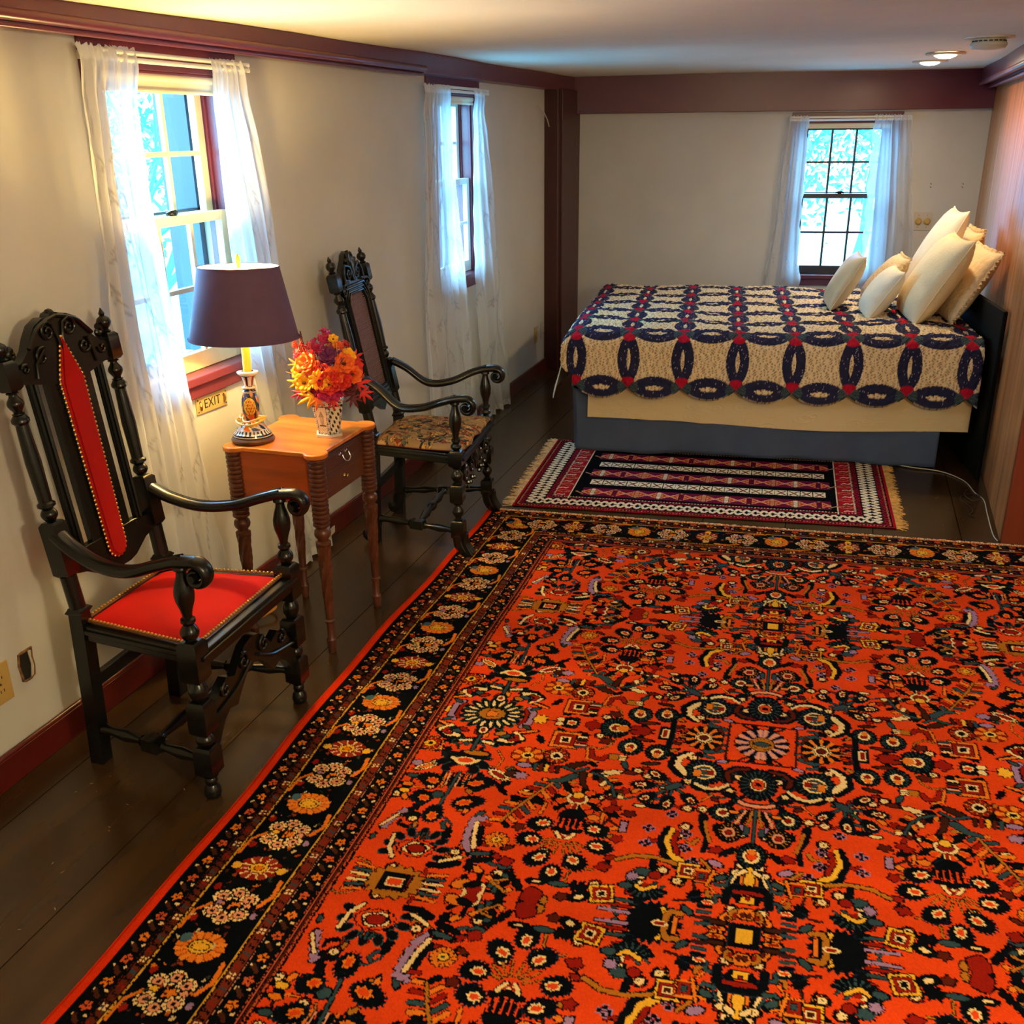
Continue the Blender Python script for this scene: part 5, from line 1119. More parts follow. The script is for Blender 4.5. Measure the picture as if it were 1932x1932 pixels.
def arm(r, sg, yb, yf, m_, hi=0.715, lo=0.655, mid=0.69, fx=0.275):
    body = smooth_path([(back_x(0.7)+0.01, sg*yb, hi), (-0.14, sg*(yb+0.012), hi-0.035), (-0.05, sg*(yb+0.03), lo), (0.05, sg*(yb+0.05), lo+0.005), (0.14, sg*(yf-0.004), mid), (0.21, sg*yf, mid+0.022)], 5)
    c = Vector((0.255, sg*yf, mid-0.012)); sp = []
    for k in range(22):
        t = k/21; a = pi*0.62 - 2*pi*1.12*t; rr = 0.037*(1-0.72*t); sp.append(c + Vector((cos(a)*rr, sg*0.006*t, sin(a)*rr)))
    pts = body[:-1] + sp; n1 = len(body)-1
    rad = [0.0215]*n1 + [0.0215 - 0.0135*k/21 for k in range(22)]
    m = MB(); m.tube(pts, rad, n=12, flat=(1.25, 0.72))
    for off in (-0.014, 0.0, 0.014):
        m.tube([p_ + Vector((0, off, 0.0135 - abs(off)*0.22)) for p_ in body], 0.0038, n=6)
    m.lathe([(0.010, -0.03), (0.012, 0), (0.010, 0.03)], c, c+Vector((0, 1, 0)), n=12)
    return m.build('arm', m_, r, smooth=50)
def back_post(r, sg, yb, yt, m_, z_ball=1.19, fin=True, col=(0.80, 1.07), rake=0.118, sc=0.945):
    """square lower leg, turned raked upper post and finial"""
    foot = Vector((-0.205, sg*yb, 0)); kn = Vector((-0.186, sg*yb, 0.44)); tp = Vector((-0.188-0.7*sc*rake, sg*yt, 0.5+0.70*sc))
    m = MB()
    m.tube([foot, Vector((-0.198, sg*yb, 0.16)), kn, Vector((-0.188, sg*yb, 0.50))], [0.030, 0.029, 0.030, 0.027], n=4, flat=(1, 1.0))
    d = (tp - Vector((-0.188, sg*yb, 0.50))); Lz = d.length; s = lambda z: (z-0.50)*Lz/0.70
    base = Vector((-0.188, sg*yb, 0.50))
    prt = [((s(0.48), s(0.50)), 0.026, 's')] + [(s(0.50), 0.022), (s(0.60), 0.022)] + [((s(0.60), s(0.765)), 0.025, 's')] + bead_(s(0.767), s(0.805), 0.022) + column_(s(0.805), s(col[1]), 0.0205) + vase_(s(col[1]), s(1.135), 0.021) + [((s(1.135), s(1.215)), 0.022, 's')]
    mm = turned([q if not (len(q) == 3) else q for q in prt], base, base + d.normalized()*10)
    m.add(mm.v, mm.f)
    if fin:
        u = d.normalized(); b0 = base + u*s(1.213)
        m.lathe([(0.010, 0), (0.016, 0.006), (0.009, 0.012), (0.018, 0.022), (0.021, 0.032), (0.017, 0.043), (0.007, 0.050), (0.009, 0.056), (0.004, 0.066), (0.001, 0.072)], b0, b0+u, n=16)
    return m.build('back_leg', m_, r, smooth=40)
def common_base(r, wf, wb, m_, feet='ball'):
    xf = 0.205
    for sg in (-1, 1):
        p = (xf, sg*wf, 0); q = (xf, sg*wf, 1)
        if feet == 'ball': ft = [(0, .014), (.004, .021), (.016, .024), (.03, .022), (.042, .014), (.05, .017), (.058, .017), (.064, .013), (.072, .022)]
        else: ft = [(0.075, .020), (0.08, .024)]
        prt = ft + [((0.074, 0.165), 0.0275, 's')] + bead_(0.165, 0.205, 0.0255) + [((0.205, 0.305), 0.0275, 's')] + bead_(0.305, 0.365, 0.026) + [((0.366, 0.485), 0.0285, 's')] + bead_(0.487, 0.532, 0.025) + vase_(0.532, 0.700, 0.026, -1)
        if feet != 'ball':
            prt = [((0.085, 0.165), 0.0275, 's')] + vase_(0.165, 0.245, 0.024) + [((0.245, 0.325), 0.0275, 's')] + vase_(0.325, 0.405, 0.026) + [((0.405, 0.475), 0.0285, 's')] + bead_(0.477, 0.505, 0.023) + vase_(0.505, 0.684, 0.026, -1)
        m = turned(prt, p, q)
        if feet == 'spanish':
            m.tube(smooth_path([(xf, sg*wf, 0.10), (xf+0.006, sg*wf, 0.06), (xf+0.03, sg*wf, 0.02), (xf+0.045, sg*wf, 0.012)], 4), [0.034]*4+[0.036]*4+[0.032]*4+[0.018], n=8, flat=(1, 0.8))
            for dy in (-0.02, 0, 0.02): m.tube(smooth_path([(xf+0.03, sg*wf+dy*0.7, 0.105), (xf+0.033, sg*wf+dy, 0.06), (xf+0.058, sg*wf+dy*1.2, 0.016)], 4), 0.009, n=7)
        m.build('front_leg', m_, r, smooth=40)
    # H stretcher
    for sg in (-1, 1):
        a = Vector((-0.198, sg*wb, 0.115)); b = Vector((xf, sg*wf, 0.115)); L = (b-a).length
        prt = [(0.02, .013), (0.03, .018), (0.06, .013), (L*.28, .018), (L*.40, .011), (L*.42, .016)] + [((L*.43, L*.60), 0.019, 's')] + [(L*.61, .016), (L*.63, .011), (L*.78, .018), (L-0.05, .012), (L-0.03, .015)]
        turned(prt, a, b, 12).build('side_stretcher', m_, r, smooth=40)
    a = Vector((0.01, -(wf+wb)/2, 0.115)); b = Vector((0.01, (wf+wb)/2, 0.115)); L = (b-a).length
    turned([(0.018, .010), (0.03, .016), (0.05, .010), (L*.28, .019), (L*.42, .011), (L*.46, .019), (L*.5, .021), (L*.54, .019), (L*.58, .011), (L*.72, .019), (L-.05, .010), (L-.03, .016), (L-.018, .010)], a, b, 14).build('cross_stretcher', m_, r, smooth=40)
    m = MB(); m.box((-0.208, -wb, 0.235), (-0.185, wb, 0.275)); m.build('back_stretcher', m_, r, smooth=0, bevel=0.004)
def seat_frame(r, wf, wb, z0, z1, m_):
    m = MB(); x0, x1 = -0.205, 0.232; o = 0.010
    m.prism([(x0, -wb-o), (x1, -wf-o+0.012), (x1, wf+o-0.012), (x0, wb+o)], lambda u, v, d: (u, v, d), z0, z1)
    m.prism([(x0, -wb-o-.006), (x1+.008, -wf-o+0.006), (x1+.008, wf+o-0.006), (x0, wb+o+.006)], lambda u, v, d: (u, v, d), z1-0.024, z1-0.010)
    m.build('seat_frame', m_, r, smooth=0, bevel=0.003)
BKS, BKR = 1.0, 0.118
def bk(y, z, d):
    z = 0.5+(z-0.5)*BKS if z > 0.5 else z
    return Vector((-0.188-max(0, z-0.5)*BKR+d, y, z))
# ---------------- red velvet armchair
r = root('armchair', 'black carved armchair with red velvet seat and red back panel, nearest the camera', 'chair', (-1.71, 2.105, 0), 0.030)
wf, wb = 0.250, 0.190
common_base(r, wf, wb, M_black, 'ball'); seat_frame(r, wf, wb, 0.405, 0.450, M_black)
m = MB(); x0, x1 = -0.185, 0.205; n = 12; P = []
for j in range(n+1):
    u = j/n; hw = (wb-0.006) + (wf-0.016-(wb-0.006))*u; row = []
    for i in range(n+1):
        v = i/n*2-1; e = (1-abs(v)**8)*(1-abs(2*u-1)**8); row.append((x0+(x1-x0)*u, v*hw, 0.447+0.016*e+0.006*sin(pi*u)*cos(v*pi/2)))
    P.append(row)
m.grid(P); m.build('seat', M_red, r, smooth=180, label='red velvet seat')
def nails(pts, step, parent, ax, rr=0.0042, name='nail_trim', m_=None):
    m = MB(); pts = [Vector(p) for p in pts]; ax = Vector(ax)
    for a, b in zip(pts[:-1], pts[1:]):
        k = max(1, int((b-a).length/step))
        for i in range(k):
            c = a.lerp(b, (i+0.5)/k); s = ax.orthogonal().normalized(); t = ax.cross(s); vs = [c + ax*rr*0.75]; 
            for q in range(6): vs.append(c + (s*cos(q*pi/3)+t*sin(q*pi/3))*rr*0.7 + ax*rr*0.5)
            for q in range(6): vs.append(c + (s*cos(q*pi/3)+t*sin(q*pi/3))*rr)
            fs = [(0, 1+q, 1+(q+1) % 6) for q in range(6)] + [(1+q, 7+q, 7+(q+1) % 6, 1+(q+1) % 6) for q in range(6)]; m.add(vs, fs)
    o = m.build(name, m_ or M_nail, parent, smooth=60); return o
cz = 0.457; A_, B_, C_, D_ = (x0+.004, -wb+.010, cz), (x1-.004, -wf+.022, cz), (x1-.004, wf-.022, cz), (x0+.004, wb-.010, cz)
m = MB(); m.tube([A_, B_, C_, D_, A_], 0.006, n=6, flat=(1.1, 0.6)); m.build('gimp', M_gimp, r, smooth=60)
nails([(a, b, c_+0.005) for a, b, c_ in (A_, B_, C_, D_, A_)], 0.0125, r, (0, 0, 1), rr=0.0050)
for sg in (-1, 1): back_post(r, sg, wb, wb+0.008, M_black, sc=0.945); arm(r, sg, wb+0.008, wf+0.004, M_black)
# front scrolled stretcher
def front_board(r, prof, x, th, m_, extra=None):
    m = MB(); top = prof; bot = [(y, z-0.105+0.02*cos(y*9)) for y, z in reversed(prof)]
    m.prism(top+bot, lambda u, v, d: Vector((x+d, u, v)), -th/2, th/2)
    if extra: extra(m)
    return m.build('front_stretcher', m_, r, smooth=30, bevel=0.003)
prof = [(-wf+0.02, 0.245), (-0.20, 0.262), (-0.17, 0.300), (-0.14, 0.315), (-0.10, 0.298), (-0.075, 0.325), (-0.04, 0.358), (0, 0.368), (0.04, 0.358), (0.075, 0.325), (0.10, 0.298), (0.14, 0.315), (0.17, 0.300), (0.20, 0.262), (wf-0.02, 0.245)]
def ex_(m):
    for sg in (-1, 1):
        scroll(m, (0.221, sg*0.155, 0.285), 0.022, 1.3, 0.006, (0, 1, 0), a0=pi/2, sgn=-sg)
        scroll(m, (0.221, sg*0.055, 0.318), 0.026, 1.3, 0.006, (0, 1, 0), a0=pi/2, sgn=sg)
        m.tube(smooth_path([(0.221, sg*0.22, 0.235), (0.221, sg*0.16, 0.245), (0.221, sg*0.09, 0.262), (0.221, sg*0.02, 0.30)], 4), 0.006, n=8)
front_board(r, prof, 0.205, 0.026, M_black, ex_)
# crest rail with arched carving
H = [(0.185, 1.115), (0.185, 1.155), (0.150, 1.165), (0.125, 1.185), (0.105, 1.215), (0.080, 1.243), (0.045, 1.258), (0.022, 1.256), (0.015, 1.264), (0, 1.268)]
top = H + [(-a, b) for a, b in reversed(H[:-1])]; low = [(-0.12, 1.10), (-0.07, 1.088), (0.07, 1.088), (0.12, 1.10)]
m = MB(); m.prism(top+low, bk, -0.014, 0.014)
d = 0.017
for sg in (-1, 1):
    scroll(m, bk(sg*0.040, 1.222, d), 0.026, 1.4, 0.0052, (0, 1, 0), a0=pi*0.5, sgn=-sg, lead=[bk(sg*0.006, 1.150, d), bk(sg*0.008, 1.20, d), bk(sg*0.02, 1.238, d)])
    scroll(m, bk(sg*0.082, 1.165, d), 0.025, 1.3, 0.0050, (0, 1, 0), a0=pi*0.3, sgn=-sg, lead=[bk(sg*0.115, 1.115, d), bk(sg*0.108, 1.15, d)])
    scroll(m, bk(sg*0.148, 1.145, d), 0.016, 1.1, 0.0045, (0, 1, 0), a0=pi*0.9, sgn=sg)
    m.tube(smooth_path([bk(sg*0.12, 1.192, d), bk(sg*0.095, 1.218, d), bk(sg*0.075, 1.236, d), bk(sg*0.04, 1.250, d), bk(0, 1.258, d)], 4), 0.006, n=8)
    scroll(m, bk(sg*0.165, 1.185, 0), 0.014, 1.0, 0.010, (0, 1, 0), a0=pi*0.5, sgn=-sg)
m.ball(bk(0, 1.262, 0), 0.014, 10); m.build('crest_rail', M_black, r, smooth=35)
m = MB(); L = [(-0.185, 0.640), (-0.185, 0.595), (-0.130, 0.580), (-0.075, 0.548), (-0.045, 0.540), (0.045, 0.540), (0.075, 0.548), (0.130, 0.580), (0.185, 0.595), (0.185, 0.640), (0.10, 0.648), (-0.10, 0.648)]
m.prism(L, bk, -0.012, 0.012); m.build('lower_back_rail', M_black, r, smooth=30, bevel=0.003)
m = MB(); m.prism([(-0.080, 0.575), (0.080, 0.575), (0.084, 1.11), (-0.084, 1.11)], bk, -0.009, 0.011); m.build('splat', M_black, r, smooth=0, bevel=0.002)
pan = [(0.034*sin(t), 0.605-0.034*cos(t)+0.005) for t in np.linspace(-pi/2, pi/2, 9)] + [(0.043, 1.09), (0.0, 1.205), (-0.043, 1.09)]
m = MB(); m.prism(pan, bk, 0.011, 0.021); ins = [(a*0.82, 0.88+(b-0.88)*0.975) for a, b in pan]; m.prism(ins, bk, 0.021, 0.026); m.build('back_panel', M_redb, r, smooth=30, bevel=0.002, label='red velvet back panel')
m = MB(); pc = pan + [pan[0]]; m.tube([bk(a, b, 0.013) for a, b in pc], 0.0045, n=6); m.build('gimp', M_black, r, smooth=60)
nails([bk(a*1.06, b+(0.003 if b > 1.1 else 0), 0.0175) for a, b in pc], 0.0125, r, (1, 0, 0.1), rr=0.0050)
for y in (-0.130, 0.130):
    m = MB(); m.tube([bk(y*0.97, 0.63, 0), bk(y, 1.12, 0)], 0.0165, n=8, flat=(1, 0.5))
    for e in (-0.008, 0.008): m.tube([bk(y*0.97+e, 0.63, 0.006), bk(y+e, 1.12, 0.006)], 0.0065, n=6); m.build('spindle', M_black, r, smooth=50)
# ---------------- cane-backed armchair
BKS, BKR = 0.95, 0.19
r = root('armchair', 'black armchair with caned back, scrolled crest and tapestry seat pad, beyond the table', 'chair', (-1.672, 3.835, 0.002), 0.115)
wf, wb = 0.272, 0.178
common_base(r, wf, wb, M_black2, 'spanish'); seat_frame(r, wf, wb, 0.408, 0.452, M_black2)
for sg in (-1, 1):
    back_post(r, sg, wb, wb+0.002, M_black2, rake=0.19, sc=0.93); arm(r, sg, wb+0.004, wf+0.004, M_black2, hi=0.735, lo=0.632, mid=0.672)
    m = MB(); m.tube(smooth_path([(-0.2, sg*wb, 0.10), (-0.212, sg*wb, 0.05), (-0.25, sg*wb, 0.018)], 4), [0.03]*5+[0.034, 0.034, 0.03, 0.02], n=8); m.build('back_foot', M_black2, r, smooth=50)
prof = [(-wf+0.02, 0.345), (-0.215, 0.375), (-0.19, 0.395), (-0.155, 0.385), (-0.13, 0.355), (-0.10, 0.365), (-0.075, 0.392), (-0.045, 0.388), (-0.03, 0.405), (0, 0.415), (0.03, 0.405), (0.045, 0.388), (0.075, 0.392), (0.10, 0.365), (0.13, 0.355), (0.155, 0.385), (0.19, 0.395), (0.215, 0.375), (wf-0.02, 0.345)]
def ex2(m):
    for sg in (-1, 1):
        scroll(m, (0.220, sg*0.185, 0.345), 0.035, 1.4, 0.009, (0, 1, 0), a0=pi/2, sgn=-sg); scroll(m, (0.220, sg*0.085, 0.345), 0.028, 1.3, 0.008, (0, 1, 0), a0=pi/2, sgn=sg)
        for k in range(4): m.ball((0.222, sg*(0.045+0.035*k), 0.285+0.01*(k % 2)), 0.011, 8)
    for k in range(-3, 4): m.tube([(0.218, 0.0, 0.31), (0.224, k*0.012, 0.36), (0.218, k*0.018, 0.398-abs(k)*0.006)], [0.004, 0.007, 0.004], n=7)
front_board(r, prof, 0.205, 0.03, M_black2, ex2)
# crest: palmette between scrolls
BKS, BKR = 0.95, 0.19
d = 0.016; m = MB()
m.prism([(0.158, 1.090), (0.165, 1.13), (0.120, 1.16), (0.100, 1.205), (0.060, 1.235), (0.035, 1.262), (0, 1.275), (-0.035, 1.262), (-0.060, 1.235), (-0.100, 1.205), (-0.120, 1.16), (-0.165, 1.13), (-0.158, 1.090), (-0.10, 1.10), (-0.075, 1.135), (0.075, 1.135), (0.10, 1.10)], bk, -0.012, 0.010)
for sg in (-1, 1):
    scroll(m, bk(sg*0.052, 1.185, d), 0.028, 1.6, 0.0065, (0, 1, 0), a0=pi*0.45, sgn=sg, lead=[bk(sg*0.108, 1.14, d), bk(sg*0.105, 1.19, d), bk(sg*0.08, 1.222, d)])
    scroll(m, bk(sg*0.132, 1.118, d), 0.026, 1.5, 0.0065, (0, 1, 0), a0=pi*0.5, sgn=-sg, lead=[bk(sg*0.075, 1.150, d), bk(sg*0.10, 1.147, d)])
    m.tube(smooth_path([bk(sg*0.008, 1.155, d), bk(sg*0.018, 1.21, d), bk(sg*0.022, 1.25, d), bk(sg*0.012, 1.268, d)], 4), [0.005]*6+[0.009]*6+[0.007], n=8)
    m.tube(smooth_path([bk(sg*0.004, 1.15, d), bk(sg*0.040, 1.225, d), bk(sg*0.052, 1.243, d)], 4), [0.004]*4+[0.009]*4+[0.006], n=8)
m.tube([bk(0, 1.15, d), bk(0, 1.22, d+0.004), bk(0, 1.278, d-0.006)], [0.004, 0.010, 0.007], n=8); m.build('crest_rail', M_black2, r, smooth=40)
# frame of the caned panel
out = [(-0.132, 0.630), (0.132, 0.630), (0.138, 1.085), (0.100, 1.132), (-0.100, 1.132), (-0.138, 1.085)]; inn = [(-0.100, 0.668), (0.100, 0.668), (0.105, 1.060), (0.074, 1.098), (-0.074, 1.098), (-0.105, 1.060)]
m = MB(); n = 6; vs = []
for dd in (-0.012, 0.012): vs += [bk(a, b, dd) for a, b in out] + [bk(a, b, dd) for a, b in inn]
fs = []
for i in range(n):
    j = (i+1) % n; fs += [(i, n+i, n+j, j), (2*n+i, 2*n+j, 3*n+j, 3*n+i), (i, j, 2*n+j, 2*n+i), (n+i, 3*n+i, 3*n+j, n+j)]
m.add(vs, fs)
for k, rr in ((0.0, 0.006), (0.5, 0.0045), (0.95, 0.005)):
    lp = [bk(a+(c-a)*k, b+(e-b)*k, 0.013) for (a, b), (c, e) in zip(out, inn)]; m.tube(lp+[lp[0]], rr, n=7)
m.prism([(-0.132, 0.632), (0.132, 0.632), (0.132, 0.605), (0.06, 0.602), (0.035, 0.580), (0.0, 0.560), (-0.035, 0.580), (-0.06, 0.602), (-0.132, 0.605)], bk, -0.011, 0.012)
m.build('back_frame', M_black2, r, smooth=35)
M_cane = mat('woven_cane', srgb(120, 88, 84), 0.6, var=0.15, vscale=60)
m = MB()
for k in range(17):
    y = -0.102 + 0.204*k/16; m.tube([bk(y, 0.66, 0.001*(k % 2)), bk(y*1.02, 1.095-0.035*(abs(y) > 0.08), 0.001*(k % 2))], 0.0030, n=4)
for k in range(44):
    z = 0.668 + 0.43*k/43; w = 0.105 if z < 1.065 else 0.105-(z-1.065)*0.9; m.tube([bk(-w, z, 0.002), bk(w, z, 0.002)], 0.0028, n=4)
for sg in (-1, 1):
    for k in range(0):
        z = 0.62 + 0.49*k/33; a = (-0.08, z-0.05); b = (0.08, z+0.05); za, zb = (a[1], b[1]) if sg > 0 else (b[1], a[1])
        if min(za, zb) < 0.66 or max(za, zb) > 1.09: continue
        m.tube([bk(-0.08, za, 0.004), bk(0.08, zb, 0.004)], 0.0014, n=4)
m.build('cane_panel', M_cane, r, smooth=0, label='woven brown cane panel')
for sg in (-1, 1):
    m = MB(); m.lathe([(0.004, 0), (0.016, 0.001), (0.018, 0.006), (0.014, 0.009)], bk(sg*wb, 1.145, 0), bk(sg*wb, 1.145, 1), n=4, sq=True); m.build('block_facet', M_black2, r, smooth=0)
# tapestry pad
pn = Paint(0.5, 0.5, 0.002, lin(176, 136, 84)); rr = np.random.RandomState(21)
cols = [lin(34, 26, 20), lin(216, 140, 72), lin(150, 116, 66), lin(110, 106, 76), lin(226, 176, 110), lin(150, 60, 30), lin(58, 50, 40), lin(214, 160, 70)]
for k in range(330):
    cx, cy = rr.uniform(0, .5, 2); pn.ell(cx, cy, rr.uniform(.008, .026), rr.uniform(.004, .012), cols[rr.randint(8)], rr.uniform(0, pi), ol=0.0018, oc=lin(30, 24, 20), serr=0.2, ns=7)
for k in range(60):
    cx, cy, t = rr.uniform(0, .5), rr.uniform(0, .5), rr.uniform(0, 6); pn.line([(cx+0.02*i*cos(t+0.7*i), cy+0.02*i*sin(t+0.7*i)) for i in range(4)], 0.003, cols[rr.randint(8)], ol=0.0015)
u = np.linspace(0, 1, 190); w = np.linspace(-1, 1, 190); Ug, Wg = np.meshgrid(u, w, indexing='ij')
hw = (wb+0.004) + (wf-0.020-wb)*Ug; ed = (1-np.abs(Wg)**6)*(1-np.abs(2*Ug-1)**6)
gx = -0.18 + 0.405*Ug + 0.006*np.sin(Wg*9); gy = Wg*hw; gz = 0.458 + 0.030*np.clip(ed, 0, 1)**0.6 + 0.006*np.sin(Wg*7+1)*np.sin(Ug*8) + 0.005*np.sin(Wg*14+Ug*3)*(1-ed)
Cc = pn.C[np.clip((Ug*0.42/0.002).astype(int), 0, 249), np.clip(((Wg+1)*0.24/0.002).astype(int), 0, 249)]
pad = root('seat_pad', 'brown and gold tapestry seat pad lying on the cane-backed chair', 'cushion', (0, 0, 0)); pad.location = r.location; pad.rotation_euler = r.rotation_euler
dense('cover', gx, gy, gz, Cc, mat('tapestry_weave', (1, 1, 1, 1), 0.95, attr='pattern', bump=0.5, bscale=500), pad, solid=0.004)
m = MB(); L = [(gx[0, i], gy[0, i], gz[0, i]) for i in range(0, 190, 6)] + [(gx[j, -1], gy[j, -1], gz[j, -1]) for j in range(0, 190, 6)] + [(gx[-1, i], gy[-1, i], gz[-1, i]) for i in range(189, -1, -6)] + [(gx[j, 0], gy[j, 0], gz[j, 0]) for j in range(189, -1, -6)]
m.tube(L, 0.0035, n=6); m.build('piping', mat('red_piping', srgb(120, 36, 18), 0.7), pad, label='dark red piping')
m = MB(); m.prism([(-0.175, -wb+0.01), (0.20, -wf+0.03), (0.20, wf-0.03), (-0.175, wb-0.01)], lambda a, b, d_: (a, b, d_), 0.453, 0.466); m.build('pad_base', M_dark, pad, smooth=0)

# ================================================================ SIDE TABLE
TX0, TX1, TY0, TY1, TH = -1.905, -1.545, 2.665, 3.035, 0.732
r = root('side_table', 'cherry side table with ring-turned legs and two drawers between the armchairs', 'table', (0, 0, 0))
lx = (TX0+0.028, TX1-0.022); ly = (TY0+0.020, TY1+0.012)
def lobed(x0, x1, y0, y1, R):
    out = []
    for cx, cy, a0 in ((x1, y0, -pi*0.75), (x1, y1, -pi*0.25), (x0, y1, pi*0.25), (x0, y0, pi*0.75)):
        for k in range(11): a = a0 + (pi*1.0)*k/10 - pi*0.25+pi*0.25*0; a = a0 - pi*0.0 + pi*0.0 + (k/10-0.0)*pi*1.0; out.append((cx+R*cos(a), cy+R*sin(a)))
    return out
def lobe_out(x0, x1, y0, y1, R, ins):
    out = []
    for (cx, cy), mid in (((x1, y0), -pi/4), ((x1, y1), pi/4), ((x0, y1), 3*pi/4), ((x0, y0), -3*pi/4)):
        for k in range(13): a = mid + (k/12-0.5)*pi*1.22; out.append((cx+R*cos(a), cy+R*sin(a)))
    # pull the straight sides in between lobes
    return out
m = MB(); P = lobe_out(lx[0]+0.004, lx[1]-0.002, ly[0]+0.004, ly[1]-0.004, 0.040, 0.02)
m.prism(P, lambda u, v, d_: (u, v, d_), TH-0.017, TH); m.build('table_top', M_top, r, smooth=30, bevel=0.004, label='honey brown glossy top')
cz0, cz1 = 0.548, TH-0.017
m = MB(); m.box((lx[0], ly[0]-0.004, cz0), (lx[1], ly[0]+0.010, cz1)); m.box((lx[0], ly[1]-0.010, cz0), (lx[1], ly[1]+0.004, cz1)); m.box((lx[0]-0.004, ly[0], cz0), (lx[0]+0.010, ly[1], cz1))
m.build('case_panel', M_cherry, r, smooth=0, bevel=0.001)
m = MB(); xf = lx[1]-0.008; m.box((xf-0.012, ly[0], cz1-0.014), (xf+0.004, ly[1], cz1)); m.box((xf-0.012, ly[0], 0.630), (xf+0.006, ly[1], 0.640)); m.box((xf-0.012, ly[0], cz0), (xf+0.004, ly[1], cz0+0.012)); m.box((xf-0.016, ly[0], cz0), (xf-0.012, ly[1], cz1)); m.build('drawer_rails', M_cherryd, r, smooth=0, bevel=0.001)
for k, (a, b) in enumerate(((0.641, cz1-0.015), (cz0+0.013, 0.629))):
    m = MB(); m.box((xf-0.010, ly[0]+0.030, a), (xf+0.006, ly[1]-0.030, b)); m.box((xf+0.006, ly[0]+0.040, a+0.010), (xf+0.008, ly[1]-0.040, b-0.010)); o = m.build('drawer', M_cherryd, r, smooth=0, bevel=0.0015)
    ym = (ly[0]+ly[1])/2; zc = (a+b)/2
    if k == 0:
        m = MB(); 
        for dy in (-0.022, 0.022): m.lathe([(0.009, 0), (0.008, 0.003), (0.004, 0.005), (0.004, 0.012)], (xf+0.008, ym+dy, zc+0.006), (xf+1, ym+dy, zc+0.006), n=14)
        m.tube(smooth_path([(xf+0.018, ym-0.022, zc+0.006), (xf+0.026, ym-0.02, zc-0.012), (xf+0.028, ym, zc-0.020), (xf+0.026, ym+0.02, zc-0.012), (xf+0.018, ym+0.022, zc+0.006)], 5), 0.0026, n=8); m.build('bail_pull', M_steel, o)
    else:
        m = MB(); m.lathe([(0.008, 0), (0.007, 0.003), (0.004, 0.006), (0.008, 0.014), (0.006, 0.018), (0.0, 0.019)], (xf+0.008, ym, zc), (xf+1, ym, zc), n=14, cap=False); m.build('knob', M_brass, o)
for x in lx:
    for y in ly:
        m = MB(); pf = [(0.026, TH-0.017)]; z = TH-0.020
        pf = []; nr = 15; z0, z1 = 0.475, TH-0.017
        for k in range(nr):
            a = z0 + (z1-z0)*k/nr; b = z0 + (z1-z0)*(k+1)/nr; h = b-a
            pf += [(0.0235, a), (0.0285, a+h*0.22), (0.0295, a+h*0.5), (0.0285, a+h*0.78), (0.0235, b-0.0005)]
        low = [(0.012, 0.0), (0.0135, 0.004), (0.015, 0.02), (0.017, 0.05), (0.0125, 0.056), (0.013, 0.115), (0.019, 0.119), (0.019, 0.125), (0.0135, 0.129), (0.015, 0.20)]
        m.lathe([(r_, z_) for r_, z_ in low], (x, y, 0), (x, y, 1), n=18)
        # twisted rope section
        vs = []; fs = []; N = 24; K = 60
        for j in range(K+1):
            t = j/K; zz = 0.185 + 0.225*t; rb = 0.0145 + 0.0085*t
            for i in range(N):
                a = 2*pi*i/N; rr_ = rb*(1+0.13*cos(6*a - 60*zz*1.15)); vs.append((x+rr_*cos(a), y+rr_*sin(a), zz))
        for j in range(K):
            for i in range(N): fs.append((j*N+i, j*N+(i+1) % N, (j+1)*N+(i+1) % N, (j+1)*N+i))
        m.add(vs, fs)
        m.lathe([(0.020, 0.405), (0.026, 0.412), (0.026, 0.419), (0.018, 0.424), (0.018, 0.430), (0.026, 0.440), (0.0285, 0.450), (0.026, 0.462), (0.018, 0.470), (0.020, 0.476)], (x, y, 0), (x, y, 1), n=20)
        m.lathe(pf, (x, y, 0), (x, y, 1), n=22); m.build('leg', M_cherryd, r, smooth=40)

# ================================================================ LAMP
lp = root('table_lamp', 'lit table lamp with dark purple shade and painted candlestick base on the side table', 'lamp', (-1.838, 2.748, TH)); lp.rotation_euler = (-0.040, 0, 0)
M_lampw = mat('lamp_ivory_glaze', srgb(206, 190, 168), 0.25); M_lbase = mat('lamp_wood_base', srgb(58, 38, 34), 0.35)
m = MB(); m.lathe([(0.060, 0), (0.070, 0.003), (0.072, 0.010), (0.068, 0.016), (0.060, 0.018)], n=36); m.build('base_plinth', M_lbase, lp)
def paint_lathe(name, prof, parent, painter, n=150, m_name='painted_porcelain'):
    prof = np.array(prof, float); t = np.linspace(0, len(prof)-1, 160); rr_ = np.interp(t, range(len(prof)), prof[:, 0]); zz = np.interp(t, range(len(prof)), prof[:, 1])
    th = np.linspace(0, 2*pi, n); TH_, R_ = np.meshgrid(th, rr_); _, Z_ = np.meshgrid(th, zz)
    return dense(name, R_*np.cos(TH_), R_*np.sin(TH_), Z_, painter(TH_, Z_), mat(m_name, (1, 1, 1, 1), 0.18, attr='pattern', coat=0.3), parent)
BLU = lin(34, 42, 92); WHI = lin(222, 212, 196); ORG = lin(226, 112, 30); GLD = lin(232, 178, 60)
def pt_base(T, Z):
    C = np.ones(T.shape+(3,))*WHI; 
    C[(Z > 0.024) & (Z < 0.030)] = np.array(BLU)*0.5
    q = (Z > 0.030) & (Z < 0.042); C[q] = np.where((np.sin(T[q]*26) > 0)[:, None], BLU*0.4, WHI)
    q = Z >= 0.044; w = np.sin(3*T)*np.sin(Z*110) + 0.6*np.sin(7*T+Z*160); C[q] = np.where((w[q] > 0.35)[:, None], BLU, np.where((w[q] < -0.5)[:, None], ORG, WHI)); return C
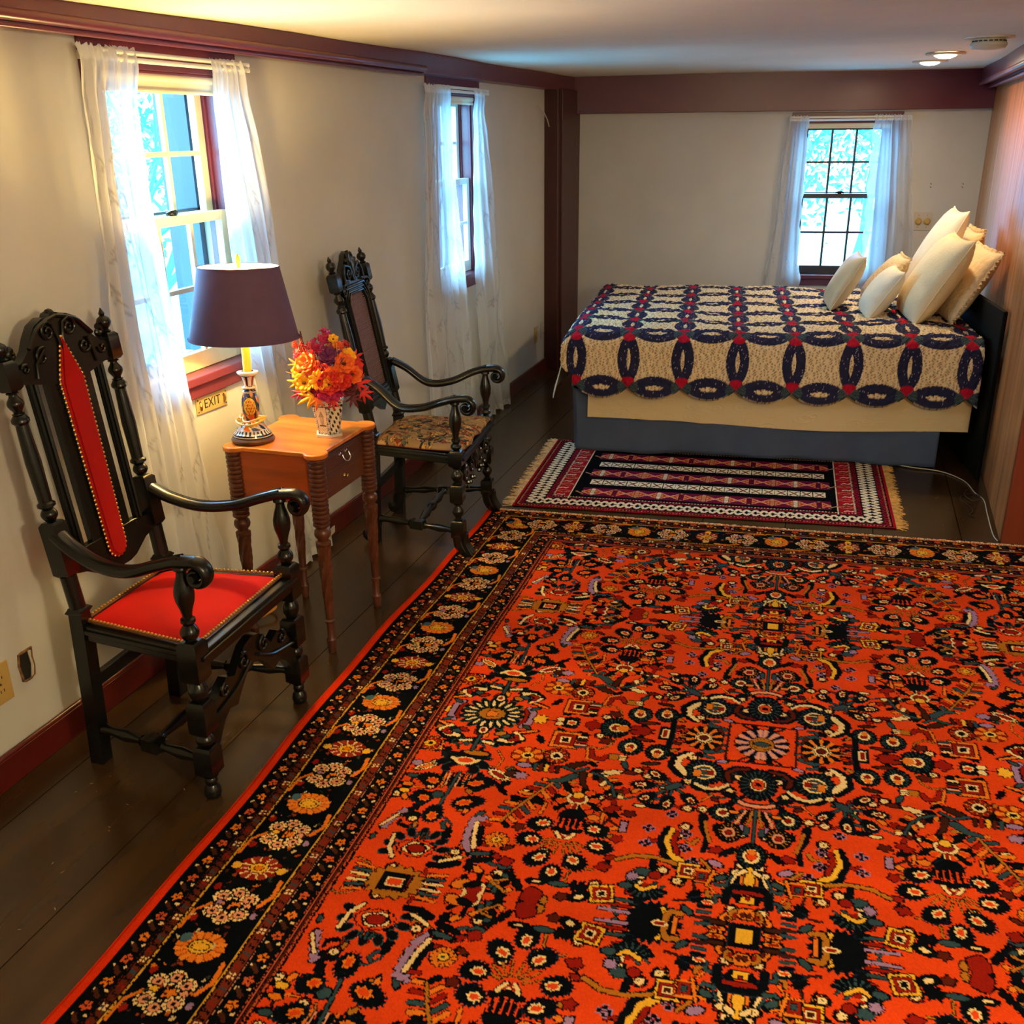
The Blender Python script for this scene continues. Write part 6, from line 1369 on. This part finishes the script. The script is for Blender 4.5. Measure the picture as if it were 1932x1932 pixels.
paint_lathe('base_dish', [(0.058, 0.018), (0.064, 0.022), (0.062, 0.030), (0.056, 0.034), (0.050, 0.044), (0.040, 0.056), (0.026, 0.064), (0.018, 0.070)], lp, pt_base)
def pt_col(T, Z):
    C = np.ones(T.shape+(3,))*BLU*0.55; w = np.sin(4*T+1)*np.sin(Z*130+2) + 0.5*np.sin(9*T+Z*90)
    C[w > 0.75] = ORG; C[(w > 0.35) & (w < 0.5)] = GLD
    med = ((np.mod(T-5.2+pi, 2*pi)-pi)/0.75)**2 + ((Z-0.122)/0.030)**2
    k = med < 1.25; C[k] = K_*0.8; k = med < 1.0; C[k] = GLD*0.95; k2 = (med < 0.7) & (np.sin(T*14)*np.sin(Z*260) > 0.1); C[k2] = ORG; k2 = (med < 0.8) & (np.sin(T*19+2)*np.sin(Z*300+1) > 0.62); C[k2] = K_
    low = (Z < 0.095); C[low & (np.sin(5*T) > -0.2)] = lin(190, 70, 24)
    for z0, z1 in ((0.180, 0.187), (0.166, 0.171), (0.224, 0.30)): C[(Z > z0) & (Z < z1)] = WHI
    q = (Z > 0.190) & (Z < 0.220); C[q] = np.where((np.sin(6*T[q]) > 0)[:, None], WHI, np.where((np.sin(12*T[q]+1) > 0)[:, None], ORG, BLU*0.5)); return C
paint_lathe('column', [(0.018, 0.070), (0.023, 0.084), (0.0275, 0.105), (0.029, 0.122), (0.0265, 0.145), (0.021, 0.162), (0.019, 0.168), (0.023, 0.172), (0.017, 0.176), (0.023, 0.182), (0.023, 0.186), (0.016, 0.190), (0.018, 0.205), (0.024, 0.222), (0.034, 0.230), (0.035, 0.236), (0.020, 0.238)], lp, pt_col)
M_candle = mat('candle_sleeve', srgb(240, 190, 60), 0.5)
m = MB(); m.lathe([(0.0135, 0.236), (0.0135, 0.350)], n=20); m.build('candle_sleeve', M_candle, lp)
m = MB(); m.lathe([(0.010, 0.350), (0.013, 0.354), (0.013, 0.385), (0.008, 0.39)], n=16)
m.lathe([(0.0022, 0.39), (0.0022, 0.57)], n=8) if False else None
for sg in (-1, 1): m.tube(smooth_path([(0, sg*0.014, 0.362), (0, sg*0.05, 0.40), (0, sg*0.058, 0.46), (0, sg*0.03, 0.545), (0, 0, 0.566)], 5), 0.0018, n=6)
for k in range(3): a = k*2*pi/3; m.tube([(0, 0, 0.566), (0.125*cos(a), 0.125*sin(a), 0.572)], 0.0015, n=6)
m.build('harp', M_brass, lp)
M_lbulb = mat('glowing_bulb', (1, .8, .5, 1), 0.5, emis=(1, 0.66, 0.28, 1), es=30)
m = MB(); m.lathe([(0.011, 0.388), (0.014, 0.405), (0.027, 0.432), (0.030, 0.452), (0.024, 0.475), (0.010, 0.487), (0, 0.489)], n=24, cap=False); m.build('bulb', M_lbulb, lp, label='glowing bulb')
M_shadeo = mat('shade_cloth_purple', srgb(84, 58, 88), 0.8, var=0.05, vscale=30, bump=0.05, bscale=300); M_shadei = mat('shade_lining', srgb(250, 236, 200), 0.8)
ro, rt_, zb, zt = 0.176, 0.128, 0.345, 0.575; N = 72
m = MB(); m.lathe([(ro, zb), (rt_, zt)], n=N, cap=False); m.lathe([(ro, zb-0.001), (ro+0.002, zb), (ro+0.0015, zb+0.006)], n=N, cap=False); m.lathe([(rt_-0.002, zt), (rt_+0.001, zt+0.001), (rt_+0.0015, zt-0.005)], n=N, cap=False); m.build('shade', M_shadeo, lp, smooth=60, label='dark purple shade')
m = MB(); m.lathe([(rt_-0.003, zt-0.001), (ro-0.003, zb+0.0005)], n=N, cap=False); m.build('shade_lining', M_shadei, lp, smooth=60, label='bright cream lining')
m = MB(); m.lathe([(0.004, 0.566), (0.008, 0.570), (0.004, 0.575), (0.007, 0.584), (0.0085, 0.596), (0.005, 0.608), (0.0, 0.616)], n=16, cap=False); m.build('finial', mat('amber_finial', srgb(236, 180, 60), 0.2, emis=srgb(236, 170, 50), es=0.25), lp)
m = MB(); pts = []
for k in range(64):
    t = k/63; a = t*2*pi*3.3 + 2.0; rr_ = 0.046 + 0.012*sin(a*0.7) - 0.010*t; pts.append((rr_*cos(a), rr_*sin(a), 0.062 + 0.020*t + 0.006*sin(2.1*a)))
m.tube(pts, 0.0036, n=7); m.build('wound_cord', mat('gold_cord', srgb(232, 172, 60), 0.4, var=0.1), lp, label='gold flex wound round the base')
d_ = bpy.data.lights.new('lamp_bulb_light', 'POINT'); d_.energy = LAMP_W; d_.color = (1.0, 0.68, 0.22); d_.shadow_soft_size = 0.032
o = bpy.data.objects.new('lamp_bulb_light', d_); COL.objects.link(o); o.parent = lp; o.location = (0, 0, 0.50)

# ================================================================ VASE AND FLOWERS
vp = root('vase', 'flared white porcelain vase with black-blue painted scene on the side table', 'vase', (-1.622, 2.885, TH)); vp.rotation_euler = (0, 0, 0.12)
def face_art(U, Vv, kind):
    C = np.ones(U.shape+(3,))*lin(228, 216, 180)
    ink = lin(34, 34, 44)
    edge = (U < 0.14) | (U > 0.86) | (Vv > 0.86) | (Vv < 0.07)
    C[edge] = lin(232, 228, 220); sw = np.sin(Vv*70+3*np.sin(U*40))*np.sin(U*60+2*np.sin(Vv*33)) > 0.15; C[edge & sw] = ink
    C[(np.abs(U-0.14) < 0.012) | (np.abs(U-0.86) < 0.012) | (np.abs(Vv-0.86) < 0.01)] = ink
    if kind == 0:
        C[(Vv > 0.25) & (Vv < 0.29) & (U > 0.26) & (U < 0.78)] = ink
        h = (np.abs(U-0.50) < 0.13) & (Vv > 0.29) & (Vv < 0.55); C[h & ((np.sin(U*90) > 0.3) | (np.abs(np.abs(U-0.5)-0.12) < 0.015))] = ink
        rf = (Vv > 0.55) & (Vv < 0.72) & (np.abs(U-0.5) < (0.74-Vv)*1.1); C[rf & (np.sin((U+Vv)*110) > -0.2)] = ink
        C[(np.abs(U-0.50) < 0.03) & (Vv > 0.29) & (Vv < 0.42)] = ink; C[(Vv < 0.22) & (Vv > 0.10) & (np.sin(U*30+Vv*80) > 0.9)] = ink*2
    else: C[(np.sin(U*16+Vv*9)*np.sin(Vv*24+U*4) > 0.35)] = ink
    return C
Mv = mat('painted_porcelain', (1, 1, 1, 1), 0.18, attr='pattern', coat=0.3)
nf = 6; r0, r1, hh = 0.042, 0.062, 0.130
angs = [radians(a) for a in (-122, -62, -28, 28, 62, 122)]; angs = [radians(-98+k*60) for k in range(6)]
for k in range(nf):
    a0, a1 = angs[k]-pi/6, angs[k]+pi/6; u = np.linspace(0, 1, 46); v = np.linspace(0, 1, 70); U, Vv = np.meshgrid(u, v)
    Rr = r0+(r1-r0)*Vv**1.15; x = Rr*((1-U)*cos(a0)+U*cos(a1)); y = Rr*((1-U)*sin(a0)+U*sin(a1))
    dense('painted_panel', x, y, 0.010+Vv*(hh-0.014), face_art(U, Vv, k % 2), Mv, vp, smooth=False)
hexp = lambda R: [(R*cos(a-pi/6), R*sin(a-pi/6)) for a in angs]
m = MB(); m.prism(hexp(0.050), lambda u, v, d: (u, v, d), 0.0, 0.010); m.build('foot', M_lampw, vp, smooth=0, bevel=0.0015); m = MB()
vs = [(a, b, hh-0.006) for a, b in hexp(0.0645)] + [(a, b, hh) for a, b in hexp(0.066)] + [(a, b, hh) for a, b in hexp(0.056)] + [(a, b, hh-0.03) for a, b in hexp(0.050)]
m.add(vs, [(j*6+i, j*6+(i+1) % 6, (j+1)*6+(i+1) % 6, (j+1)*6+i) for j in range(3) for i in range(6)]); m.build('rim', M_lampw, vp, smooth=0, bevel=0.0015)
fl = root('flower_bouquet', 'autumn bouquet of orange, yellow, red and magenta flowers in the painted vase', 'flowers', (-1.622, 2.885, TH+0.128))
def pm(n, c, **k): return mat(n, srgb(*c), 0.6, var=0.18, vscale=50, **k)
FC = dict(o=pm('petal_orange', (238, 96, 14)), y=pm('petal_yellow', (246, 172, 16)), r=pm('petal_red', (206, 28, 14)), m=pm('petal_magenta', (190, 22, 84)), p=pm('petal_purple', (98, 18, 84)), d=pm('petal_maroon', (96, 14, 22)))
M_cen = mat('flower_centre', srgb(70, 30, 10), 0.8); M_stem = mat('bouquet_stem', srgb(120, 96, 30), 0.7)
rnd = random.Random(42)
def flower(c, nrm, R, m_, npet=8, cup=0.3, name='blossom', pw=0.42, center=True, layers=1):
    c, nrm = Vector(c), Vector(nrm).normalized(); a = nrm.orthogonal().normalized(); b = nrm.cross(a); m = MB()
    for ly_ in range(layers):
        RR = R*(1-0.28*ly_); 
        for k in range(npet):
            t = 2*pi*(k+0.5*ly_)/npet + rnd.uniform(-.1, .1); d = a*cos(t)+b*sin(t); s = nrm.cross(d); up = cup+0.25*ly_ + rnd.uniform(-.12, .12); w = RR*pw
            P = [[c + s*w*0.15*e, c + d*RR*0.45 + nrm*RR*up*0.35 + s*w*e*0.85 - nrm*abs(e)*RR*-0.05, c + d*RR*0.8 + nrm*RR*up*0.75 + s*w*e, c + d*RR*(1.05-0.10*abs(e)) + nrm*RR*up + s*w*0.35*e] for e in (-1, 0, 1)]
            m.grid(P)
    o = m.build(name, m_, fl, smooth=60, solid=0.0008)
    if center: mm = MB(); mm.ball(c+nrm*R*0.12, R*0.22, 8, (1, 1, 0.7)); mm.build('flower_centre', M_cen, o)
    return o
def maple(c, nrm, up, R, m_):
    c, n, up = Vector(c), Vector(nrm).normalized(), Vector(up); u = (up-n*up.dot(n)).normalized(); s = n.cross(u); m = MB(); pts = []
    for k in range(5):
        a = (k-2)*0.72; tip = c + (u*cos(a)+s*sin(a))*R*(1.0 if k == 2 else 0.85 if k in (1, 3) else 0.62)*1.0 - n*R*0.18*abs(k-2); pts.append((a, tip))
    vs = [c + n*R*0.06]; 
    ring = []
    for k in range(5):
        a, tip = pts[k]; w = 0.20
        for da, f in ((-w*1.25, .42), (-w, .62), (-0.08, .80), (0, 1), (0.08, .80), (w, .62), (w*1.25, .42)):
            rr_ = (tip-c).length*f; ring.append(c + (u*cos(a+da)+s*sin(a+da))*rr_ - n*R*0.15*f*f)
        if k < 4: am = (pts[k][0]+pts[k+1][0])/2; ring.append(c + (u*cos(am)+s*sin(am))*R*0.30)
    ring.append(c - u*R*0.15); vs += ring; N = len(ring); m.add(vs, [(0, 1+i, 1+(i+1) % N) for i in range(N)])
    return m.build('leaf', m_, fl, smooth=60, solid=0.0007)
def clump(c, R, m_, n=12, name='floret_cluster'):
    m = MB(); c = Vector(c)
    for k in range(n):
        q = c + Vector((rnd.gauss(0, 1), rnd.gauss(0, 1), rnd.gauss(0, 1))).normalized()*R*rnd.uniform(.4, 1); nn = (q-c).normalized(); a = nn.orthogonal(); b = nn.cross(a)
        for j in range(5):
            t = 2*pi*j/5; d = a*cos(t)+b*sin(t); s = nn.cross(d); rr_ = R*0.42; m.add([q, q+d*rr_*0.6+s*rr_*0.35, q+d*rr_+nn*rr_*0.2, q+d*rr_*0.6-s*rr_*0.35], [(0, 1, 2, 3)])
        m.ball(q+nn*0.001, R*0.12, 6)
    return m.build(name, m_, fl, smooth=40, solid=0.0006)
cam_dir = Vector((1.62, -2.885, 0.8)).normalized(); side = Vector((0.87, 0.49, 0))
def at(sx, h, dpt=0.0): return side*sx + Vector((0, 0, h*0.90+0.012)) + Vector((0.49, -0.87, 0))*dpt
spec = [(-0.020, 0.205, 0.03, 'm', 'c', .030), (0.004, 0.222, 0.0, 'm', 'c', .026), (-0.012, 0.180, 0.04, 'm', 'c', .024), (0.036, 0.212, 0.02, 'y', 'f', .018), (0.050, 0.190, 0.03, 'o', 'c', .024), (0.068, 0.180, 0.0, 'r', 'c', .024), (0.030, 0.190, 0.03, 'y', 'c', .016),
        (0.014, 0.160, 0.06, 'p', 'f', .032), (0.036, 0.150, 0.05, 'p', 'f', .030), (0.004, 0.135, 0.06, 'p', 'f', .024), (0.078, 0.148, 0.03, 'y', 'f', .028), (0.064, 0.128, 0.06, 'o', 'f', .036), (0.092, 0.110, 0.03, 'r', 'f', .036), (0.088, 0.085, 0.05, 'o', 'f', .034),
        (-0.070, 0.170, 0.02, 'r', 'c', .026), (-0.082, 0.148, 0.0, 'm', 'c', .018), (-0.056, 0.135, 0.05, 'o', 'f', .036), (-0.036, 0.118, 0.06, 'o', 'f', .030), (-0.078, 0.100, 0.03, 'y', 'f', .030), (-0.054, 0.098, 0.06, 'm', 'c', .014), (-0.020, 0.080, 0.09, 'y', 'd', .034), (0.010, 0.066, 0.085, 'r', 'f', .040),
        (0.028, 0.090, 0.08, 'o', 'f', .034), (-0.068, 0.066, 0.06, 'y', 'f', .034), (0.050, 0.074, 0.08, 'r', 'f', .036), (-0.012, 0.110, 0.07, 'r', 'f', .028), (0.040, 0.115, 0.07, 'o', 'c', .022), (0.020, 0.180, 0.03, 'r', 'c', .022), (-0.035, 0.155, 0.03, 'r', 'c', .020), (0.000, 0.035, 0.08, 'm', 'f', .034), (0.030, 0.030, 0.075, 'm', 'f', .028), (-0.050, 0.030, 0.06, 'm', 'f', .034), (0.066, 0.044, 0.06, 'd', 'f', .036)]
for sx, h, dp, c_, kd, R in spec:
    p_ = at(sx, h, dp); nn = (p_ - at(0, 0.05, -0.02)).normalized()*0.6 + Vector((0.4, -0.75, 0.35))*0.7
    if kd == 'c': clump(p_, R, FC[c_], 14)
    elif kd == 'd': flower(p_, nn, R, FC[c_], 11, 0.15, pw=0.26)
    else: flower(p_, nn, R, FC[c_], rnd.choice([6, 7, 8]), 0.45, layers=2, center=(c_ != 'p'))
    m = MB(); m.tube(smooth_path([(0, 0, -0.06), p_*0.4, p_ - nn.normalized()*R*0.1], 4), 0.0016, n=5); m.build('stem', M_stem, fl)
for sx, h, dp, c_, R, u_ in ((-0.048, 0.022, 0.09, 'y', .056, (-.8, 0, -.5)), (-0.03, 0.014, 0.095, 'o', .042, (-.2, 0, -1)), (0.105, 0.050, 0.05, 'r', .052, (1, .3, .3)), (0.120, 0.018, 0.06, 'r', .046, (.9, .2, -.7)), (0.085, 0.005, 0.07, 'd', .044, (.5, 0, -1)), (-0.085, 0.02, 0.03, 'm', .036, (-1, 0, -.5)), (0.02, 0.0, 0.09, 'r', .036, (0, 0, -1)), (-0.088, 0.065, 0.05, 'y', .040, (-1, 0, .1)), (0.100, 0.135, 0.0, 'r', .04, (.8, .2, .5)), (0.05, 0.05, 0.09, 'd', .045, (.3, 0, .4)), (0.0, 0.05, 0.1, 'o', .04, (.2, 0, .6)), (-0.09, 0.12, 0.0, 'o', .035, (-.8, 0, .6))):
    maple(at(sx, h, dp), (0.45, -0.75, 0.35), u_, R, FC[c_])
for sx, h, dx, dh, c_ in ((-0.050, 0.13, -0.030, 0.085, 'o'), (-0.040, 0.12, -0.008, 0.10, 'o'), (-0.020, 0.12, 0.030, 0.085, 'y'), (-0.058, 0.11, -0.040, 0.05, 'o'), (-0.010, 0.11, 0.045, 0.06, 'o'), (0.030, 0.10, 0.015, 0.11, 'y'), (-0.066, 0.09, -0.06, 0.02, 'o')):
    m = MB(); a = at(sx-0.4*dx, h-0.03, 0.06); b = at(sx+dx, h+dh, 0.05); mid_ = (a+b)/2 + side*0.010
    m.tube(smooth_path([a, mid_, b], 6), [0.0015, .003, .004, .0045, .0045, .004, .0038, .0035, .003, .0025, .002, .0015, .0006], n=5, flat=(1, 0.35)); m.build('grass_blade', FC[c_], fl)
for sx, h, L, c_ in ((-0.068, 0.180, 0.065, 'd'), (0.092, 0.05, 0.07, 'd'), (-0.09, 0.19, 0.03, 'r')):
    m = MB()
    for k in range(26): t = k/25; R = 0.011*(1-t)+0.002; a = k*2.4; m.ball(at(sx, h+L*t, 0.01) + Vector((cos(a)*R*0.6, sin(a)*R*0.6, 0)), 0.0042*(1-0.6*t), 6, (1, 1, 1.4))
    m.tube([at(sx*0.6, 0.05, 0.01), at(sx, h+L, 0.01)], 0.0014, n=5); m.build('flower_spike', FC[c_], fl)
m = MB(); m.ball((0, 0, -0.012), 0.05, 14, (1, 1, 0.35)); 
for k in range(40):
    a = rnd.uniform(0, 6.28); q = at(rnd.uniform(-.05, .06), rnd.uniform(0.02, .14), rnd.uniform(-.02, .04)); m.tube([(0, 0, -0.01), q], 0.0015, n=4)
m.build('foliage_core', mat('dark_foliage', srgb(50, 26, 16), 0.9), fl)['kind'] = 'stuff'

# ================================================================ CORDS AND SCUFFS
M_cordg = mat('amber_cord', srgb(196, 132, 44), 0.4)
m = MB(); m.tube(smooth_path([(-2.03, 2.74, 0.010), (-2.035, 2.84, 0.010), (-1.99, 2.88, 0.012), (-1.93, 2.90, 0.020), (-1.905, 2.86, 0.03), (-1.93, 2.80, 0.02), (-1.97, 2.70, 0.008), (-2.0, 2.6, 0.007)], 8), 0.005, n=8)
tag(m.build('power_cord', M_cordg, None), 'amber power cord looped on the floor behind the red chair', 'cord')
m = MB(); m.tube(smooth_path([(0.30, 5.42, 0.006), (0.45, 5.36, 0.010), (0.60, 5.34, 0.006), (0.70, 5.22, 0.005), (0.735, 5.05, 0.004), (0.765, 4.95, 0.004), (0.76, 4.75, 0.004), (0.755, 4.50, 0.004), (0.765, 4.42, 0.004)], 8), 0.0026, n=6)
tag(m.build('power_cord', M_white, None), 'thin white cord running from under the bed along the board wall', 'cord')
m = MB(); m.tube(smooth_path([(0.70, 5.08, 0.004), (0.68, 4.98, 0.010), (0.72, 4.92, 0.004), (0.75, 4.97, 0.012), (0.72, 5.03, 0.004), (0.66, 4.95, 0.004), (0.70, 4.80, 0.004), (0.68, 4.72, 0.004), (0.70, 4.70, 0.006)], 8), 0.0022, n=6)
tag(m.build('phone_cord', M_lbase, None), 'thin dark cord tangled on the floor by the end of the board wall', 'cord')
m = MB(); rn = random.Random(3)
for k in range(46):
    x, y = rn.choice([(rn.uniform(-2.0, -1.52), rn.uniform(1.2, 4.2)), (rn.uniform(0.42, 0.74), rn.uniform(4.5, 5.2)), (rn.uniform(-2.0, -1.5), rn.uniform(1.2, 2.2))])
    a = rn.uniform(0, pi); L = rn.uniform(0.002, 0.008); w = rn.uniform(0.0006, 0.0015); u = Vector((cos(a), sin(a), 0)); s = Vector((-sin(a), cos(a), 0)); c = Vector((x, y, 0.0006)); m.add([c-u*L, c+s*w, c+u*L, c-s*w], [(0, 1, 2, 3)])
o = m.build('paint_scuffs', M_scuff, None, smooth=0); tag(o, 'scattered pale scratches and chips worn into the brown floor paint', 'scuffs', kind='stuff')
m = MB(); m.obox((-2.02, 3.52, 0.05), (0.002, 0.02, 0), (0, 0.026, 0.004), (0.0, 0.003, 0.03)); tag(m.build('curtain_tag', M_white, None, smooth=0), 'small white care tag at the hem of the curtain behind the table', 'tag')
# weights: the window curtains hang from their rods
print('objects', len(bpy.data.objects))
